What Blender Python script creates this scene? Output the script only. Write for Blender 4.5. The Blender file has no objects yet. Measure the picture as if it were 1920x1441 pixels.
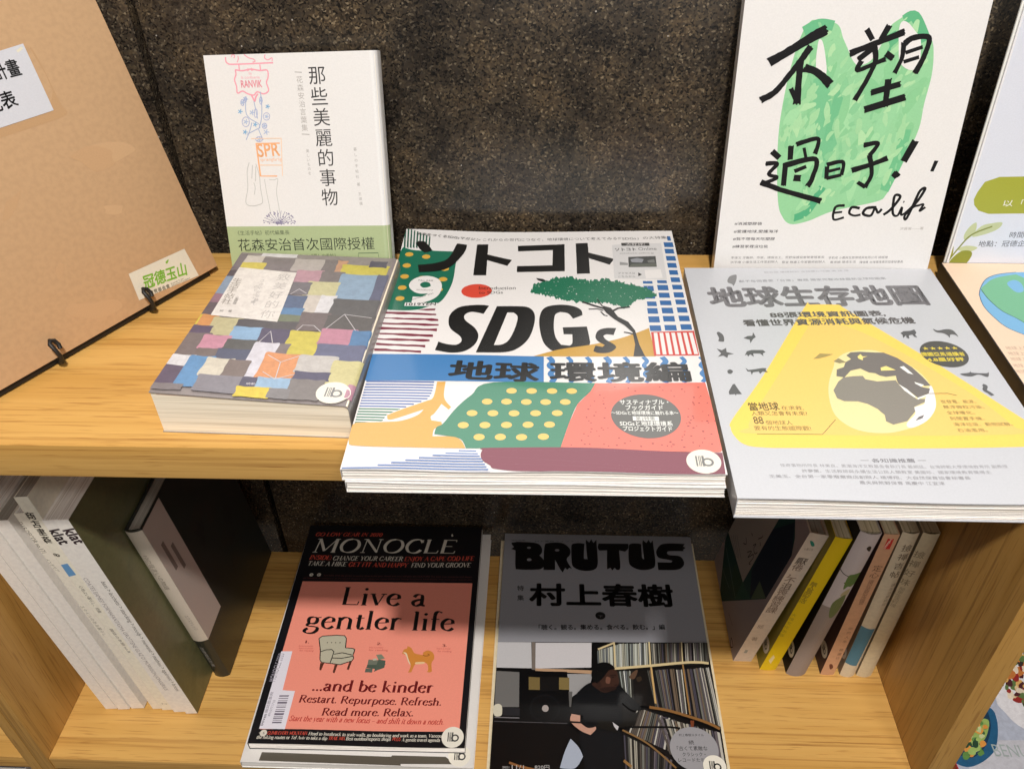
import bpy, bmesh, math, random
from mathutils import Vector, Matrix
from mathutils.geometry import tessellate_polygon

SC = bpy.context.scene
COL = SC.collection
MM = 0.001

# ------------------------------------------------------------------ camera
def look_axes(yaw, pitch, roll):
    cy, sy, cp, sp = math.cos(yaw), math.sin(yaw), math.cos(pitch), math.sin(pitch)
    fwd = Vector((sy * cp, cy * cp, -sp)); right = Vector((cy, -sy, 0)); up = right.cross(fwd)
    cr, sr = math.cos(roll), math.sin(roll)
    return cr * right + sr * up, -sr * right + cr * up, fwd
cam_data = bpy.data.cameras.new('camera')
cam = bpy.data.objects.new('camera', cam_data); COL.objects.link(cam); SC.camera = cam
r_, u_, f_ = look_axes(-0.0583, 0.6701, -0.0256)
cam.matrix_world = Matrix(((r_.x, u_.x, -f_.x, 0.0370922), (r_.y, u_.y, -f_.y, -0.6314389), (r_.z, u_.z, -f_.z, 0.3591778), (0, 0, 0, 1)))
cam_data.sensor_width = 36; cam_data.lens = 36 * 1578.0662 / 1920
cam_data.clip_start = 0.01; cam_data.clip_end = 50

# ------------------------------------------------------------------ world and lamps
world = bpy.data.worlds.new('World'); SC.world = world; world.use_nodes = True
bg = world.node_tree.nodes['Background']; bg.inputs[0].default_value = (1.0, 0.93, 0.86, 1); bg.inputs[1].default_value = 0.035
SC.view_settings.view_transform = 'Standard'; SC.view_settings.look = 'None'; SC.view_settings.exposure = -0.08; SC.view_settings.gamma = 1
def area(name, loc, target, sx, sy, power, color, shape='RECTANGLE'):
    l = bpy.data.lights.new(name, 'AREA'); l.shape = shape; l.size = sx; l.size_y = sy; l.energy = power; l.color = color
    o = bpy.data.objects.new(name, l); COL.objects.link(o); o.location = loc
    o.rotation_euler = (Vector(target) - Vector(loc)).to_track_quat('-Z', 'Y').to_euler(); return o
WARM = (1.0, 0.96, 0.91)
# track spotlight above the photographer: it draws the shelf's shadow on the magazines below
area('track_spotlight', (0.10, -1.05, 1.70), (0, -0.15, -0.2), 0.10, 0.10, 41, WARM, 'DISK')
# second track spotlight, further out and to the right
area('track_spotlight_outer', (0.75, -1.8, 1.9), (0, -0.1, -0.2), 0.3, 0.3, 12, WARM, 'DISK')
# broad fill light in front, added to brighten spines and page edges
area('front_fill_light', (0.2, -3.2, 0.9), (0, -0.1, -0.25), 2.2, 0.8, 19, (1.0, 0.965, 0.93))
# ceiling light panel behind the low granite wall, mirrored by the glossy covers
area('ceiling_light_panel', (0.1, 1.75, 1.75), (0.05, -0.2, 0), 3.2, 1.7, 42, (1.0, 0.97, 0.94))

# ------------------------------------------------------------------ materials
def lin(c):
    return tuple(((x / 255) / 12.92 if x / 255 <= 0.04045 else ((x / 255 + 0.055) / 1.055) ** 2.4) for x in c)
def mat(name, rgb=(128, 128, 128), rough=0.5, spec=0.5, coat=0.0, coat_rough=0.1, metal=0.0):
    m = bpy.data.materials.new(name); m.use_nodes = True; b = m.node_tree.nodes['Principled BSDF']
    b.inputs['Base Color'].default_value = (*lin(rgb), 1); b.inputs['Roughness'].default_value = rough
    b.inputs['Specular IOR Level'].default_value = spec; b.inputs['Metallic'].default_value = metal
    b.inputs['Coat Weight'].default_value = coat; b.inputs['Coat Roughness'].default_value = coat_rough
    return m
def nd(m, t, **k):
    n = m.node_tree.nodes.new(t)
    for a, b in k.items():
        if a in n.inputs: n.inputs[a].default_value = b
        else: setattr(n, a, b)
    return n
def ramp(m, stops, interp='LINEAR'):
    n = m.node_tree.nodes.new('ShaderNodeValToRGB'); e = n.color_ramp.elements; n.color_ramp.interpolation = interp
    while len(e) < len(stops): e.new(0.5)
    for x, (p, c) in zip(e, stops): x.position = p; x.color = (*lin(c), 1)
    return n
def bump(m, src, strength, dist):
    b = m.node_tree.nodes.new('ShaderNodeBump'); b.inputs['Strength'].default_value = strength; b.inputs['Distance'].default_value = dist
    m.node_tree.links.new(src, b.inputs['Height']); m.node_tree.links.new(b.outputs[0], m.node_tree.nodes['Principled BSDF'].inputs['Normal']); return b

def ink_mat(name, rough, spec=0.5, coat=0.0, coat_rough=0.12, base=(235, 232, 228), wave=0.0, wash=0.0):
    m = mat(name, base, rough, spec, coat, coat_rough); L = m.node_tree.links
    a = nd(m, 'ShaderNodeAttribute', attribute_name='ink')
    tc = nd(m, 'ShaderNodeTexCoord')
    n = nd(m, 'ShaderNodeTexNoise', Scale=900.0, Detail=3.0)
    mx = nd(m, 'ShaderNodeMix', data_type='RGBA', blend_type='MULTIPLY'); mx.inputs[0].default_value = 1
    cr = ramp(m, [(0.3, (249, 249, 249)), (0.7, (255, 255, 255))])
    L.new(tc.outputs['Object'], n.inputs['Vector']); L.new(n.outputs[0], cr.inputs[0])
    L.new(a.outputs['Color'], mx.inputs[6]); L.new(cr.outputs[0], mx.inputs[7])
    out = mx.outputs[2]
    if wash:                                                      # pigment pooled unevenly, as in painted originals
        n2 = nd(m, 'ShaderNodeTexNoise', Scale=170.0, Detail=6.0, Roughness=0.7, Distortion=0.6); L.new(tc.outputs['Object'], n2.inputs['Vector'])
        c2 = ramp(m, [(0.32, (190, 186, 186)), (0.62, (255, 255, 255))]); L.new(n2.outputs[0], c2.inputs[0])
        m2 = nd(m, 'ShaderNodeMix', data_type='RGBA', blend_type='MULTIPLY'); m2.inputs[0].default_value = wash
        L.new(out, m2.inputs[6]); L.new(c2.outputs[0], m2.inputs[7]); out = m2.outputs[2]
    L.new(out, m.node_tree.nodes['Principled BSDF'].inputs['Base Color'])
    w = nd(m, 'ShaderNodeTexNoise', Scale=14.0, Detail=1.0); L.new(tc.outputs['Object'], w.inputs['Vector'])
    b1 = bump(m, w.outputs[0], 0.12 + wave, 0.004)
    return m
INK = {
 'gloss': ink_mat('printed_gloss_cover', 0.30, 0.5, 0.6, 0.06),
 'satin': ink_mat('printed_satin_cover', 0.42, 0.5, 0.25, 0.22),
 'wash': ink_mat('painted_print_cover', 0.42, 0.55, 0.3, 0.25, wash=0.38),
 'matte': ink_mat('printed_matte_cover', 0.6, 0.25),
 'paper': ink_mat('printed_paper', 0.65, 0.3),
}
def cover_mat(name, rgb, rough=0.4, coat=0.2):
    m = mat(name, rgb, rough, 0.5, coat, 0.2); L = m.node_tree.links
    tc = nd(m, 'ShaderNodeTexCoord'); n = nd(m, 'ShaderNodeTexNoise', Scale=260.0, Detail=8.0)
    L.new(tc.outputs['Object'], n.inputs['Vector'])
    d = tuple(int(x * 0.965) for x in rgb); cr = ramp(m, [(0.35, d), (0.6, rgb)])
    L.new(n.outputs[0], cr.inputs[0]); L.new(cr.outputs[0], m.node_tree.nodes['Principled BSDF'].inputs['Base Color'])
    bump(m, n.outputs[0], 0.02, 0.0004); return m
def page_mat(name, a, b, freq=1500.0):
    # cut edges of many sheets: fine lines that run round the block, one thickness coordinate (object z)
    m = mat(name, a, 0.75, 0.2); L = m.node_tree.links
    tc = nd(m, 'ShaderNodeTexCoord'); mp = nd(m, 'ShaderNodeMapping'); mp.inputs['Scale'].default_value = (6, 6, freq)
    n = nd(m, 'ShaderNodeTexNoise', Scale=1.0, Detail=3.0, Roughness=0.7)
    mp2 = nd(m, 'ShaderNodeMapping'); mp2.inputs['Scale'].default_value = (4, 4, freq * 0.6); n2 = nd(m, 'ShaderNodeTexNoise', Scale=1.0, Detail=2.0)
    cr = ramp(m, [(0.30, b), (0.5, a), (1.0, tuple(min(255, x + 6) for x in a))]); cr2 = ramp(m, [(0.36, (214, 209, 202)), (0.5, (255, 255, 255))])
    mx = nd(m, 'ShaderNodeMix', data_type='RGBA', blend_type='MULTIPLY'); mx.inputs[0].default_value = 0.8
    L.new(tc.outputs['Object'], mp.inputs[0]); L.new(mp.outputs[0], n.inputs['Vector']); L.new(n.outputs[0], cr.inputs[0])
    L.new(tc.outputs['Object'], mp2.inputs[0]); L.new(mp2.outputs[0], n2.inputs['Vector']); L.new(n2.outputs[0], cr2.inputs[0])
    L.new(cr.outputs[0], mx.inputs[6]); L.new(cr2.outputs[0], mx.inputs[7])
    L.new(mx.outputs[2], m.node_tree.nodes['Principled BSDF'].inputs['Base Color']); bump(m, n.outputs[0], 0.35, 0.0003); return m
PAGE_W = page_mat('white_page_edges', (246, 241, 235), (220, 212, 204), 900)
PAGE_C = page_mat('cream_page_edges', (252, 241, 220), (244, 231, 206), 1500)
PAGE_G = page_mat('grey_page_edges', (176, 170, 160), (120, 114, 106), 1300)
PAGE_Y = page_mat('aged_page_edges', (206, 192, 160), (160, 146, 118), 1500)
def wood_mat(name, grain, light=(213, 167, 94), mid=(197, 149, 77), dark=(148, 106, 52)):
    # grain: axis index the fibres run along
    m = mat(name, mid, 0.42, 0.4); L = m.node_tree.links
    tc = nd(m, 'ShaderNodeTexCoord')
    def mapped(sc):
        mp = nd(m, 'ShaderNodeMapping'); s = [sc[1]] * 3; s[grain] = sc[0]; mp.inputs['Scale'].default_value = s
        L.new(tc.outputs['Object'], mp.inputs[0]); return mp.outputs[0]
    wn = nd(m, 'ShaderNodeTexNoise', Scale=1.0, Detail=3.0, Roughness=0.55, Distortion=0.15); L.new(mapped((1.6, 30)), wn.inputs['Vector'])
    fn = nd(m, 'ShaderNodeTexNoise', Scale=1.0, Detail=5.0, Roughness=0.62, Distortion=0.08); L.new(mapped((3.0, 290)), fn.inputs['Vector'])
    pn = nd(m, 'ShaderNodeTexNoise', Scale=1.0, Detail=2.0, Roughness=0.5, Distortion=0.1); L.new(mapped((24, 620)), pn.inputs['Vector'])
    c1 = ramp(m, [(0.32, mid), (0.5, light), (0.68, mid)]); L.new(wn.outputs[0], c1.inputs[0])
    c2 = ramp(m, [(0.36, dark), (0.47, (255, 255, 255)), (1, (255, 255, 255))]); L.new(fn.outputs[0], c2.inputs[0])
    c3 = ramp(m, [(0.33, (150, 100, 52)), (0.41, (255, 255, 255)), (1, (255, 255, 255))]); L.new(pn.outputs[0], c3.inputs[0])
    m1 = nd(m, 'ShaderNodeMix', data_type='RGBA', blend_type='MULTIPLY'); m1.inputs[0].default_value = 0.34
    m2 = nd(m, 'ShaderNodeMix', data_type='RGBA', blend_type='MULTIPLY'); m2.inputs[0].default_value = 0.34
    L.new(c1.outputs[0], m1.inputs[6]); L.new(c2.outputs[0], m1.inputs[7]); L.new(m1.outputs[2], m2.inputs[6]); L.new(c3.outputs[0], m2.inputs[7])
    L.new(m2.outputs[2], m.node_tree.nodes['Principled BSDF'].inputs['Base Color'])
    bump(m, fn.outputs[0], 0.10, 0.0006); return m
WOOD_X = wood_mat('oak_veneer_along', 0)
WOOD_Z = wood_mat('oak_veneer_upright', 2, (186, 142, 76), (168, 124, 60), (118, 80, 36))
def granite_mat():
    m = mat('polished_brown_granite', (60, 48, 40), 0.24, 0.5); L = m.node_tree.links
    tc = nd(m, 'ShaderNodeTexCoord'); 
    ds = nd(m, 'ShaderNodeTexNoise', Scale=160.0, Detail=2.0); L.new(tc.outputs['Object'], ds.inputs['Vector'])
    add = nd(m, 'ShaderNodeMix', data_type='VECTOR'); add.inputs[0].default_value = 0.004
    L.new(tc.outputs['Object'], add.inputs[4]); L.new(ds.outputs[1], add.inputs[5])
    v = nd(m, 'ShaderNodeTexVoronoi', Scale=680.0); L.new(add.outputs[1], v.inputs['Vector'])
    sep = nd(m, 'ShaderNodeSeparateColor'); L.new(v.outputs['Color'], sep.inputs[0])
    cr = ramp(m, [(0.0, (34, 32, 31)), (0.15, (46, 43, 40)), (0.32, (68, 61, 54)), (0.5, (82, 73, 64)), (0.66, (74, 69, 64)), (0.82, (92, 82, 68)), (0.94, (106, 96, 82)), (1.0, (144, 134, 118))])
    L.new(sep.outputs[0], cr.inputs[0])
    big = nd(m, 'ShaderNodeTexNoise', Scale=26.0, Detail=4.0, Roughness=0.65); L.new(tc.outputs['Object'], big.inputs['Vector'])
    cb = ramp(m, [(0.34, (150, 148, 148)), (0.52, (212, 206, 196)), (0.7, (248, 234, 212))]); L.new(big.outputs[0], cb.inputs[0])
    mx = nd(m, 'ShaderNodeMix', data_type='RGBA', blend_type='MULTIPLY'); mx.inputs[0].default_value = 1
    L.new(cr.outputs[0], mx.inputs[6]); L.new(cb.outputs[0], mx.inputs[7])
    sp = nd(m, 'ShaderNodeTexVoronoi', Scale=60.0); L.new(tc.outputs['Object'], sp.inputs['Vector'])
    cs = ramp(m, [(0.0, (255, 250, 240)), (0.035, (200, 190, 180)), (0.045, (0, 0, 0))]); L.new(sp.outputs['Distance'], cs.inputs[0])
    m3 = nd(m, 'ShaderNodeMix', data_type='RGBA', blend_type='LIGHTEN'); m3.inputs[0].default_value = 0.5
    L.new(mx.outputs[2], m3.inputs[6]); L.new(cs.outputs[0], m3.inputs[7])
    L.new(m3.outputs[2], m.node_tree.nodes['Principled BSDF'].inputs['Base Color'])
    return m
GRANITE = granite_mat()
BLACK = mat('black_recess', (8, 8, 8), 0.8, 0.2)
IRON = mat('black_wrought_iron', (26, 23, 20), 0.5, 0.5)
KRAFT = cover_mat('kraft_board', (198, 160, 120), 0.75, 0.0)
KRAFT_D = cover_mat('kraft_board_edge', (186, 138, 84), 0.8, 0.0)
STICK = mat('white_sticker_paper', (234, 228, 216), 0.4, 0.5)

# ------------------------------------------------------------------ objects
def link(o, parent=None):
    COL.objects.link(o)
    if parent is not None: o.parent = parent
    return o
def mesh_obj(name, bm, mats, parent=None, smooth=None):
    me = bpy.data.meshes.new(name); bm.to_mesh(me); bm.free()
    for m in (mats if isinstance(mats, (list, tuple)) else [mats]): me.materials.append(m)
    if smooth is not None:
        for p in me.polygons: p.use_smooth = True
        me.set_sharp_from_angle(angle=math.radians(smooth))
    return link(bpy.data.objects.new(name, me), parent)
def frame_matrix(O, U, V):
    U = Vector(U).normalized(); V = Vector(V).normalized(); N = U.cross(V)
    return Matrix(((U.x, V.x, N.x, O[0] * MM), (U.y, V.y, N.y, O[1] * MM), (U.z, V.z, N.z, O[2] * MM), (0, 0, 0, 1)))
def thing(name, label, cat, M, group=None):
    o = bpy.data.objects.new(name, None); o.empty_display_size = 0.02; COL.objects.link(o); o.matrix_world = M
    o['label'] = label; o['category'] = cat
    if group: o['group'] = group
    return o
def grid_box(bm, x0, x1, y0, y1, z0, z1, nx=1, ny=1, nz=1, f=None):
    """closed box in mm with subdivided faces; f(x,y,z)->(x,y,z) bends it"""
    f = f or (lambda x, y, z: (x, y, z)); cache = {}
    def vert(i, j, k):
        q = (i, j, k)
        if q not in cache:
            p = f(x0 + (x1 - x0) * i / nx, y0 + (y1 - y0) * j / ny, z0 + (z1 - z0) * k / nz); cache[q] = bm.verts.new([c * MM for c in p])
        return cache[q]
    for i in range(nx):
        for j in range(ny):
            bm.faces.new([vert(i, j, 0), vert(i, j + 1, 0), vert(i + 1, j + 1, 0), vert(i + 1, j, 0)])
            bm.faces.new([vert(i, j, nz), vert(i + 1, j, nz), vert(i + 1, j + 1, nz), vert(i, j + 1, nz)])
    for i in range(nx):
        for k in range(nz):
            bm.faces.new([vert(i, 0, k), vert(i + 1, 0, k), vert(i + 1, 0, k + 1), vert(i, 0, k + 1)])
            bm.faces.new([vert(i, ny, k), vert(i, ny, k + 1), vert(i + 1, ny, k + 1), vert(i + 1, ny, k)])
    for j in range(ny):
        for k in range(nz):
            bm.faces.new([vert(0, j, k), vert(0, j, k + 1), vert(0, j + 1, k + 1), vert(0, j + 1, k)])
            bm.faces.new([vert(nx, j, k), vert(nx, j + 1, k), vert(nx, j + 1, k + 1), vert(nx, j, k + 1)])
def bevel_all(bm, w, seg=2):
    bmesh.ops.bevel(bm, geom=list(bm.edges), offset=w * MM, segments=seg, profile=0.6, affect='EDGES')
def box(name, x0, x1, y0, y1, z0, z1, m, parent=None, bev=0.0):
    bm = bmesh.new(); grid_box(bm, x0, x1, y0, y1, z0, z1)
    if bev: bevel_all(bm, bev)
    return mesh_obj(name, bm, m, parent, 40 if bev else None)
def tube(name, pts, r, m, parent=None, seg=10):
    bm = bmesh.new(); P = [Vector(p) * MM for p in pts]; rings = []
    ref = Vector((0, 0, 1))
    for i, p in enumerate(P):
        d = (P[min(i + 1, len(P) - 1)] - P[max(i - 1, 0)]).normalized()
        a = d.cross(ref); a = a.normalized() if a.length > 1e-3 else d.orthogonal().normalized(); b = d.cross(a)
        rings.append([bm.verts.new(p + (a * math.cos(t) + b * math.sin(t)) * r * MM) for t in [k * 2 * math.pi / seg for k in range(seg)]]); ref = b.cross(d) if False else ref
    for A, B in zip(rings, rings[1:]):
        for k in range(seg): bm.faces.new([A[k], A[(k + 1) % seg], B[(k + 1) % seg], B[k]])
    bm.faces.new(rings[0][::-1]); bm.faces.new(rings[-1]); bmesh.ops.recalc_face_normals(bm, faces=bm.faces)
    return mesh_obj(name, bm, m, parent, 50)
def spline(pts, closed=False, n=6):
    out = []; N = len(pts)
    if N < 3: return list(pts)
    for i in range(N if closed else N - 1):
        p1, p2 = pts[i], pts[(i + 1) % N]
        p0 = pts[i - 1] if (closed or i > 0) else p1; p3 = pts[(i + 2) % N] if (closed or i + 2 < N) else p2
        for k in range(n):
            t = k / n; t2, t3 = t * t, t * t * t
            out.append(tuple(0.5 * ((2 * b) + (-a + c) * t + (2 * a - 5 * b + 4 * c - d) * t2 + (-a + 3 * b - 3 * c + d) * t3) for a, b, c, d in zip(p0, p1, p2, p3)))
    if not closed: out.append(tuple(pts[-1]))
    return out

def outline(pts, n=5):
    """closed curve through pts that keeps its sharp corners"""
    N = len(pts); out = []
    def corner(i):
        a, b, c = pts[i - 1], pts[i], pts[(i + 1) % N]; u = (b[0] - a[0], b[1] - a[1]); v = (c[0] - b[0], c[1] - b[1])
        l = math.hypot(*u) * math.hypot(*v) or 1; return (u[0] * v[0] + u[1] * v[1]) / l < 0.58
    K = [corner(i) for i in range(N)]
    for i in range(N):
        j = (i + 1) % N; p1, p2 = pts[i], pts[j]; p0 = p1 if K[i] else pts[i - 1]; p3 = p2 if K[j] else pts[(j + 1) % N]
        if K[i] and K[j]: out.append(tuple(p1)); continue
        for k in range(n):
            t = k / n; t2, t3 = t * t, t * t * t
            out.append(tuple(0.5 * ((2 * b) + (-a + c) * t + (2 * a - 5 * b + 4 * c - d) * t2 + (-a + 3 * b - 3 * c + d) * t3) for a, b, c, d in zip(p0, p1, p2, p3)))
    return out

# ------------------------------------------------------------------ lettering
_tc = {}
def glyphs(text, off=0.0, slant=0.0):
    """triangulated outlines of a line of text in em units: (list of triangles, x0, x1)"""
    key = (text, off, slant)
    if key in _tc: return _tc[key]
    cu = bpy.data.curves.new('line', 'FONT'); cu.body = text; cu.size = 1; cu.offset = off; cu.shear = slant
    cu.resolution_u = 3 if len(text) < 16 else 2
    o = bpy.data.objects.new('line', cu); COL.objects.link(o); dg = bpy.context.evaluated_depsgraph_get(); dg.update()
    e = o.evaluated_get(dg); me = e.to_mesh(); me.calc_loop_triangles(); v = [(p.co.x, p.co.y) for p in me.vertices]
    tris = [tuple(v[i] for i in t.vertices) for t in me.loop_triangles]; e.to_mesh_clear()
    bpy.data.objects.remove(o); bpy.data.curves.remove(cu)
    xs = [p[0] for t in tris for p in t] or [0, 1]; _tc[key] = (tris, min(xs), max(xs)); return _tc[key]
def weights(off, h):
    """shifts that thicken a line of lettering into a bold one"""
    if not off: return [(0, 0)]
    n = 8 if h > 12 else 4
    return [(0, 0)] + [(off * math.cos(k * 2 * math.pi / n + .4), off * math.sin(k * 2 * math.pi / n + .4)) for k in range(n)]
# an old-style serif drawn with a broad pen: l = straight stem, c = curve, t = hairline, s = serif, d = dot
NIB = {
'a':'420;c80,330 130,410 210,430 280,400 300,310;l300,310 300,70;c300,80 320,20 390,25;c300,250 180,220 80,160 75,80 130,10 210,20 300,90',
'b':'480;l110,700 110,30;c110,330 200,425 310,410 400,320 405,190 350,60 250,5 160,10 110,50;t40,680 110,700',
'c':'400;c350,350 290,420 210,425 110,370 65,220 95,90 190,5 290,20 360,80','d':'490;l380,700 380,60;c380,350 300,425 210,415 105,340 65,210 95,80 190,5 280,20 380,100;c380,60 400,10 460,25;t310,680 380,700',
'e':'410;t75,240 350,258;c350,258 335,375 245,430 160,405 85,320 65,210 100,80 200,5 290,20 365,90','f':'280;l120,560 120,0;c120,560 145,670 220,710 310,670;t30,420 250,420;s120,0',
'g':'430;c200,430 110,400 85,310 120,210 210,180 300,210 325,310 290,400 200,430;c140,200 85,150 110,90 250,70 365,30 370,-80 280,-170 140,-180 55,-130 50,-60 120,0;t300,400 420,425',
'h':'510;l110,700 110,0;c110,320 200,415 310,425 385,350 390,250;l390,260 390,0;s110,0;s390,0;t40,680 110,700','i':'250;l120,430 120,0;s120,0;t50,405 120,430;d120,600',
'j':'240;l120,430 120,-120;c120,-120 90,-200 20,-190;d120,600','k':'480;l110,700 110,0;t130,190 330,410;l200,260 400,10;s110,0;s410,0;s340,420;t40,680 110,700','l':'250;l120,700 120,0;s120,0;t50,680 120,700',
'm':'780;l110,430 110,0;c110,320 190,415 290,425 365,350 370,250;l370,260 370,0;c370,320 450,415 550,425 635,350 640,250;l640,260 640,0;s110,0;s370,0;s640,0;t40,405 110,430',
'n':'520;l110,430 110,0;c110,320 200,415 310,425 390,350 400,250;l400,260 400,0;s110,0;s400,0;t40,405 110,430','o':'460;c230,430 110,390 65,215 110,40 230,0 350,40 395,215 350,390 230,430',
'p':'490;l110,430 110,-210;c110,330 200,425 310,410 400,320 405,190 350,60 250,5 160,10 110,50;s110,-210;t40,405 110,430','r':'350;l110,430 110,0;c110,300 170,395 240,425 320,400;s110,0;t40,405 110,430',
's':'340;c285,350 230,425 150,420 85,360 100,275 200,220 280,155 265,50 180,0 100,10 50,90','t':'290;l120,540 120,80;c120,90 150,10 215,10 270,60;t30,420 250,420',
'u':'510;l110,420 110,120;c110,130 140,20 230,0 320,40 390,120;l390,430 390,0;t40,430 110,430;t390,8 460,10','v':'430;l70,420 220,0;t220,0 365,420;s70,425;s365,425','w':'640;l70,420 200,0;t200,0 320,380;l320,420 450,0;t450,0 570,420;s70,425;s570,425',
'x':'440;l70,420 370,0;t370,420 70,0;s70,425;s370,425;s70,0;s370,0','y':'430;l70,420 225,0;t365,420 200,-80 120,-190;s70,425;s365,425','z':'400;t60,420 340,420;l340,420 60,0;t60,0 350,0',
'A':'620;t300,660 70,0;l300,660 540,0;t140,230 430,230;s70,0;s540,0','B':'560;l120,660 120,0;c120,655 330,660 420,560 360,380 120,345;c120,345 380,350 480,200 380,30 120,8;t60,660 120,660;t60,0 120,0',
'C':'600;c530,510 450,640 330,662 180,600 85,420 85,240 175,60 320,0 450,30 540,150;t535,650 530,510','D':'660;l120,660 120,0;c120,655 300,660 470,590 570,420 560,230 460,60 300,5 120,8;t60,655 120,655;t60,5 120,5',
'E':'540;l120,660 120,0;t60,652 470,652;t120,340 380,340;t60,8 490,8;t470,655 475,560;t490,5 505,110','F':'510;l120,660 120,0;t60,652 470,652;t120,340 380,340;t470,655 475,560;s120,0',
'G':'640;c530,510 450,640 330,662 180,600 85,420 85,240 175,60 320,0 450,30 530,90;l530,280 530,50;s530,285;t535,650 530,510','H':'690;l120,660 120,0;l560,660 560,0;t120,340 560,340;s120,0;s560,0;s120,655;s560,655',
'I':'250;l125,660 125,0;s125,0;s125,655','J':'300;l170,660 170,0;c170,20 120,-110 20,-120;s170,655','K':'620;l120,660 120,0;t130,310 470,650;l230,400 540,10;s120,0;s550,0;s120,655;s480,655','L':'520;l120,660 120,0;t60,8 470,8;t470,5 495,130;s120,655',
'M':'800;t120,650 110,0;l120,660 390,60;t390,60 660,660;l670,660 680,0;s110,0;s680,0;s100,655;s690,655','N':'690;t120,650 120,0;l120,660 560,20;t560,660 560,0;s120,0;s560,655;s90,655','O':'700;c350,662 180,600 85,420 85,240 180,60 350,0 520,60 615,240 615,420 520,600 350,662',
'P':'530;l120,660 120,0;c120,655 330,665 440,570 440,430 330,320 130,330;s120,0;s90,655','R':'590;l120,660 120,0;c120,655 320,665 430,580 420,430 310,340 130,345;l260,345 520,10;s120,0;s540,0;s90,655','S':'460;c390,540 320,655 200,655 100,570 110,440 230,360 360,290 390,150 310,20 180,0 80,60 60,150',
'T':'580;l290,660 290,0;t50,650 530,650;t50,650 45,550;t530,650 535,550;s290,0','U':'670;l120,660 120,200;c120,210 160,40 320,0 480,50 545,200;t545,200 545,660;s120,655;s545,655','V':'620;l80,660 310,0;t310,0 540,660;s80,655;s540,655',
'W':'880;l70,660 270,0;t270,0 440,600;l440,660 630,0;t630,0 810,660;s70,655;s810,655','X':'600;l90,660 510,0;t510,660 90,0;s90,655;s510,655;s90,0;s510,0','Y':'580;l70,660 290,310;t290,310 510,660;l290,310 290,0;s70,655;s510,655;s290,0',
'.':'180;d90,40','…':'540;d90,40;d270,40;d450,40',',':'180;d90,40;t100,20 60,-90',':':'200;d100,60;d100,340','–':'500;t50,230 450,230','0':'460;c230,600 110,540 75,300 110,60 230,0 350,60 385,300 350,540 230,600','1':'320;l170,600 170,0;t90,550 170,600;s170,0',
'2':'440;c80,480 150,600 270,590 340,480 300,320 180,150 70,20;l70,30 380,30','3':'420;c90,520 180,600 290,580 320,460 240,340 150,320;c150,320 300,310 350,180 280,30 160,-10 60,40',' ':'260',"'":'150;t75,660 75,560'}
_nc = {}
def nib_glyph(ch, bold):
    if (ch, bold) in _nc: return _nc[(ch, bold)]
    parts = NIB.get(ch, NIB['n']).split(';'); adv = float(parts[0]); polys = []
    thick, thin = 106 + bold, 32 + bold * 0.35
    def pen(P, fixed=None):
        L, R = [], []
        for i, p in enumerate(P):
            a = P[max(0, i - 1)]; b = P[min(len(P) - 1, i + 1)]; dx, dy = b[0] - a[0], b[1] - a[1]; l = math.hypot(dx, dy) or 1; dx /= l; dy /= l
            w = fixed or thin + (thick - thin) * abs(math.sin(math.atan2(dy, dx) + 0.30)); L.append((p[0] - dy * w / 2, p[1] + dx * w / 2)); R.append((p[0] + dy * w / 2, p[1] - dx * w / 2))
        for i in range(len(P) - 1): polys.append([L[i], R[i], R[i + 1], L[i + 1]])
    for q in parts[1:]:
        k, P = q[0], [tuple(float(c) for c in s.split(',')) for s in q[1:].split()]
        if k == 'l': pen(P)
        elif k == 'c': pen(spline(P, False, 4))
        elif k == 't': pen(P, thin)
        elif k == 's': x, y = P[0]; polys.append([(x - 85, y - thin * .5), (x + 85, y - thin * .5), (x + 60, y + thin * .5), (x - 60, y + thin * .5)])
        elif k == 'd': x, y = P[0]; r = 52 + bold * .4; polys.append([(x + r * math.cos(t), y + r * math.sin(t)) for t in [j * 0.785398 for j in range(8)]])
    _nc[(ch, bold)] = (adv, polys); return _nc[(ch, bold)]

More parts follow.
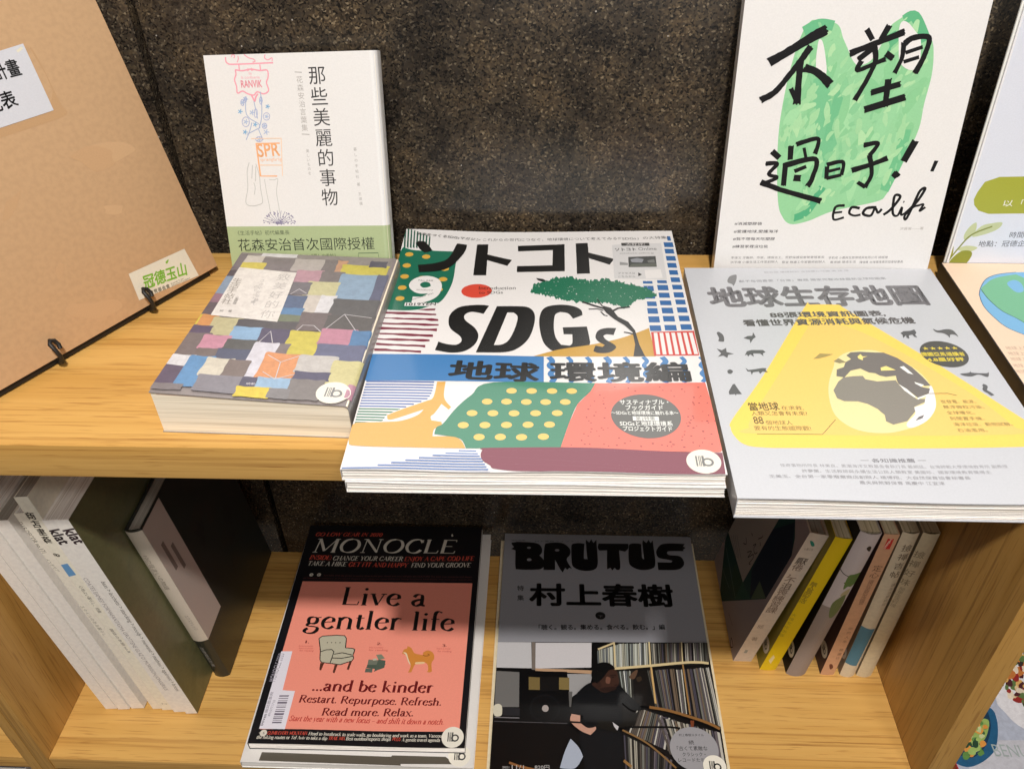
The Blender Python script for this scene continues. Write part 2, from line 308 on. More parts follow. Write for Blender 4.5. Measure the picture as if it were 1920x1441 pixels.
# ------------------------------------------------------------------ printed artwork
def artwork(ops, bound, place, mat_, name, parent, cuts=((), ()), lift0=0.03, step=0.012):
    """flat print laid over a cover: every shape is a thin layer of ink; place(u, v, lift) puts it on the curved sheet"""
    shapes = []   # (color, list of polygons(tris or ngons), bbox)
    stick = []
    def add(c, polys):
        xs = [p[0] for q in polys for p in q]; ys = [p[1] for q in polys for p in q]
        if xs: shapes.append((c, polys, (min(xs), min(ys), max(xs), max(ys))))
    def tess(pts):
        V = [Vector((p[0], p[1], 0)) for p in pts]; return [[pts[i] for i in t] for t in tessellate_polygon([V])]
    for op in ops:
        k = op[0]
        if k == 'P': add(op[1], tess(outline(op[2]) if op[3] == 2 else spline(op[2], True, 4) if op[3] else op[2]))
        elif k == 'R': add(op[1], [op[2]])
        elif k == 'C':
            (u, v), rx, ry = op[2], op[3], op[4]; n = 6 if rx < 1.2 else (16 if rx < 8 else 48)
            add(op[1], [[(u + rx * math.cos(t), v + ry * math.sin(t)) for t in [j * 2 * math.pi / n for j in range(n)]]])
        elif k == 'S':
            P = spline(op[3], False, 6) if op[4] else op[3]; w = op[2] / 2; polys = []
            L, R = [], []
            for i, p in enumerate(P):
                a = P[max(0, i - 1)]; b = P[min(len(P) - 1, i + 1)]; dx, dy = b[0] - a[0], b[1] - a[1]; l = math.hypot(dx, dy) or 1
                if 0 < i < len(P) - 1 and not op[4]:
                    d1 = Vector((p[0] - a[0], p[1] - a[1])); d2 = Vector((b[0] - p[0], b[1] - p[1])); cosv = d1.normalized().dot(d2.normalized()) if d1.length and d2.length else 1
                    ww = w / max(0.55, math.sqrt(max(0.05, (1 + cosv) / 2)))
                else: ww = w
                L.append((p[0] - dy / l * ww, p[1] + dx / l * ww)); R.append((p[0] + dy / l * ww, p[1] - dx / l * ww))
            for i in range(len(P) - 1): polys.append([L[i], R[i], R[i + 1], L[i + 1]])
            add(op[1], polys)
        elif k == 'D':                                            # a brush stroke with uneven edges and dry ends
            P = spline(op[3], False, 8); w = op[2] / 2; rg = random.Random(len(P) + int(P[0][0] * 10)); L, R = [], []
            for i, p in enumerate(P):
                a = P[max(0, i - 1)]; b = P[min(len(P) - 1, i + 1)]; dx, dy = b[0] - a[0], b[1] - a[1]; l = math.hypot(dx, dy) or 1; f = i / (len(P) - 1)
                ww = w * (1.0 + 0.12 * math.sin(f * 5 + w)) ; j1, j2 = rg.uniform(-.07, .07) * w, rg.uniform(-.07, .07) * w
                L.append((p[0] - dy / l * (ww + j1), p[1] + dx / l * (ww + j1))); R.append((p[0] + dy / l * (ww + j2), p[1] - dx / l * (ww + j2)))
            polys = [[L[i], R[i], R[i + 1], L[i + 1]] for i in range(len(P) - 1)]
            for (A, B), (p, q) in (((L[0], R[0]), (P[0], P[1])), ((R[-1], L[-1]), (P[-1], P[-2]))):
                d = Vector((p[0] - q[0], p[1] - q[1])).normalized(); n = 5
                for j in range(n):
                    s0, s1 = j / n, (j + 1) / n; ln = rg.uniform(0.02, 0.42) * w; a0 = (A[0] + (B[0] - A[0]) * s0, A[1] + (B[1] - A[1]) * s0); a1 = (A[0] + (B[0] - A[0]) * s1, A[1] + (B[1] - A[1]) * s1)
                    polys.append([a0, a1, (a1[0] + d.x * ln * .8, a1[1] + d.y * ln * .8), (a0[0] + d.x * ln, a0[1] + d.y * ln)])
            add(op[1], polys)
        elif k in 'TN':
            _, c, text, a, b, h, off, sl = op; du, dv = b[0] - a[0], b[1] - a[1]; W = math.hypot(du, dv); ca, sa = du / W, dv / W; polys = []
            if k == 'T':
                tr, x0, x1 = glyphs(text, 0, sl); sy = h / (0.9 if any(ord(ch) > 0x2e80 for ch in text) else 0.72); sx = W / (x1 - x0)
                src = [[((x - x0 + ox) * sx, (y + oy) * sy) for x, y in t] for ox, oy in weights(off, h) for t in tr]
            else:
                x = 0; raw = []
                for ch in text:
                    adv, ps = nib_glyph(ch, 30 if h < 12 else 0); raw += [[(x + px + sl * py, py) for px, py in q] for q in ps]; x += adv
                x0 = min(p[0] for q in raw for p in q); x1 = max(p[0] for q in raw for p in q); sx = W / (x1 - x0); sy = h / 680
                src = [[((px - x0) * sx, py * sy) for px, py in q] for q in raw]
            add(c, [[(a[0] + x * ca - y * sa, a[1] + x * sa + y * ca) for x, y in q] for q in src])
        elif k == 'V':
            _, c, text, a, b, h, off, wd = op; n = len(text); d = Vector((b[0] - a[0], b[1] - a[1])); ang = math.atan2(d.x, -d.y); polys = []
            for i, ch in enumerate(text):
                if ch == ' ': continue
                p = Vector(a) + d * (i / max(1, n - 1)); tr, x0, x1 = glyphs(ch, 0, 0); s = h / 0.92; ca, sa = math.cos(ang), math.sin(ang)
                for ox, oy in weights(off, h):
                    for t in tr: polys.append([(p.x + ((x + ox - .5) * s * wd) * ca - ((y + oy - .38) * s) * sa, p.y + ((x + ox - .5) * s * wd) * sa + ((y + oy - .38) * s) * ca) for x, y in t])
            add(c, polys)
        elif k == 'M':                                            # crumple marks inside an outline
            _, pts, cols, seed, n, r0, r1, ang = op; rg = random.Random(seed); pts = outline(pts)
            def inside(x, y):
                c = False
                for (ax, ay), (bx, by) in zip(pts, pts[1:] + pts[:1]):
                    if (ay > y) != (by > y) and x < (bx - ax) * (y - ay) / (by - ay) + ax: c = not c
                return c
            xs = [p[0] for p in pts]; ys = [p[1] for p in pts]
            for _ in range(n):
                x, y = rg.uniform(min(xs), max(xs)), rg.uniform(min(ys), max(ys)); r = rg.uniform(r0, r1); a = ang + rg.uniform(-.7, .7); q = []
                for j in range(8):
                    ph = j * math.pi / 4; rr = r * rg.uniform(.45, 1); px, py = rr * math.cos(ph), rr * .38 * math.sin(ph); q.append((x + px * math.cos(a) - py * math.sin(a), y + px * math.sin(a) + py * math.cos(a)))
                if all(inside(*p) for p in q): add(rg.choice(cols), tess(spline(q, True, 3)))
        elif k == 'B': stick.append(op)
    layers = []; bm = bmesh.new(); cl = bm.loops.layers.float_color.new('ink')
    for c, polys, bb in shapes:
        ly = 1
        for b2, l2 in layers:
            if l2 >= ly and bb[0] < b2[2] and bb[2] > b2[0] and bb[1] < b2[3] and bb[3] > b2[1]: ly = l2 + 1
        layers.append((bb, ly)); col = (*lin(c), 1); z0 = ly * step
        for iq, q in enumerate(polys):
            z = z0 + (iq % 7) * 0.0011
            if len(q) < 3: continue
            ar = sum(q[i][0] * q[(i + 1) % len(q)][1] - q[(i + 1) % len(q)][0] * q[i][1] for i in range(len(q)))
            if abs(ar) < 1e-5: continue
            if ar < 0: q = q[::-1]
            f = bm.faces.new([bm.verts.new((p[0], p[1], z)) for p in q])
            for l in f.loops: l[cl] = col
    def cut(co, no, clear):
        bmesh.ops.bisect_plane(bm, geom=list(bm.verts) + list(bm.edges) + list(bm.faces), dist=1e-4, plane_co=co, plane_no=no, clear_outer=clear)
    u0, u1, v0, v1 = bound
    cut((u0, 0, 0), (-1, 0, 0), True); cut((u1, 0, 0), (1, 0, 0), True); cut((0, v0, 0), (0, -1, 0), True); cut((0, v1, 0), (0, 1, 0), True)
    for x in cuts[0]: cut((x, 0, 0), (1, 0, 0), False)
    for y in cuts[1]: cut((0, y, 0), (0, 1, 0), False)
    top = max([l for _, l in layers] or [1]) * step
    for v in bm.verts: v.co = Vector(place(v.co.x, v.co.y, v.co.z + lift0)) * MM
    o = mesh_obj(name, bm, mat_, parent)
    for op in stick: make_sticker(op, place, top + 0.06, parent.parent or parent)
    return o
def make_sticker(op, place, lift, parent):
    (u, v), r, g = op[1], op[2], op[3]; bm = bmesh.new(); cl = bm.loops.layers.float_color.new('ink')
    def poly(pts, c, z):
        f = bm.faces.new([bm.verts.new(Vector(place(p[0], p[1], z)) * MM) for p in pts])
        for l in f.loops: l[cl] = (*lin(c), 1)
    n = 40; W = (236, 230, 216); C = lambda rr, t: (u + rr * math.cos(t), v + rr * math.sin(t))
    for k in range(n):
        t0, t1 = k * 2 * math.pi / n, (k + 1) * 2 * math.pi / n
        poly([(u, v), C(r, t0), C(r, t1)], W, lift + 0.05)
        f = bm.faces.new([bm.verts.new(Vector(place(*p, z)) * MM) for p, z in ((C(r, t0), lift - 0.05), (C(r, t1), lift - 0.05), (C(r, t1), lift + 0.05), (C(r, t0), lift + 0.05))])
        for l in f.loops: l[cl] = (*lin(W), 1)
    G = (g, g, g); s = r / 8.4
    for k, w in enumerate((0.8, 0.45, 0.45, 1.1)):
        x = u + (-3.4, -2.2, -1.4, -0.2)[k] * s; poly([(x - w * s / 2, v - 3.4 * s), (x + w * s / 2, v - 3.4 * s), (x + w * s / 2, v + 3.9 * s), (x - w * s / 2, v + 3.9 * s)], G, lift + 0.09)
    cx, cy = u + 1.9 * s, v - 0.6 * s
    for k in range(n):
        t0, t1 = k * 2 * math.pi / n, (k + 1) * 2 * math.pi / n
        P = lambda rr, t: (cx + rr * s * math.cos(t), cy + rr * s * math.sin(t))
        poly([P(1.8, t0), P(2.9, t0), P(2.9, t1), P(1.8, t1)], G, lift + 0.11)
    return mesh_obj('price_sticker', bm, INK['satin'], parent)

# ------------------------------------------------------------------ books and magazines
def profile(w, t, side, r=0.0, bulge=0.0, n=8, fn=6):
    """outer cross-section of a cover from the front fore-edge round the spine to the back fore-edge, for a spine at x = w (side R)"""
    P = [(0, t)]
    P += [(w * k / fn, t) for k in range(1, fn)]
    if r:
        P += [(w - r + r * math.sin(a), t - r + r * math.cos(a)) for a in [math.pi / 2 * k / n for k in range(n + 1)]]
        P += [(w - r + r * math.cos(a), r - r * math.sin(a)) for a in [math.pi / 2 * k / n for k in range(n + 1)]]
    elif bulge:
        P += [(w + bulge * (1 - (2 * k / n - 1) ** 2), t * (1 - k / n)) for k in range(n + 1)]
    else: P += [(w, t), (w, 0)]
    P += [(0, 0)]
    Q = [P[0]]
    for p in P[1:]:
        if math.dist(p, Q[-1]) > 1e-3: Q.append(p)
    return [(w - x, z) for x, z in Q] if side == 'L' else Q
def book(name, label, cat, M, w, h, t, side='L', th=0.35, over=0.0, r=0.0, bulge=0.0, cover=None, pages=None, art=None, ink='satin', spine_art=None,
         spine_ink=None, bend=None, cuts=((), ()), group=None, page_inset=None, ny=1, clip=None, liner=None):
    root = thing(name, label, cat, M, group); bend = bend or (lambda x, y, z: (x, y, z)); cuts = (list(cuts[0]), list(cuts[1]))
    cover = cover or cover_mat(name + '_cover_stock', (232, 228, 224))
    P = profile(w, t, side, r, bulge, 8, 30 if ny > 5 else 6); N = []; ny = ny * 3 if ny > 5 else ny
    for i, p in enumerate(P):                                    # inner line, offset towards the pages
        a, b = P[max(0, i - 1)], P[min(len(P) - 1, i + 1)]; dx, dz = b[0] - a[0], b[1] - a[1]; l = math.hypot(dx, dz) or 1
        k = th
        if 0 < i < len(P) - 1 and not r and not bulge:
            d1 = Vector((p[0] - a[0], p[1] - a[1])).normalized(); d2 = Vector((b[0] - p[0], b[1] - p[1])).normalized(); k = th / max(0.5, math.sqrt((1 + d1.dot(d2)) / 2 + 1e-6))
        s = 1 if side == 'L' else -1
        N.append((p[0] - s * dz / l * k, p[1] + s * dx / l * k) if side == 'L' else (p[0] + dz / l * k, p[1] - dx / l * k))
    bm = bmesh.new(); rows = []
    for j in range(ny + 1):
        y = -over + (h + 2 * over) * j / ny
        rows.append(([bm.verts.new([c * MM for c in bend(p[0], y, p[1])]) for p in P], [bm.verts.new([c * MM for c in bend(p[0], y, p[1])]) for p in N]))
    for (A, B), (C, D) in zip(rows, rows[1:]):
        for i in range(len(P) - 1):
            bm.faces.new([A[i], A[i + 1], C[i + 1], C[i]]); bm.faces.new([B[i], D[i], D[i + 1], B[i + 1]])
        bm.faces.new([A[0], C[0], D[0], B[0]]); bm.faces.new([A[-1], B[-1], D[-1], C[-1]])
    for (A, B), fl in ((rows[0], 0), (rows[-1], 1)):
        for i in range(len(P) - 1): bm.faces.new([A[i], B[i], B[i + 1], A[i + 1]])
    bmesh.ops.recalc_face_normals(bm, faces=bm.faces)
    co = mesh_obj('cover', bm, cover, root, 35)
    ins = page_inset if page_inset is not None else (0.5 if not over else 0.0)
    x0, x1 = (th + 0.3, w - ins - over) if side == 'L' else (ins + over, w - th - 0.3)
    bm = bmesh.new(); grid_box(bm, x0, x1, ins, h - ins, th + 0.02, t - th - 0.02, 14, 6, 1, bend); mesh_obj('page_block', bm, pages or PAGE_W, root)
    if 6 < t < 20 and ny > 5:                                          # signatures that stand a little proud of the trimmed edge
        rg = random.Random(int(w * h)); bm = bmesh.new(); n = int(t / 1.5)
        for k in range(n):
            z = th + 0.4 + (t - 2 * th - 1) * (k + rg.uniform(.15, .85)) / n; q = rg.uniform(.12, .42); dz = rg.uniform(.12, .4)
            grid_box(bm, x0 - (q if side == 'R' else 0), x1 + (q if side == 'L' else 0), ins - q, h - ins, z, z + dz, 14, 4, 1, bend)
        so = mesh_obj('signatures', bm, pages or PAGE_W, root); so['kind'] = 'stuff'
    cum = [0]
    for a, b in zip(P, P[1:]): cum.append(cum[-1] + math.dist(a, b))
    def place(u, v, lift):
        if side == 'R' and r and u > w - r:                       # wraps round the spine
            i = max(k for k in range(len(cum) - 1) if cum[k] <= u + 1e-6); s = (u - cum[i]) / (cum[i + 1] - cum[i]); a, b = P[i], P[i + 1]
            dx, dz = (b[0] - a[0]) / math.dist(a, b), (b[1] - a[1]) / math.dist(a, b)
            return bend(a[0] + (b[0] - a[0]) * s - dz * lift, v, a[1] + (b[1] - a[1]) * s + dx * lift)
        return bend(u, v, t + lift)
    if art:
        b = clip or (0, w, -over, h + over)
        if side == 'R' and r: cuts[0].extend([w - r + r * math.pi / 2 * k / 8 for k in range(9)])
        artwork(ART[art], b, place, INK[ink], 'printed_artwork', co, cuts, 0.10 if ny > 6 else 0.03, 0.035 if ny > 6 else 0.012)
    if spine_art:
        def sp(u, v, lift):
            bl = bulge * (1 - (2 * u / t - 1) ** 2) if bulge else 0
            return bend(-bl - lift, v, u) if side == 'L' else bend(w + bl + lift, v, t - u)
        c2 = [t * k / 8 for k in range(1, 8)] if bulge else []
        artwork(ART[spine_art], (0, t, -over, h + over), sp, INK[spine_ink or ink], 'spine_lettering', co, (c2, []))
    return root
def MF(O, U, V): return frame_matrix(O, U, V)
def flat_frame(x, y, z, a): return MF((x, y, z), (math.cos(a), math.sin(a), 0), (-math.sin(a), math.cos(a), 0))
def lean_axes(yaw, th, roll=0.0):
    U = Vector((math.cos(yaw), math.sin(yaw), 0)); B = Vector((-math.sin(yaw), math.cos(yaw), 0)); V = math.sin(th) * B + math.cos(th) * Vector((0, 0, 1))
    return U * math.cos(roll) + V * math.sin(roll), V * math.cos(roll) - U * math.sin(roll)
def stand_L(x, y, tilt, z=-392.8):
    s, k = math.sin(math.radians(tilt)), math.cos(math.radians(tilt)); return MF((x, y, z), (0, 1, 0), (s, 0, k))
def stand_R(x, y, tilt, w, t, z=-392.8):
    s, k = math.sin(math.radians(tilt)), math.cos(math.radians(tilt)); return MF((x + k * t, y + w, z - s * t), (0, -1, 0), (s, 0, k))

# printed artwork of every cover and spine, in millimetres on its own sheet
ART = {}
ART['soto'] = [
 ('P',(232,228,226),((-1,-1),(225,-1),(225,290),(-1,290)),0),
 ('P',(28,108,84),((1.4,258.6),(11.2,254.4),(25.4,254.4),(48,254.4),(46.8,236.4),(46.7,210.1),(44.1,192.7),(40.1,180.6),(33,174.7),(23.4,169.3),(10.7,168.3),(-1.1,169.6),(-7.8,212.5)),2),
 ('P',(34,90,72),((-1.5,291.2),(-0.3,291.2),(3.5,256.9),(1.9,258.6)),0),
 ('P',(34,90,72),((1.3,289.4),(2.5,289.4),(6,256.9),(4.4,258.6)),0),
 ('P',(34,90,72),((4.2,287.5),(5.3,287.5),(8.5,256.9),(6.9,258.6)),0),
 ('P',(34,90,72),((7,285.7),(8.1,285.7),(10.9,256.9),(9.4,258.6)),0),
 ('P',(34,90,72),((9.8,283.9),(10.9,283.9),(13.4,256.9),(11.9,258.6)),0),
 ('P',(34,90,72),((12.6,282.1),(13.7,282.1),(15.9,256.9),(14.4,258.6)),0),
 ('P',(34,90,72),((15.3,280.3),(16.5,280.3),(18.4,256.9),(16.9,258.6)),0),
 ('P',(34,90,72),((18.1,278.5),(19.3,278.5),(20.9,256.9),(19.4,258.6)),0),
 ('P',(34,90,72),((20.9,276.7),(22,276.7),(23.2,258.6),(21.9,258.6)),0),
 ('C',(214,168,72),(7.8,247.9),3.4,3.2),
 ('C',(214,168,72),(21.9,245.1),3.4,3.2),
 ('C',(214,168,72),(7.9,231.5),3.4,3.2),
 ('C',(214,168,72),(38.6,227.8),3.4,3.2),
 ('C',(214,168,72),(8.3,215.6),3.4,3.2),
 ('C',(214,168,72),(38.8,212.4),3.4,3.2),
 ('C',(214,168,72),(22.4,213.6),3.4,3.2),
 ('C',(214,168,72),(8.6,199.6),3.4,3.2),
 ('C',(214,168,72),(36.8,197.5),3.4,3.2),
 ('C',(214,168,72),(9,184.5),3.4,3.2),
 ('P',(22,22,22),((11,265),(13,268.2),(18.1,267.9),(22.4,261.5),(26.1,254.4),(22.6,251.8),(20.1,250.7),(15.6,255.8)),0),
 ('P',(22,22,22),((44.4,263),(45.5,266.7),(53.6,265),(52.9,255.8),(49.6,244.6),(43.1,231),(34.2,224.3),(18.8,221.7),(16.8,232.3),(28.9,235),(38.1,240.5),(42.1,250.2)),2),
 ('P',(22,22,22),((61.7,266.7),(71,267.3),(72.1,218.7),(61.9,218.7)),0),
 ('P',(22,22,22),((71.4,250.8),(91.5,242),(88.1,233),(71.4,241.9)),0),
 ('P',(22,22,22),((95.6,265),(134,266.8),(133.7,223.9),(96,223.2),(95.9,232.5),(124,233.1),(124.3,257.3),(95.9,255.9)),0),
 ('P',(22,22,22),((143.2,267.9),(153.1,268.5),(153.3,220.3),(143.1,219.7)),0),
 ('P',(22,22,22),((153,252.6),(173.3,242.1),(169.2,233.2),(153.3,243.4)),0),
 ('P',(22,22,22),((76.9,174.9),(75.1,169.1),(73.5,164.1),(67.6,166.3),(63.2,166.3),(59.7,162.2),(60.9,155.5),(68.5,145.7),(71.6,136.1),(69.9,125.6),(63.4,117.4),(54,115.4),(42.7,118.3),(43.4,123.3),(44,128.5),(50.6,125.5),(56.7,124.9),(60,128.6),(58.9,134.9),(51.3,144.4),(48.7,154.3),(49.4,164.4),(55,173.2),(65,176),(72.7,176.1)),2),
 ('P',(22,22,22),((82.8,174.3),(97.2,174.4),(106.1,172.8),(110.7,164.8),(110.9,151.4),(107.6,134.3),(101.2,122.8),(91.9,116.7),(71.2,115.9)),2),
 ('P',(232,228,226),((90.9,165.8),(95.5,165.8),(98.6,160.2),(97.4,147),(93.7,132),(89.1,125.8),(83.2,124.7)),2),
 ('P',(22,22,22),((145.8,162.8),(142.4,160.5),(138.9,158.2),(135.2,165),(129.6,166.7),(125.8,162.6),(124.9,147.2),(126.3,134.4),(129.9,126.2),(135.8,125.2),(137.7,128.3),(137.9,138.7),(131.8,138.7),(131.3,147.2),(148.5,148.4),(149.8,134.6),(149.5,126.3),(142.8,119.2),(134.5,116.5),(125.1,118),(117.9,128.1),(114.7,147.1),(114.9,162.6),(118.8,172.9),(129,176.4),(139.2,174.6),(144.8,169.6)),2),
 ('S',(232,228,226),8.5,((18.4,182.9),(26.8,183.6),(33.2,190.2),(34.8,201.3),(31.7,210.1),(24.6,212.6),(19,208.8),(17.8,202.4),(22.6,196.2),(29.2,196.3),(33.5,199.5)),1,0),
 ('T',(70,60,60),'No.258',(19.9,209.5),(31.1,209.1),1.9,0,0),
 ('T',(70,60,60),'SOTOKOTO',(20,196),(32.6,195.5),1.8,0,0),
 ('T',(70,60,60),'September 2021',(18.5,182.2),(33.7,191.4),1.8,0,0),
 ('R',(232,228,226),((13.7,174.2),(37.9,174.2),(37.9,178.9),(13.7,178.9))),
 ('T',(22,22,22),'1019YEN',(14.9,174.8),(37,175.4),3.6,0.02,0),
 ('C',(214,74,56),(66.2,195.9),11.7,9.9),
 ('T',(22,22,22),'Introduction',(67.7,197.7),(95.9,197.8),4.6,0,0),
 ('T',(22,22,22),'to SDGs',(68.1,191.6),(86.4,191.9),3.9,0,0),
 ('P',(196,152,62),((110.9,112.3),(128.6,120.5),(148.9,125.9),(167.1,132.2),(179.6,138.6),(192.4,146.6),(194,113.1)),2),
 ('R',(42,100,160),((218.9,271.7),(221.7,271.7),(221.7,279),(218.9,279))),
 ('R',(42,100,160),((215.2,261.1),(222.7,261.1),(222.7,268.8),(215.2,268.8))),
 ('R',(42,100,160),((214.9,251),(222.2,251),(222.2,258.3),(214.9,258.3))),
 ('R',(42,100,160),((214.8,240),(222.3,240),(222.3,247.1),(214.8,247.1))),
 ('R',(42,100,160),((214.7,229.3),(221.8,229.3),(221.8,236.5),(214.7,236.5))),
 ('R',(42,100,160),((214.9,218.9),(221.6,218.9),(221.6,225.7),(214.9,225.7))),
 ('R',(42,100,160),((215,208.3),(222,208.3),(222,215.1),(215,215.1))),
 ('R',(42,100,160),((215,197.9),(222.3,197.9),(222.3,204.5),(215,204.5))),
 ('R',(42,100,160),((214.9,186.8),(222.2,186.8),(222.2,194),(214.9,194))),
 ('R',(42,100,160),((215.1,177.4),(222.3,177.4),(222.3,183.9),(215.1,183.9))),
 ('R',(42,100,160),((215,166.6),(222.3,166.6),(222.3,173.5),(215,173.5))),
 ('R',(42,100,160),((215,155.5),(222.5,155.5),(222.5,162.6),(215,162.6))),
 ('R',(42,100,160),((215,144.7),(222.7,144.7),(222.7,151.6),(215,151.6))),
 ('R',(42,100,160),((204.3,206.5),(211.6,206.5),(211.6,210.7),(204.3,210.7))),
 ('R',(42,100,160),((203.7,196.6),(211.8,196.6),(211.8,204),(203.7,204))),
 ('R',(42,100,160),((203.7,186.3),(211.7,186.3),(211.7,193.2),(203.7,193.2))),
 ('R',(42,100,160),((203.5,176.2),(211.8,176.2),(211.8,182.5),(203.5,182.5))),
 ('R',(42,100,160),((203.8,165.4),(211.9,165.4),(211.9,172.9),(203.8,172.9))),
 ('R',(42,100,160),((203.7,155),(211.9,155),(211.9,162.1),(203.7,162.1))),
 ('R',(42,100,160),((203.6,143.9),(211.9,143.9),(211.9,150.6),(203.6,150.6))),
 ('R',(42,100,160),((193.3,205.7),(200.5,205.7),(200.5,209.4),(193.3,209.4))),
 ('R',(42,100,160),((193.2,195.3),(200.7,195.3),(200.7,202.7),(193.2,202.7))),
 ('R',(42,100,160),((193.3,185),(200.6,185),(200.6,192.2),(193.3,192.2))),
 ('R',(42,100,160),((193.9,174.9),(200.9,174.9),(200.9,181),(193.9,181))),
 ('R',(42,100,160),((193.3,164.9),(200.8,164.9),(200.8,172.2),(193.3,172.2))),
 ('R',(42,100,160),((193.1,153.8),(201,153.8),(201,161.5),(193.1,161.5))),
 ('R',(42,100,160),((193,143),(200.9,143),(200.9,149.9),(193,149.9))),
 ('P',(205,66,58),((193.4,141.7),(223.7,143.2),(223.4,114),(192.9,113.7)),0),
 ('S',(232,228,226),2.6,((196.4,140.7),(195.9,115.1)),0,0),
 ('S',(232,228,226),2.6,((200.5,140.7),(200.2,115.1)),0,0),
 ('S',(232,228,226),2.6,((204.6,140.7),(204.5,115.2)),0,0),
 ('S',(232,228,226),2.6,((208.7,140.8),(208.7,115.2)),0,0),
 ('S',(232,228,226),2.6,((212.8,140.8),(213,115.3)),0,0),
 ('S',(232,228,226),2.6,((216.9,140.8),(217.2,115.3)),0,0),
 ('S',(232,228,226),2.6,((221,140.9),(221.5,115.3)),0,0),
 ('P',(22,22,22),((169.2,146.4),(168,142.1),(166.9,137.9),(162.1,138.9),(159.6,136.8),(161.2,132.6),(166.8,126.5),(167.5,122.4),(162.8,117.4),(155.7,116.7),(152,118.7),(152.8,122.3),(153.7,125.3),(158.4,123.8),(160.2,126),(155.7,130.5),(154.1,135.7),(156.2,143.1),(161.9,146.4)),2),
 ('P',(24,110,80),((107.1,194.1),(107.5,195.2),(108.2,198.4),(109.1,196.4),(108.7,198.8),(109.1,201.6),(109.2,205),(110.6,206.6),(111.4,204.4),(111.6,205.1),(113.1,207.9),(114.3,206.5),(114.3,206.4),(116,208.2),(116.3,209.2),(117.1,210),(119.1,208.4),(119.4,210.7),(120.7,209.5),(122.1,210.1),(122.5,212.3),(123.5,212.4),(124.4,214.8),(125,212.3),(126.8,216.4),(127.7,215.3),(128.4,214.5),(129.1,212.2),(130.1,215),(131.2,214),(132.8,215.4),(133.5,215.6),(133.9,213),(135.1,216.9),(136.5,213.8),(137.1,216.3),(138.3,216.1),(139.6,216.3),(140.9,212),(141.9,212.3),(142.1,215.2),(143.6,210.5),(144.9,212.6),(145.7,211.2),(145.8,212.5),(146.6,211.5),(148.7,211.6),(148.3,211.5),(149.5,212.6),(150.6,209),(151.2,211),(152.4,207.6),(153,210.9),(154.1,211.3),(154.9,208.7),(156.5,211.8),(158.1,211.1),(158.5,211.9),(159.1,209.2),(160.2,208.5),(161.2,212.1),(162.2,213.3),(163.8,212.5),(164.1,210.1),(165,214),(165.8,212.8),(167.6,212.6),(167.4,212.7),(168.8,208.9),(169.5,208.4),(170.8,208.5),(171.8,208.8),(171.9,209.9),(174,210.9),(174.7,207.5),(175.4,209.7),(176.2,207.3),(176.9,206.8),(178.1,207.2),(179.4,208.5),(179,205.1),(181,204.6),(180.8,205.6),(181.7,204.2),(183.3,203.5),(183.9,207.3),(185.2,204.4),(186.6,203.6),(186.5,205.7),(187.3,202.2),(188.4,202.1),(190.2,202.1),(190.9,201.5),(191.3,200.8),(192.4,201),(193.8,199.3),(194.5,200.5),(194.9,201.8),(196.1,198.5),(197,196.7),(197.7,198.9),(198.4,195.1),(199.8,197.5),(199.2,192.9),(200.4,193.2),(201,191.2),(202.1,192.6),(202,188.5),(202.1,191.4),(200.6,187.3),(200.3,188.4),(198.1,186.2),(197.3,184.9),(197.3,186.6),(196.2,185.3),(195.5,186.2),(193.6,185.9),(192.8,184.4),(192.5,183.9),(190.4,183),(190.3,184.5),(189.5,183.5),(187.7,183.3),(187.8,184.1),(186.7,183.4),(185.4,180.5),(184.8,180.7),(184.5,181),(183.8,179.2),(183,178.7),(181.8,175.5),(180.6,175.8),(180.1,173.3),(179.1,172.5),(178.3,174.7),(177.1,171.5),(176.3,170.9),(175.3,172),(174,171.5),(174.4,173.4),(173.4,175.2),(172.2,175.5),(171.2,177.7),(171.3,174.8),(170.4,175.7),(168.6,175.3),(168.2,177.2),(167.8,177.5),(166.9,177),(165.7,180),(164.7,177.9),(163.9,178.4),(163.2,179.8),(161.8,179.3),(161,177.3),(159.6,179.7),(159.2,179.6),(158.5,176.8),(157,179.3),(155.9,177.6),(154.7,179.3),(154.5,180.2),(153.6,178.1),(153.2,179.5),(151.2,178.3),(151.4,180.7),(150.3,176.9),(148.7,178.7),(147.8,180.9),(147.8,180.5),(146.6,177.8),(145.1,181),(145.1,180.5),(144.1,181.2),(142.8,179.1),(141.5,178),(140.5,180.2),(139.4,182.3),(138.6,181.7),(138.8,183.1),(137.8,182.5),(136.6,181),(135.9,181.5),(134.7,180.9),(133.8,182.6),(132.6,182.2),(131.2,183.5),(130.7,182.3),(129.3,185.9),(128.4,182.7),(128,185.1),(126.6,183.4),(125.8,185.7),(125.4,187.6),(124.5,187.9),(122.6,187.8),(122.6,185.4),(121.4,188.6),(120.8,188),(120,189.8),(119,186.8),(118.5,187.7),(117.5,190.6),(116.3,189.1),(115.3,192.6),(114,189.3),(113.8,190.7),(111.8,191.2),(111.1,191.3),(110.7,190.6),(110,193.3),(108.4,192.2)),0),
 ('C',(232,228,226),(181.9,186.6),0.45,0.44),
 ('C',(232,228,226),(167.3,191.6),0.36,0.34),
 ('C',(232,228,226),(196.2,201),0.2,0.39),
 ('C',(232,228,226),(153.8,195.6),0.36,0.25),
 ('C',(232,228,226),(128.3,208.5),0.41,0.45),
 ('C',(232,228,226),(171.5,207.4),0.47,0.43),
 ('C',(232,228,226),(155.3,210.5),0.43,0.37),
 ('C',(232,228,226),(165.2,210.1),0.4,0.19),
 ('C',(232,228,226),(152.4,206.5),0.29,0.45),
 ('C',(232,228,226),(174.8,188.5),0.27,0.3),
 ('C',(232,228,226),(163.6,209.6),0.3,0.47),
 ('C',(232,228,226),(175.2,187.3),0.27,0.39),
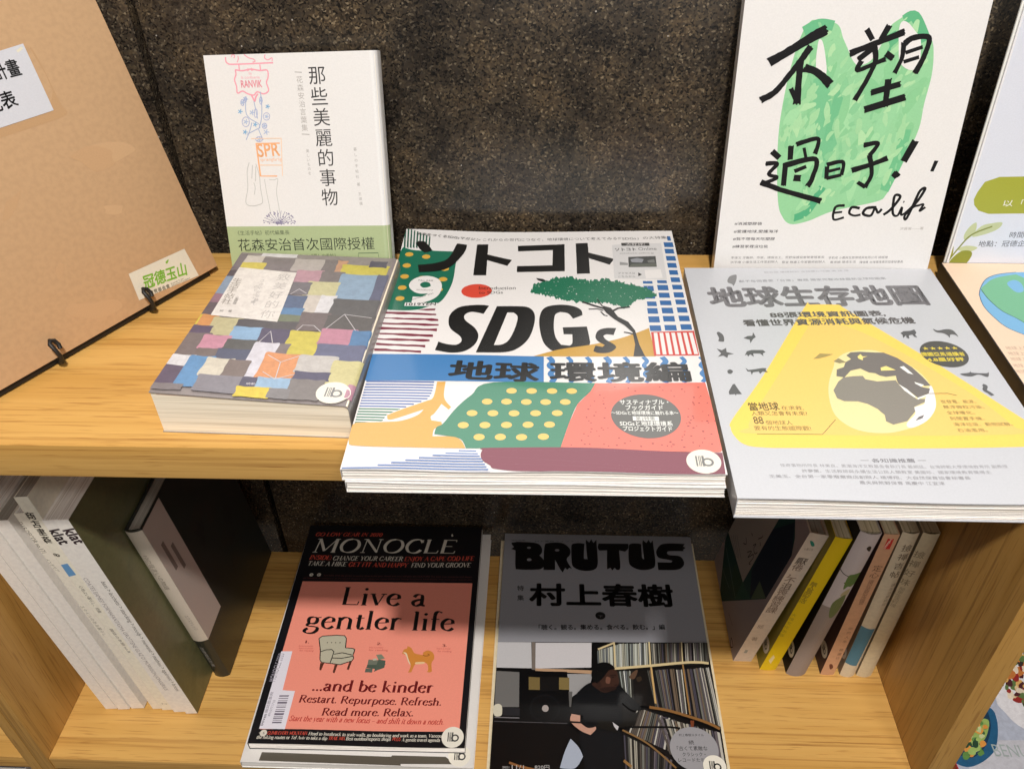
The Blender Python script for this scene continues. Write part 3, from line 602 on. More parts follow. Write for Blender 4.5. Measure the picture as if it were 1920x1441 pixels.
 ('C',(232,228,226),(178.4,191.5),0.31,0.23),
 ('C',(232,228,226),(112.5,186.3),0.46,0.26),
 ('C',(232,228,226),(176.1,199.5),0.37,0.43),
 ('C',(232,228,226),(138.5,193.5),0.26,0.33),
 ('C',(232,228,226),(113.4,203.1),0.27,0.45),
 ('C',(232,228,226),(122.3,189.8),0.21,0.48),
 ('C',(232,228,226),(125.2,207.9),0.24,0.46),
 ('C',(232,228,226),(167.9,186.5),0.33,0.21),
 ('C',(232,228,226),(140.3,198),0.48,0.23),
 ('C',(232,228,226),(131.8,187.6),0.21,0.47),
 ('C',(232,228,226),(136.4,195),0.38,0.45),
 ('C',(232,228,226),(117.5,187.4),0.23,0.4),
 ('C',(232,228,226),(113.3,189.5),0.23,0.24),
 ('C',(232,228,226),(113.8,201.4),0.28,0.47),
 ('C',(232,228,226),(163.4,200.6),0.48,0.23),
 ('C',(232,228,226),(129.3,184.6),0.47,0.39),
 ('C',(232,228,226),(196.1,209.1),0.45,0.39),
 ('C',(232,228,226),(167.9,187.8),0.21,0.24),
 ('C',(232,228,226),(122.8,197.3),0.34,0.34),
 ('C',(232,228,226),(142,190.3),0.43,0.41),
 ('C',(232,228,226),(114,206.1),0.25,0.25),
 ('C',(232,228,226),(160.7,205.2),0.37,0.28),
 ('C',(232,228,226),(142.1,191.2),0.46,0.24),
 ('C',(232,228,226),(140.6,184),0.24,0.19),
 ('C',(232,228,226),(127.3,188),0.4,0.46),
 ('C',(232,228,226),(154.2,209.4),0.27,0.4),
 ('C',(232,228,226),(145,206.6),0.29,0.32),
 ('C',(232,228,226),(141.6,198.2),0.22,0.19),
 ('C',(232,228,226),(178,190.8),0.31,0.21),
 ('C',(232,228,226),(136.4,195.2),0.45,0.32),
 ('C',(232,228,226),(194.6,196.3),0.23,0.36),
 ('C',(232,228,226),(162.5,194.2),0.4,0.19),
 ('C',(232,228,226),(148.3,188.8),0.22,0.19),
 ('C',(232,228,226),(126.7,202.5),0.31,0.27),
 ('C',(232,228,226),(166,205.9),0.28,0.38),
 ('C',(232,228,226),(157.3,184.7),0.46,0.26),
 ('C',(232,228,226),(139.8,195.8),0.34,0.29),
 ('C',(232,228,226),(185.8,205.2),0.32,0.22),
 ('C',(232,228,226),(186.7,194.4),0.48,0.22),
 ('C',(232,228,226),(172,194.3),0.2,0.43),
 ('C',(232,228,226),(187,208.4),0.46,0.42),
 ('C',(232,228,226),(162.9,195.7),0.26,0.2),
 ('C',(232,228,226),(151.5,187.1),0.24,0.32),
 ('C',(232,228,226),(135.2,191.6),0.47,0.45),
 ('C',(232,228,226),(135.8,199),0.18,0.34),
 ('C',(232,228,226),(183.7,187.8),0.2,0.31),
 ('C',(232,228,226),(117.8,198.7),0.45,0.27),
 ('C',(232,228,226),(182.8,184.9),0.43,0.24),
 ('C',(232,228,226),(189,185.8),0.48,0.18),
 ('C',(232,228,226),(111.1,202.3),0.34,0.31),
 ('C',(232,228,226),(118.9,192.9),0.38,0.37),
 ('C',(232,228,226),(154.9,195.5),0.39,0.2),
 ('C',(232,228,226),(148.8,206.8),0.21,0.41),
 ('C',(232,228,226),(138.9,201.1),0.26,0.36),
 ('C',(232,228,226),(121.1,192.9),0.2,0.47),
 ('C',(232,228,226),(124.4,189.6),0.34,0.31),
 ('C',(232,228,226),(137.2,200.6),0.41,0.34),
 ('C',(232,228,226),(157.4,203.7),0.37,0.23),
 ('S',(22,22,22),2.2,((146.3,180),(152,176.5),(162.5,170.8)),0,0),
 ('S',(22,22,22),2,((166,166.3),(172,171.6),(180.9,173.5)),0,0),
 ('S',(22,22,22),1.2,((150.5,170.3),(156.8,170.8),(161.1,168.5)),0,0),
 ('S',(22,22,22),1.2,((159.2,167.4),(161.5,162.9),(163.9,161.8)),0,0),
 ('S',(22,22,22),1.5,((174.4,141.5),(177.3,140.7),(180.8,139.1)),0,0),
 ('S',(22,22,22),1,((157.3,183.6),(160.7,174.3),(165.6,169.7)),0,0),
 ('P',(22,22,22),((161.4,174.7),(166.9,172),(171.3,160.7),(178.3,154.1),(182.4,143.3),(184,126.6),(186.8,113),(178.9,113),(181.1,126.6),(180.4,141.2),(175.5,149.7),(168.6,157.3),(163.4,165.1),(160.6,172)),0),
 ('P',(22,22,22),((111.3,213.9),(116.6,212.4),(120,209.1),(115.3,208.9),(112.6,210.9)),0),
 ('P',(214,212,212),((172.8,264.5),(213.1,267.4),(212.1,212),(171.8,212.6)),0),
 ('R',(70,68,68),((180.5,262.8),(203.3,262.8),(203.3,267.6),(180.5,267.6))),
 ('T',(232,228,226),'大好評!',(184,263.6),(199.4,263.6),3.6,0,0),
 ('T',(60,60,60),'ソトコト',(175,254.6),(191.7,255.1),5.1,0.03,0),
 ('T',(110,110,110),'Online',(193.8,255.4),(208.5,256),4.8,0,0),
 ('T',(120,120,120),'sotokoto-online.jp',(178.2,249.8),(205.9,250.4),1.9,0,0),
 ('P',(70,72,72),((184.7,244.9),(206.6,246.5),(206,230.1),(183.9,229.3)),0),
 ('P',(150,152,158),((186.1,241),(191.5,243.5),(196.8,241.6),(195,236.2),(186.9,236.7)),0),
 ('P',(120,122,120),((199.4,239.5),(205,241.6),(205.2,236.2),(199.8,236.2)),0),
 ('P',(100,104,96),((186.7,234),(205.8,235.2),(205.8,230.9),(184.2,229.8)),0),
 ('P',(150,150,150),((177.4,237.2),(183.8,235.6),(183.6,232.4),(177.1,232.4)),0),
 ('T',(90,90,90),'アクセスは',(175.2,219),(188.3,219.4),2.7,0,0),
 ('T',(90,90,90),'こちらから',(174.9,214.2),(187.9,214.5),2.7,0,0),
 ('P',(22,22,22),((190.7,221.4),(193.5,218.6),(190.4,216)),0),
 ('P',(232,228,226),((196.1,225.1),(208.7,226.2),(209,213.8),(195.9,212.7)),0),
 ('T',(50,50,50),'未来をつくるSDGsマガジン',(9.6,278.5),(63.8,272.3),4.3,0,0),
 ('T',(50,50,50),'これからの世代につなぐ、地球環境について考えてみる!',(66,273.1),(179,273.7),4.6,0,0),
 ('T',(90,90,90),'「SDGs」の大特集!',(179.9,272.9),(219.9,275.2),4.6,0,0),
 ('P',(120,34,58),((0.4,166.5),(5.2,166.4),(9.9,166.4),(14.7,166.3),(19.6,165.5),(24.4,165.3),(29.1,164.9),(34,164.3),(38.7,164),(38.9,162.1),(34.2,162),(29.5,162.4),(24.7,162.7),(19.9,163.2),(15.2,162.8),(10.5,162.8),(5.6,163.8),(0.8,163.9)),0),
 ('P',(120,34,58),((0.6,158.9),(5.7,158.6),(10.6,159.1),(15.8,158.2),(20.8,158.3),(25.8,158.3),(30.9,157.8),(35.8,158.1),(40.9,157),(41.2,154.7),(36.2,154.3),(31.1,155.9),(26.1,155.5),(21.1,155.9),(16,156.4),(11,156.4),(5.8,157.5),(0.8,157.6)),0),
 ('P',(120,34,58),((0.7,152.3),(5.8,152),(11,151.8),(16.1,152.2),(21.3,151.7),(26.4,151.5),(31.6,151.3),(36.7,150.7),(41.9,150.4),(42.1,148.5),(37,148.3),(31.9,148.1),(26.7,149),(21.6,149.4),(16.5,149.3),(11.3,149.5),(6.2,149.7),(1,150.4)),0),
 ('P',(120,34,58),((0.4,146.7),(5.6,146.5),(10.7,146),(15.9,145.6),(20.9,145.6),(26,145.2),(31.2,144.6),(36.2,144.6),(41.3,144.9),(41.6,141.2),(36.5,142.2),(31.4,142.4),(26.4,142.7),(21.3,142.8),(16.2,143.2),(11.1,143.2),(6,143.4),(1,143.3)),0),
 ('P',(120,34,58),((0.6,139.2),(5.4,139.3),(10.3,138.9),(15.1,138.9),(19.9,138.7),(24.7,138.2),(29.6,137.6),(34.4,137.4),(39.2,137.4),(39.6,134.3),(34.8,134.4),(29.9,135.2),(25.2,135),(20.4,135.3),(15.5,135.9),(10.5,137),(5.7,137.1),(0.9,137.5)),0),
 ('P',(120,34,58),((0.4,132.7),(5.2,132.1),(9.7,132.6),(14.3,132.7),(19,132.2),(23.7,131.6),(28.3,131.6),(32.9,131.7),(37.6,131),(37.8,128.9),(33.3,128.4),(28.6,128.9),(23.9,129.7),(19.4,129.3),(14.8,129.3),(10.1,130),(5.4,130.5),(0.7,131)),0),
 ('P',(120,34,58),((0.2,127.3),(4.7,126.6),(9.1,126.1),(13.5,125.6),(17.8,125.6),(22.3,124.9),(26.6,125),(30.9,124.6),(35.3,124.5),(35.6,121.3),(31.2,122.4),(26.9,122.7),(22.6,122.7),(18.2,123.1),(13.8,123.8),(9.5,123.4),(5.1,124),(0.7,124.4)),0),
 ('P',(120,34,58),((0.1,120.5),(4.2,120.3),(8.3,120.3),(12.6,119.1),(16.7,118.8),(20.8,118.9),(25,118.4),(29.1,117.8),(33.2,117.8),(33.5,115.1),(29.4,115.6),(25.3,116.2),(21.2,116.1),(17,116.6),(12.9,117),(8.8,117.1),(4.7,117.2),(0.6,117.5)),0),
 ('P',(120,34,58),((24,169.4),(29.8,170.6),(37.5,171.1),(37.2,168.6),(31.1,168.3)),0),
 ('P',(60,122,180),((-6.6,113.9),(118,112.1),(118.2,83.5),(-1.3,84)),0),
 ('S',(60,122,180),4,((121.3,111.6),(123.8,106.9),(121.9,102.1),(124.4,97.5),(122.6,92.8),(125,88.3),(123.2,83.8)),1,0),
 ('S',(60,122,180),3,((134.1,111.8),(136.6,107),(134.6,102.2),(137,97.6),(135.1,93),(137.5,88.4),(135.6,83.9)),1,0),
 ('S',(60,122,180),3,((147,111.9),(149.3,107.1),(147.3,102.4),(149.6,97.7),(147.6,93.1),(149.9,88.6),(147.9,84.1)),1,0),
 ('S',(60,122,180),4,((159.8,112),(162.1,107.2),(159.9,102.5),(162.2,97.9),(160.1,93.2),(162.3,88.7),(160.3,84.2)),1,0),
 ('S',(60,122,180),3,((172.6,112.1),(174.8,107.4),(172.6,102.6),(174.7,98),(172.6,93.4),(174.7,88.8),(172.6,84.3)),1,0),
 ('S',(60,122,180),3,((185.4,112.3),(187.5,107.5),(185.2,102.8),(187.3,98.1),(185,93.5),(187.1,89),(184.9,84.5)),1,0),
 ('S',(60,122,180),4,((198.1,112.4),(200.1,107.6),(197.8,102.9),(199.8,98.2),(197.5,93.6),(199.4,89.1),(197.1,84.6)),1,0),
 ('S',(60,122,180),3,((210.9,112.5),(212.8,107.7),(210.4,103),(212.3,98.4),(209.9,93.8),(211.8,89.2),(209.4,84.7)),1,0),
 ('S',(60,122,180),3,((223.6,112.6),(225.4,107.9),(222.9,103.1),(224.7,98.5),(222.3,93.9),(224.1,89.4),(221.6,84.9)),1,0),
 ('T',(22,22,22),'地球',(55.2,87.9),(114.1,85.7),19.6,0.035,0),
 ('T',(22,22,22),'環境編',(123,87.2),(214,87.3),19.6,0.035,0),
 ('S',(84,110,170),1.5,((1,83.1),(46.2,82.2)),0,0),
 ('S',(84,110,170),1.5,((1,80.2),(46.2,79.3)),0,0),
 ('S',(84,110,170),1.5,((1,77.3),(46.2,76.5)),0,0),
 ('S',(84,110,170),1.5,((1,74.5),(46,73.6)),0,0),
 ('S',(84,110,170),1.5,((1,71.6),(45.7,70.8)),0,0),
 ('S',(84,110,170),1.5,((1,68.8),(44.9,68)),0,0),
 ('S',(84,110,170),1.5,((1,66),(43.8,65.2)),0,0),
 ('S',(84,110,170),1.5,((1,63.3),(40.2,62.4)),0,0),
 ('S',(84,110,170),1.5,((1,60.5),(35.7,59.6)),0,0),
 ('S',(84,110,170),1.5,((1,57.8),(31.2,56.9)),0,0),
 ('S',(60,120,96),1.5,((1,55.1),(27.7,54.2)),0,0),
 ('S',(60,120,96),1.5,((1,52.4),(25.1,51.5)),0,0),
 ('S',(60,120,96),1.5,((1,49.8),(22.7,48.8)),0,0),
 ('S',(60,120,96),1.5,((1,47.1),(20.7,46.1)),0,0),
 ('S',(60,120,96),1.5,((1,44.5),(19.2,43.5)),0,0),
 ('S',(60,120,96),1.5,((1,41.9),(17.8,40.9)),0,0),
 ('P',(232,228,226),((18.2,42.7),(19.8,48.4),(24.9,52.6),(40.4,61.4),(46.7,66.9),(47,82.7),(55,82.8),(55.1,66.6),(59.9,60.6),(60,53.1),(56.3,54.5),(53.6,41.6),(2.2,40.9)),0),
 ('P',(216,164,72),((48.1,82.7),(53.7,82.8),(54.3,66.6),(59.7,57.1),(58.4,54.6),(53.3,60),(49.9,50.9),(47.8,47.7),(48.7,44),(55.1,42.8),(55.2,39.2),(51.2,35.9),(50.9,29.5),(62.8,29.7),(68.3,26.8),(71.8,19.8),(27.2,19.1),(4.7,20.3),(0.6,23.7),(-0.8,36.8),(1.9,41.3),(19.7,41.9),(30.4,43.3),(39.2,48.6),(42.6,54.3),(24.8,44.5),(20.9,44.8),(20.3,48.4),(28.8,54.2),(43,62.5),(47.3,66.5)),2),
 ('P',(50,128,98),((85,82.7),(152.3,83.4),(148.5,74.8),(139.8,61.6),(134,42.7),(128.7,20.6),(72.1,19.8),(68.2,27.8),(60.1,30.1),(51.7,31.5),(52.6,37.9),(56.3,41.6),(63,56.3),(71.7,69.4)),2),
 ('P',(226,110,92),((151.9,83.4),(223.1,84.2),(224.3,60.5),(224.3,20.5),(222.9,18.3),(128.7,20.6),(134,42.7),(139.8,61.6),(148.5,74.8)),0),
 ('C',(232,192,98),(97.4,74.2),3.4,2.9),
 ('C',(232,192,98),(110.4,74.3),3.4,2.9),
 ('C',(232,192,98),(123.6,74.5),3.4,2.9),
 ('C',(232,192,98),(136.3,74.7),3.4,2.9),
 ('C',(232,192,98),(82.2,63),3.4,2.9),
 ('C',(232,192,98),(94.6,63.2),3.4,2.9),
 ('C',(232,192,98),(107.2,63.1),3.4,2.9),
 ('C',(232,192,98),(119.5,63.2),3.4,2.9),
 ('C',(232,192,98),(132,63.4),3.4,2.9),
 ('C',(232,192,98),(73.4,51.6),3.4,2.9),
 ('C',(232,192,98),(86.5,51.8),3.4,2.9),
 ('C',(232,192,98),(99.8,51.9),3.4,2.9),
 ('C',(232,192,98),(113.3,52.1),3.4,2.9),
 ('C',(232,192,98),(126.8,52.3),3.4,2.9),
 ('C',(232,192,98),(68.8,40.2),3.4,2.9),
 ('C',(232,192,98),(82.2,40.6),3.4,2.9),
 ('C',(232,192,98),(95.5,40.9),3.4,2.9),
 ('C',(232,192,98),(108.8,41.1),3.4,2.9),
 ('C',(232,192,98),(122,41.3),3.4,2.9),
 ('C',(232,192,98),(79.3,29.7),3.4,2.9),
 ('C',(232,192,98),(92.2,29.9),3.4,2.9),
 ('C',(232,192,98),(105.1,29.7),3.4,2.9),
 ('C',(232,192,98),(118.3,30.1),3.4,2.9),
 ('C',(140,44,46),(154.6,23.8),0.42,0.55),
 ('C',(140,44,46),(227.9,68.2),0.67,0.47),
 ('C',(140,44,46),(152,31),0.4,0.38),
 ('C',(140,44,46),(170.5,27.3),0.54,0.34),
 ('C',(140,44,46),(157.3,22.3),0.39,0.52),
 ('C',(140,44,46),(215.8,45.9),0.43,0.32),
 ('C',(140,44,46),(220.6,51.4),0.45,0.64),
 ('C',(140,44,46),(216.4,63.4),0.53,0.62),
 ('C',(140,44,46),(147.1,34.6),0.41,0.55),
 ('C',(140,44,46),(195.8,25.1),0.76,0.48),
 ('C',(140,44,46),(154.2,71),0.61,0.48),
 ('C',(140,44,46),(141.3,26.8),0.6,0.55),
 ('C',(140,44,46),(156,65.2),0.37,0.42),
 ('C',(140,44,46),(218.3,70.2),0.55,0.36),
 ('C',(140,44,46),(192.3,23.7),0.46,0.58),
 ('C',(140,44,46),(164.3,79.7),0.73,0.42),
 ('C',(140,44,46),(151,53.6),0.47,0.45),
 ('C',(140,44,46),(145,48.5),0.53,0.59),
 ('C',(140,44,46),(227.5,77.3),0.37,0.35),
 ('C',(140,44,46),(226.6,81.1),0.76,0.38),
 ('C',(140,44,46),(218,79.1),0.82,0.57),
 ('C',(140,44,46),(223.7,46.1),0.45,0.65),
 ('C',(140,44,46),(177.2,75.4),0.65,0.48),
 ('C',(140,44,46),(146.3,45),0.58,0.35),
 ('C',(140,44,46),(156.7,68.1),0.57,0.34),
 ('C',(140,44,46),(193.4,79.5),0.53,0.46),
 ('C',(140,44,46),(143.1,23.3),0.72,0.48),
 ('C',(140,44,46),(156.1,48.3),0.72,0.53),
 ('C',(140,44,46),(215.2,36.7),0.81,0.65),
 ('C',(140,44,46),(156.2,62),0.62,0.65),
 ('C',(140,44,46),(167.1,25.1),0.77,0.49),
 ('C',(140,44,46),(189.1,24.6),0.74,0.41),
 ('C',(140,44,46),(213.9,68.9),0.54,0.65),
 ('C',(140,44,46),(213.1,61.8),0.5,0.52),
 ('C',(140,44,46),(209.8,40),0.81,0.56),
 ('C',(140,44,46),(208.5,44.5),0.53,0.45),
 ('C',(140,44,46),(212.6,64.4),0.39,0.56),
 ('C',(140,44,46),(145.4,30.9),0.49,0.4),
 ('C',(140,44,46),(207.8,50.3),0.49,0.62),
 ('C',(140,44,46),(219.8,34.2),0.72,0.39),
 ('C',(140,44,46),(207.9,44.9),0.76,0.43),
 ('C',(140,44,46),(203.6,33.8),0.55,0.54),
 ('C',(140,44,46),(202.2,22.8),0.8,0.58),
 ('C',(140,44,46),(147.6,43.3),0.69,0.33),
 ('C',(140,44,46),(213.5,26.7),0.4,0.52),
 ('C',(140,44,46),(212,41.8),0.51,0.31),
 ('C',(140,44,46),(215.2,30.3),0.67,0.43),
 ('C',(140,44,46),(207.6,32.6),0.71,0.52),
 ('C',(140,44,46),(150.5,64.5),0.55,0.46),
 ('C',(140,44,46),(208.8,74.8),0.47,0.41),
 ('C',(140,44,46),(150.8,35.5),0.41,0.32),
 ('C',(140,44,46),(209.2,47.1),0.52,0.62),
 ('C',(140,44,46),(183.8,25.6),0.84,0.64),
 ('C',(140,44,46),(147.8,60.1),0.56,0.36),
 ('C',(140,44,46),(207.2,77.2),0.79,0.51),
 ('C',(140,44,46),(219,46.1),0.79,0.63),
 ('C',(140,44,46),(194.7,23.3),0.6,0.43),
 ('C',(140,44,46),(211.1,49),0.51,0.54),
 ('C',(140,44,46),(210.8,50.6),0.83,0.49),
 ('C',(140,44,46),(221.5,63.3),0.46,0.49),
 ('C',(140,44,46),(202.2,32),0.67,0.34),
 ('C',(140,44,46),(173,78.5),0.54,0.64),
 ('C',(140,44,46),(200.2,75.9),0.45,0.51),
 ('C',(140,44,46),(146,23.5),0.56,0.53),
 ('C',(140,44,46),(225.7,74.5),0.84,0.31),
 ('C',(140,44,46),(225.3,59.2),0.81,0.53),
 ('C',(140,44,46),(157.1,57.9),0.53,0.43),
 ('C',(140,44,46),(209.1,57.9),0.66,0.31),
 ('C',(140,44,46),(147.7,37.7),0.79,0.41),
 ('C',(140,44,46),(204.2,36.7),0.64,0.39),
 ('C',(140,44,46),(212.8,63.1),0.77,0.46),
 ('C',(140,44,46),(201.5,70.1),0.43,0.6),
 ('C',(140,44,46),(142.9,32.9),0.72,0.38),
 ('C',(140,44,46),(217.2,68.8),0.42,0.31),
 ('C',(140,44,46),(162.2,23.1),0.71,0.57),
 ('C',(140,44,46),(163.9,29.8),0.56,0.63),
 ('C',(140,44,46),(135,22.5),0.41,0.48),
 ('C',(140,44,46),(176.6,22.8),0.7,0.65),
 ('C',(140,44,46),(217.5,55.1),0.43,0.35),
 ('C',(140,44,46),(196.4,25),0.68,0.42),
 ('C',(140,44,46),(157.7,38.7),0.46,0.31),
 ('C',(140,44,46),(153.8,38.7),0.7,0.37),
 ('C',(140,44,46),(206.9,41.6),0.78,0.58),
 ('C',(140,44,46),(194.5,27.3),0.78,0.65),
 ('C',(140,44,46),(206.3,44.1),0.44,0.39),
 ('C',(140,44,46),(154.8,37),0.65,0.37),
 ('C',(140,44,46),(227.9,72.4),0.47,0.51),
 ('C',(140,44,46),(207.9,26.8),0.55,0.58),
 ('C',(140,44,46),(146.4,56.5),0.77,0.54),
 ('C',(140,44,46),(211.3,23.9),0.46,0.57),
 ('C',(140,44,46),(219.5,44.5),0.6,0.43),
 ('C',(140,44,46),(227.2,64.1),0.62,0.37),
 ('C',(140,44,46),(195,76.2),0.52,0.44),
 ('C',(140,44,46),(149.8,50.3),0.74,0.53),
 ('C',(140,44,46),(218.9,25.4),0.59,0.47),
 ('C',(140,44,46),(201.5,29),0.62,0.54),
 ('P',(120,38,62),((82,18.4),(87.1,20.4),(151.7,20.2),(223.8,17.7),(222.8,0.1),(120.8,-0.1),(91.9,2.3),(87.3,5.5),(82.5,10),(81.2,14.6)),2),
 ('C',(92,92,88),(181.9,51.1),21.6,21),
 ('T',(235,235,230),'サスティナブル・',(166.5,61.9),(197.2,62.3),4.8,0.02,0),
 ('T',(235,235,230),'ブックガイド',(169.8,56.6),(193.2,56.9),4.8,0.02,0),
 ('T',(235,235,230),'〜SDGsと地球環境に触れる本〜',(160.6,51.9),(202.3,52.4),3.7,0.02,0),
 ('R',(235,235,230),((173.6,46.2),(189.7,46.2),(189.7,50.3),(173.6,50.3))),
 ('T',(92,92,88),'第2特集',(175.3,46.7),(187.5,46.9),3.6,0,0),
 ('T',(235,235,230),'SDGsと地球環境系',(165.3,41.5),(197.6,41.9),4.5,0.02,0),
 ('T',(235,235,230),'プロジェクトガイド',(166.9,36.7),(196.8,37.1),4.5,0.02,0),
 ('S',(84,120,180),1.1,((67.8,17.8),(78.4,17.8)),0,0),
 ('S',(84,120,180),1.1,((60.2,15.4),(79.6,15.5)),0,0),
 ('S',(84,120,180),1.1,((52.7,12.9),(80.8,13.2)),0,0),
 ('S',(84,120,180),1.1,((45,10.5),(82,10.9)),0,0),
 ('S',(84,120,180),1.1,((37.2,8.1),(83.1,8.7)),0,0),
 ('S',(84,120,180),1.1,((29.2,5.7),(84.3,6.4)),0,0),
 ('S',(84,120,180),1.1,((21.6,3.4),(85.4,4.2)),0,0),
 ('S',(84,120,180),1.1,((0.9,0.8),(86.6,2)),0,0),
 ('S',(84,120,180),1.1,((1,-1.4),(87.7,-0.2)),0,0),
 ('B',(211.9,10.5),10,120),
]
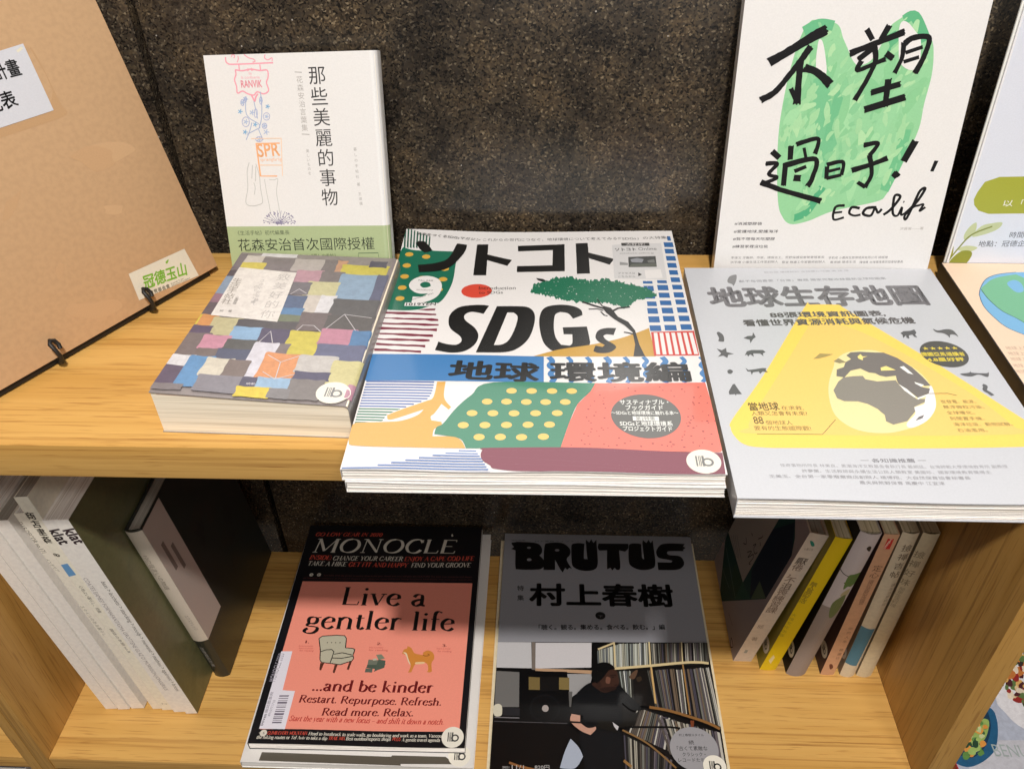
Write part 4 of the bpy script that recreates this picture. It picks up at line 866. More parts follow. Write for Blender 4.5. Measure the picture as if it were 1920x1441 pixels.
ART['patch'] = [  # patch colours greyed: the cover's haze is mixed into them
 ('P',(146,137,136),((-2,-2),(132,-2),(132,182),(-2,182)),0),
 ('P',(202,193,186),((5.3,155.5),(9.1,155.6),(13.1,155.1),(16.2,155.8),(20.2,155.3),(20.8,160.3),(20.7,165.1),(20.5,169.6),(20.5,175),(16.7,174.9),(13.1,174.3),(9.5,174.8),(5.3,174.3),(5.8,169.9),(5.7,165.4),(5.7,160.7)),1),
 ('P',(212,208,211),((16.8,174.2),(24,174.3),(31.5,173.5),(37.9,173.6),(45.8,173.8),(45.5,175.2),(45.4,176.7),(45.3,178.4),(45.5,180.2),(38.4,180.2),(31.5,180.2),(24.2,179.5),(17.2,180.2),(17.3,178.4),(17.1,176.6),(17.2,175.4)),1),
 ('P',(132,123,126),((21.1,152.9),(28.1,153.7),(33.9,153.6),(40.7,153),(47.1,153.5),(47.6,157.6),(47.4,162.4),(47.5,167.4),(47.6,172.7),(40.8,172.7),(34.1,171.9),(27.9,171.9),(21,172.2),(21.4,167.2),(20.9,163.1),(21.1,158.5)),1),
 ('P',(182,173,170),((46.2,154.1),(52.2,154.2),(58.7,154.3),(65.1,154.3),(71.8,154.2),(71.3,158.9),(71.2,163.1),(71.8,167.9),(71.4,172),(64.9,172.5),(58.2,172.5),(52.3,172),(45.9,172.4),(46,167.7),(46,163.5),(45.4,158.4)),1),
 ('P',(127,118,120),((69.5,155.3),(72.6,154.9),(76.4,154.7),(79.7,154.7),(83.2,155),(83.1,159.3),(83.5,163.6),(83.4,168.8),(83.1,172.9),(80.1,172.9),(76,173),(73,172.7),(69.1,173),(69.6,168.5),(69.6,163.7),(69.2,159.6)),1),
 ('P',(194,149,122),((80,155.2),(81.4,154.9),(83.6,154.9),(85.8,155.5),(87.1,155),(87.7,159.6),(87.7,163.5),(87.1,167.7),(87.7,171.9),(85.3,172),(83.5,172),(82,171.8),(79.3,172.5),(80,168.3),(79.6,164.1),(80.1,159.2)),1),
 ('P',(202,189,86),((84.9,151.1),(93.7,150.8),(102.3,150.7),(111.2,150.4),(120.4,150.6),(120.6,154.3),(120.7,158.7),(120.7,162.8),(120.7,166.4),(111,166.5),(102.2,166.1),(93.7,166.3),(84.6,166.7),(84.8,162.3),(84.5,158.9),(84.7,154.9)),1),
 ('P',(90,85,102),((105,163.6),(108.5,164.2),(111.5,164.2),(115.5,164.2),(118.7,163.5),(118.5,166.6),(118,168.3),(118.2,170.9),(118.3,173.2),(115.3,172.8),(111.3,172.9),(108.1,172.8),(105.5,173.5),(104.7,170.9),(104.9,168.4),(105,166.4)),1),
 ('P',(210,193,90),((2.8,154.4),(7.9,154.3),(13.4,154.5),(19.5,154.4),(24.4,154.2),(24.7,157),(25.1,159.2),(25.1,161.9),(24.7,164.1),(19.3,164.4),(13.7,164.4),(8.2,164),(2.7,164.4),(2.3,161.7),(2.6,159.7),(3.1,156.8)),1),
 ('P',(188,179,150),((-9.4,153.3),(-8,153),(-6.1,153.3),(-3.6,153.3),(-1.4,153.2),(-1.5,158.6),(-2.1,164.2),(-2.1,169.4),(-1.5,174.9),(-4.1,174.9),(-5.4,175),(-8.2,175.6),(-10.1,175.6),(-9.6,170),(-9.4,164.2),(-9.5,158.2)),1),
 ('P',(124,114,120),((-3.1,153.3),(-0.8,152.9),(1.6,153.7),(3.4,153.1),(6.2,153.6),(5.9,158.9),(5.9,165.2),(6.3,170.9),(6,176.8),(3.6,176.8),(1,176.9),(-0.5,176.8),(-3.1,176.6),(-3.1,171.2),(-3.1,165.1),(-3.3,159.3)),1),
 ('P',(98,89,94),((-3.7,142.8),(-2.1,143.3),(0.9,143.1),(2.8,143.3),(4.9,142.9),(4.9,145.5),(5,147.4),(5.4,150.3),(5,152.4),(2.8,152.5),(0.6,152),(-2,151.8),(-4.1,152.1),(-4.4,149.8),(-4.3,147.9),(-4.4,145.8)),1),
 ('P',(142,157,176),((-7.2,118),(-3.7,118.2),(0.2,118),(3.5,118.1),(7.4,117.8),(7.3,124.6),(7.1,130.3),(6.9,137.1),(7.3,143.6),(3.8,143),(-0.3,143),(-3.9,143.4),(-6.9,143.6),(-7.4,137.2),(-7.4,130.5),(-7,123.9)),1),
 ('P',(186,146,158),((51.5,138.5),(57,138.1),(62.5,138.4),(67.2,138.1),(72.8,138.2),(72.6,142.7),(73.3,146.9),(72.9,151.1),(72.7,155.9),(67.3,156.1),(62.8,155.4),(57.5,155.7),(52.1,156),(51.7,151.6),(52,147.3),(51.7,142.8)),1),
 ('P',(124,115,116),((72,139.1),(75.9,138.6),(80.1,138.8),(84.5,139.1),(88.7,138.6),(88.7,143.1),(88.3,147.4),(88.7,150.8),(89,154.9),(84.2,155.4),(80.2,155.2),(76,155.2),(71.4,154.9),(71.2,151.3),(71.8,147.1),(71.8,142.8)),1),
 ('P',(142,166,190),((86.4,116.1),(94.5,115.8),(101.7,116),(109.4,116.1),(116.5,116.1),(116.7,125.4),(116.6,134.5),(116.4,143),(116.3,151.9),(109.4,152.4),(101.4,151.9),(94,152.4),(86.9,152.4),(86.7,142.9),(86.5,133.9),(86.6,125.3)),1),
 ('P',(97,99,124),((114.5,115.6),(117,115.4),(118.9,116.2),(121,115.7),(122.5,115.9),(122.6,125.5),(122.7,134.2),(122.8,143.6),(122.6,153.1),(120.1,153.1),(118.8,152.9),(116.7,152.9),(114.5,152.9),(114.4,143.6),(114.9,134.3),(114.9,125.5)),1),
 ('P',(150,117,130),((-3.9,104.9),(-0.9,105.3),(1.6,105.1),(5,104.8),(8.4,105.6),(8.2,108.8),(8.6,111.3),(8.7,115),(8.8,118.3),(5.4,118),(2.3,118.5),(-0.8,118),(-4.1,118.1),(-4.7,114.5),(-4.7,111.4),(-4.6,108.4)),1),
 ('P',(106,94,99),((-4.4,90.8),(-1.2,90.9),(2.1,90.8),(6,90.7),(8.9,91.2),(9.4,94.6),(9.1,98.7),(9.3,102.4),(8.8,106.3),(6,106.3),(2.3,106.3),(-1.4,106.3),(-4.7,106.3),(-5,102.3),(-4.9,98.7),(-5,94.3)),1),
 ('P',(201,195,152),((64.3,120.8),(70.6,120.5),(76.4,120.8),(82.1,121.3),(88.3,120.5),(88.6,125.4),(88.7,130.4),(88.3,135),(88.8,140),(82.8,140.2),(76.8,140),(70.1,140),(64.6,140.3),(64.2,135),(64.5,131),(64.4,125.3)),1),
 ('P',(119,114,120),((53,121),(56.7,121),(60.1,121.5),(64.4,121.1),(68,121.4),(67.9,126),(68,129.4),(67.4,134.2),(68,137.9),(63.9,138.6),(60.2,138.2),(56.8,138.5),(53.8,138),(53.6,134.3),(53.7,129.9),(53.8,125.5)),1),
 ('P',(206,197,188),((67.3,98),(70.9,98.2),(73.6,97.9),(77.2,98.3),(80.4,98.1),(80.2,103.6),(80.4,109.2),(80.2,115.5),(80.4,120.6),(76.8,121.3),(73.9,121.3),(70.9,121),(67.8,121.2),(67.3,115.2),(67,109.5),(67.8,103.5)),1),
 ('P',(218,216,219),((79.4,97.2),(81.7,97.7),(84.7,97.2),(87.5,97.7),(90.7,97.2),(90.4,104),(90.3,109.6),(90.5,115.8),(90.7,121.8),(87.8,121.2),(84.7,121.1),(82.4,121.2),(78.9,121.9),(79,115.9),(78.9,109.5),(79.1,103.9)),1),
 ('P',(95,93,94),((89.6,95.3),(98.1,95.5),(106.1,95.3),(114.5,94.8),(123.2,95.3),(123.2,100.6),(122.9,106.5),(123.1,111.8),(122.8,117.8),(114.2,117.8),(106.4,117.7),(98,117.9),(89.2,117.7),(89.9,112),(89.4,106.1),(89.2,100.5)),1),
 ('P',(90,106,136),((54.8,102.3),(58.4,102.5),(61.8,102.5),(65.3,102),(69.3,102.5),(69.3,106.4),(69.1,110.7),(69.3,115.5),(68.7,119.8),(65,119),(61.9,119.2),(58,119.5),(54,119.6),(54.2,115),(54.3,111),(54.6,106.2)),1),
 ('P',(97,136,176),((55.2,93.1),(59.4,92.9),(63,93.5),(67.3,93.7),(71.4,93.6),(70.9,95.5),(70.8,98.2),(71,100.8),(70.9,103.5),(67,103.2),(63.6,103.5),(59.3,103),(55.9,102.8),(55.3,100.8),(55.6,97.9),(55.2,95.5)),1),
 ('P',(119,126,105),((55.8,84.8),(60,85.1),(64,84.4),(67.3,84.4),(71.5,84.7),(71.2,87.2),(71.2,89.4),(71.4,92.3),(71.5,94.2),(67.2,94.3),(63.7,94.6),(60,94.7),(55.4,94.1),(55.8,92.3),(55.6,89.9),(55.6,87)),1),
 ('P',(116,104,104),((70.7,75.7),(76.3,76.5),(81.7,76.1),(86.6,76.5),(91.9,76.2),(91.5,81.8),(91.3,87.2),(91.8,93.6),(91.6,98.7),(86.3,98.8),(81.6,98.8),(76.6,98.5),(70.8,98.8),(70.9,93.4),(71.3,87.8),(71.1,81.4)),1),
 ('P',(94,90,89),((90.6,78.7),(98.6,78.5),(106.9,79.1),(114.5,78.9),(122.9,78.7),(123.4,83.6),(123.1,87.4),(123.4,91.8),(122.9,96.9),(114.7,96.4),(107.2,97),(98.5,96.5),(90.3,96.3),(90.3,92.6),(90.1,87.4),(90.2,82.8)),1),
 ('P',(210,193,78),((-5.5,75.9),(-3.2,75.8),(-1.2,75.3),(0.4,76.1),(2.2,75.5),(2.6,79),(2.6,82.4),(2.4,86.8),(2.3,90.3),(0.3,90.3),(-1.3,90),(-3.8,89.5),(-5.3,89.6),(-5.8,86.6),(-5.2,82.4),(-5.1,79.3)),1),
 ('P',(210,149,94),((1.1,75.6),(4.2,76.4),(7.2,75.7),(10.1,75.7),(13.4,76.4),(13.1,79.3),(13.9,83.5),(13.9,86.4),(13.4,90.6),(10.4,90.4),(7.2,89.8),(4.1,90.4),(1.5,90.3),(1.2,86.7),(1.1,83.1),(1.5,79.3)),1),
 ('P',(194,186,147),((11.2,65.8),(16.6,65.1),(21.8,65.7),(26.3,65.2),(31.4,65),(32.1,70.8),(32,76.1),(31.3,82.3),(32,87.9),(26.7,87.5),(21.6,87.1),(16.3,87.4),(10.8,87.6),(10.9,82),(11,76.3),(11,71)),1),
 ('P',(92,88,91),((29.7,75.8),(40.2,75.7),(50.2,75.8),(60.7,75.1),(71.5,75.6),(71.4,78.1),(71.3,81),(71.5,83.1),(71.5,86),(61.4,85.7),(50.3,85.8),(39.5,85.6),(29.6,85.9),(28.9,83.4),(29.2,81),(29.2,77.7)),1),
 ('P',(97,85,108),((-3.3,65.9),(1,65.9),(5.6,65.5),(9.6,65.6),(14.1,65.5),(14.3,68.6),(14.3,70.6),(13.9,73.5),(14.3,76),(9.4,76.1),(5.3,75.9),(1.1,76.7),(-3.3,76.5),(-3,73.9),(-2.9,70.9),(-3.1,67.9)),1),
 ('P',(143,176,208),((29.3,60),(34.4,60.5),(39.6,59.8),(45.4,60.2),(50.1,59.7),(50.4,63.8),(50.8,68.2),(50.3,72.5),(50.5,76.7),(45.2,76.9),(39.7,76.4),(34.8,77),(28.6,76.7),(29.2,73.1),(28.6,68),(29,64.2)),1),
 ('P',(89,82,105),((49.5,59.3),(54.9,58.9),(61,59.3),(66.6,58.9),(72.4,59.1),(72.4,63.7),(72.8,67.7),(72.4,71.7),(72.8,76.5),(66.9,76),(61.4,76.3),(55.1,75.9),(48.9,76.6),(48.8,71.9),(49.2,67.5),(49.3,63.7)),1),
 ('P',(121,110,110),((-3.6,38.5),(1.1,37.9),(6.6,38.1),(11.7,38.6),(17,38.6),(17.7,45.1),(17.7,52.6),(17,59.5),(16.9,67),(11.9,67.3),(7,66.6),(1.3,66.9),(-4.2,66.8),(-4.1,60),(-4,52.3),(-4.2,45.4)),1),
 ('P',(199,142,161),((12.4,48.3),(17.2,48.2),(21.9,48.6),(26.2,48.7),(31.1,48.5),(31.3,52.7),(31.1,56.2),(31.5,61),(31.2,64.8),(26.3,65.1),(21.9,64.4),(17.3,65.1),(12.2,65.1),(12.3,60.4),(12.5,56.5),(12.5,52.6)),1),
 ('P',(94,93,92),((29,49.3),(35.3,49.3),(40.6,49.6),(46.1,49.3),(51.8,49.6),(51.4,52),(51.9,55.4),(51.5,58.8),(52,61.5),(46.6,61.8),(40.8,61.3),(34.5,61.7),(29.6,61.4),(29.4,58.5),(29.2,55.6),(29.5,52.2)),1),
 ('P',(87,91,113),((26,37.8),(32.6,38),(38.8,37.7),(45.2,37.7),(51.9,37.4),(51.4,40.9),(51.5,44.1),(51.5,46.8),(51.8,50.7),(45.8,50.3),(39,49.9),(32.5,50.1),(26.8,50),(26.8,47.2),(26.3,43.8),(26.8,40.6)),1),
 ('P',(119,107,104),((13.6,38.8),(16.7,38.6),(20.9,39.1),(24.2,39.2),(27.1,39),(27.7,41.1),(27.5,44.3),(27.3,46.6),(27.2,49.1),(23.8,48.9),(20.4,49.2),(17.2,48.9),(13.7,48.8),(13.8,46.2),(13.5,43.9),(13.4,40.9)),1),
 ('P',(204,190,83),((69.1,47.4),(75.2,47.5),(81.5,47.7),(87.8,47.5),(93.4,46.9),(93.6,54.5),(93.9,61.1),(93.2,68.8),(93.7,75.4),(87.7,75.1),(81.5,75.6),(75.5,75.1),(69.1,75.5),(69.7,68),(69,61),(69.7,54.2)),1),
 ('P',(190,133,152),((90.6,61.3),(96.8,60.7),(102.9,60.5),(108.6,61.1),(114.5,60.5),(114.8,65.5),(115.2,70),(115.1,75),(115.1,79.9),(108.9,79.7),(102.5,79.9),(96.9,79.8),(90.4,79.8),(90.2,75),(90.7,70.4),(90.7,65.5)),1),
 ('P',(86,126,168),((111.6,59.2),(115,59.3),(118.3,59.4),(121.6,59.7),(124.6,59.8),(124.5,64.4),(124.3,69),(124.8,74.2),(124.1,79.5),(121.4,79.2),(118.2,78.8),(115.6,78.8),(111.9,79.5),(111.7,74.2),(112,69.1),(112.4,64.4)),1),
 ('P',(103,106,134),((91.3,42.8),(99.5,43),(108.4,43.2),(115.9,43),(124.3,42.8),(124.3,47.4),(124.2,52.6),(124.1,57.7),(124.1,62.5),(116,61.7),(108.3,62.1),(100.1,62.1),(91.8,61.7),(91.9,57.3),(92.1,52),(91.3,47.8)),1),
 ('P',(126,115,115),((59.7,47.4),(63,47.6),(66.2,47.5),(69.9,47.1),(73.1,47.7),(73.1,50.5),(73.1,53.5),(73.4,56.9),(73.7,59.7),(69.5,59.6),(65.9,59.5),(62.9,59.8),(59.1,59.4),(58.9,56.4),(59.3,53.4),(59.6,50.6)),1),
 ('P',(214,211,220),((48.7,19.5),(52.7,19.8),(57.6,19.5),(61.9,19.4),(65.7,19.4),(65.7,29.7),(66.1,39.8),(65.6,49.8),(66,59.4),(61.7,59.4),(57.1,59.4),(53.2,59.7),(49.2,59.2),(49.2,49.8),(49,40),(48.5,29.8)),1),
 ('P',(218,216,219),((-2.9,26.7),(1.7,27.4),(6.3,27.3),(11.7,26.9),(15.9,26.7),(16.5,30.2),(16,33.4),(16.6,36.5),(15.8,40.4),(11.2,39.9),(6.9,39.8),(1.2,40.3),(-3.5,39.7),(-2.9,36.5),(-2.9,33.3),(-3.5,30)),1),
 ('P',(97,86,107),((-2.7,8.5),(2.5,8.4),(7.8,8.7),(13.7,8.6),(18.9,8),(18.4,13.1),(18.3,18.7),(19,23.5),(18.7,27.8),(13.2,27.7),(8.3,27.9),(2.4,28.5),(-3,28.5),(-2.9,23.3),(-3.1,18.6),(-2.8,13.2)),1),
 ('P',(98,146,192),((12.3,7.5),(16.2,7.1),(20.8,7),(25.3,7.3),(28.9,7.2),(28.9,15.3),(29.2,23.5),(29.1,31.4),(29.2,40),(24.9,39.9),(20.7,39.4),(16.2,40),(12.2,39.6),(12.2,31.9),(12.1,23.4),(12.1,15)),1),
 ('P',(210,202,185),((23.7,19.3),(28.2,19.3),(32.8,19.5),(37.1,19.7),(41.6,19.6),(41.6,24.5),(41.7,28.7),(41.9,34.3),(42.2,39.2),(37.8,38.5),(32.7,38.5),(28.5,38.9),(23.9,39.2),(24.1,34.2),(24,29.1),(23.3,24.6)),1),
 ('P',(126,112,107),((38,19.4),(42.4,19.6),(45.9,19.4),(49.2,20),(52.8,19.8),(53.6,24.2),(53.4,29.4),(53.3,34.1),(53.4,38.1),(49.2,38.5),(46.2,38.2),(42.2,38.2),(38.7,38.5),(38.4,34),(38.1,29.4),(38.7,24.8)),1),
 ('P',(218,149,100),((59.9,20.6),(66.4,21.2),(73.3,20.7),(80.1,21),(86.5,20.7),(86.9,28),(86.5,34.3),(87.1,41.9),(86.8,48.5),(80.5,48.5),(73.1,48.2),(66.6,48.7),(60,49),(60.2,41.6),(60.2,34.8),(60.2,27.7)),1),
 ('P',(194,189,185),((83.2,29.7),(90,29.4),(96.5,29.5),(103.1,29.3),(109.3,29.6),(109.5,34.1),(109.1,38.7),(109.4,43.8),(108.9,48.1),(102.5,48.8),(96.2,48.5),(89.5,48.5),(83.5,48.6),(82.8,43.7),(83.2,38.6),(83.5,34.2)),1),
 ('P',(207,198,144),((106.3,19.7),(111.6,19.6),(116.9,19.6),(121.5,19.2),(126.7,19.5),(126.7,25.7),(126.3,31.7),(126.4,38),(127,44.7),(121.4,44.8),(116.7,44.2),(111.8,44.4),(106.9,44.3),(106.3,38.1),(106.8,32.4),(106.6,25.5)),1),
 ('P',(86,82,107),((84.3,22.3),(89.9,22.5),(96.5,22.5),(102.2,22.2),(108.3,21.9),(107.7,23.9),(107.6,26.7),(107.5,28.8),(107.8,31.1),(102.3,31),(96.5,30.4),(90.1,30.7),(84.3,31),(84.7,28.8),(84.8,26.6),(84.3,24.3)),1),
 ('P',(135,131,139),((25.7,4.2),(33.1,3.8),(41.1,3.7),(49,3.5),(56.5,3.9),(56.1,8.1),(56.4,12.7),(56.7,16.5),(56.7,20.9),(48.4,20.9),(41.3,21),(33.5,20.5),(25.2,20.7),(25.2,16.7),(25.6,12.5),(25.4,7.9)),1),
 ('P',(86,82,104),((53.3,10.8),(55.3,10.8),(57.9,10.8),(60.6,10.5),(63.5,11),(63.3,13.2),(62.8,16.3),(63.4,18.9),(62.8,21.7),(60.6,21.4),(58.1,21.5),(55.6,21.7),(53.3,21.2),(53,19.2),(53,16.2),(53.2,13)),1),
 ('P',(151,181,209),((63.3,10.4),(68.9,10.1),(74.7,10),(80.4,10.1),(86.6,10.6),(86.2,13.5),(86.1,16.3),(85.9,19.5),(86.4,22.4),(80,22.5),(74.2,22.3),(68.8,21.8),(62.9,22.5),(63.1,19.1),(63.3,16.1),(63.4,13.2)),1),
 ('P',(129,122,120),((83.6,2.7),(89.1,2.1),(95.2,2),(100.5,2.6),(106,2.2),(106.1,7.7),(106,12.6),(105.7,17.4),(106.3,23),(100,22.3),(94.7,22.9),(89.2,22.3),(84.2,22.3),(84.4,17.5),(84.4,12.7),(83.7,7.6)),1),
 ('P',(222,198,70),((52.8,1.3),(58,1.8),(63.9,1.4),(69.6,1.3),(74.8,1.2),(74.7,4.4),(74.8,6.3),(74.6,9.2),(74.6,11.9),(68.9,11.9),(64,11.9),(58.2,11.2),(52.6,11.7),(52.5,8.7),(53.2,6.9),(53.2,4.4)),1),
 ('P',(132,128,129),((73.5,2.3),(77,2.1),(80.1,1.6),(83.1,1.8),(86.8,1.7),(87.2,4.5),(87,7.2),(86.6,9.6),(87.2,11.5),(83.1,12),(80.5,12),(76.7,11.8),(73.2,11.5),(73.4,9.5),(73.1,7.2),(73.1,4.8)),1),
 ('P',(190,141,158),((121.7,6.5),(123.3,6.6),(124.2,6.4),(125.2,6.5),(126.1,6.5),(126.6,9.4),(126.9,13.2),(126.1,16.7),(126.1,20.3),(125.5,20.9),(124.3,20.8),(123.3,20.7),(121.8,20.3),(121.6,17),(121.6,13.6),(121.7,9.8)),1),
 ('P',(130,123,126),((-1,2.8),(3.7,2.5),(9.1,2.4),(14.1,3.1),(18.8,3.1),(19,4.7),(18.9,6.1),(19.1,7.2),(18.9,9.1),(13.9,9.1),(9.3,9.3),(4.3,8.7),(-0.8,9.1),(-0.6,7),(-1.3,6.3),(-1.1,4.5)),1),
 ('S',(210,205,208),0.52,((92.4,79.4),(101.3,97.9),(121.5,95)),0,0),
 ('S',(210,205,208),0.52,((101.3,97.9),(113.5,78.8)),0,0),
 ('S',(210,205,208),0.59,((73.1,75.4),(75.4,82.2),(83.2,82.5),(89.8,75.5)),0,0),
 ('S',(210,205,208),0.59,((51.4,59.9),(55.5,73),(60.7,59.7)),0,0),
 ('S',(210,205,208),0.52,((55.6,121.2),(60.2,128.7),(67.1,123.1)),0,0),
 ('S',(210,205,208),0.59,((61.6,46.1),(72.3,39.1),(82.9,47.1)),0,0),
 ('S',(210,205,208),0.59,((72.3,39.1),(74,21.8)),0,0),
 ('S',(210,205,208),0.59,((63.8,27.6),(73.7,20.9),(84.9,26.8)),0,0),
 ('P',(230,224,218),((6,155.4),(52.1,150.9),(56.5,84.8),(7.4,88.9)),0),
 ('V',(196,190,186),'致美好的你',(44.2,143.8),(47,93.8),9.8,0,1),
 ('V',(158,150,142),'生活手帖社',(10.8,136.1),(12.6,107.5),7.2,0,1),
 ('T',(120,115,110),'編',(11.9,93.7),(14.6,93.8),2.8,0,0),
 ('T',(120,115,110),'著',(18,93.9),(20.7,94),2.8,0,0),
 ('V',(185,180,178),'ささやかな暮し',(29.6,137.6),(33.8,106.1),3.8,0,1),
 ('V',(190,185,182),'のヒント集',(27.7,129.1),(31.8,108.3),3.6,0,1),
 ('V',(120,115,110),'心編輯部譯',(18.4,113.5),(19.2,105.1),2.5,0,1),
 ('T',(225,220,225),'曉動',(57.5,13.5),(63.2,13.8),2.2,0,0),
 ('B',(113.8,11.2),10.6,130),
]
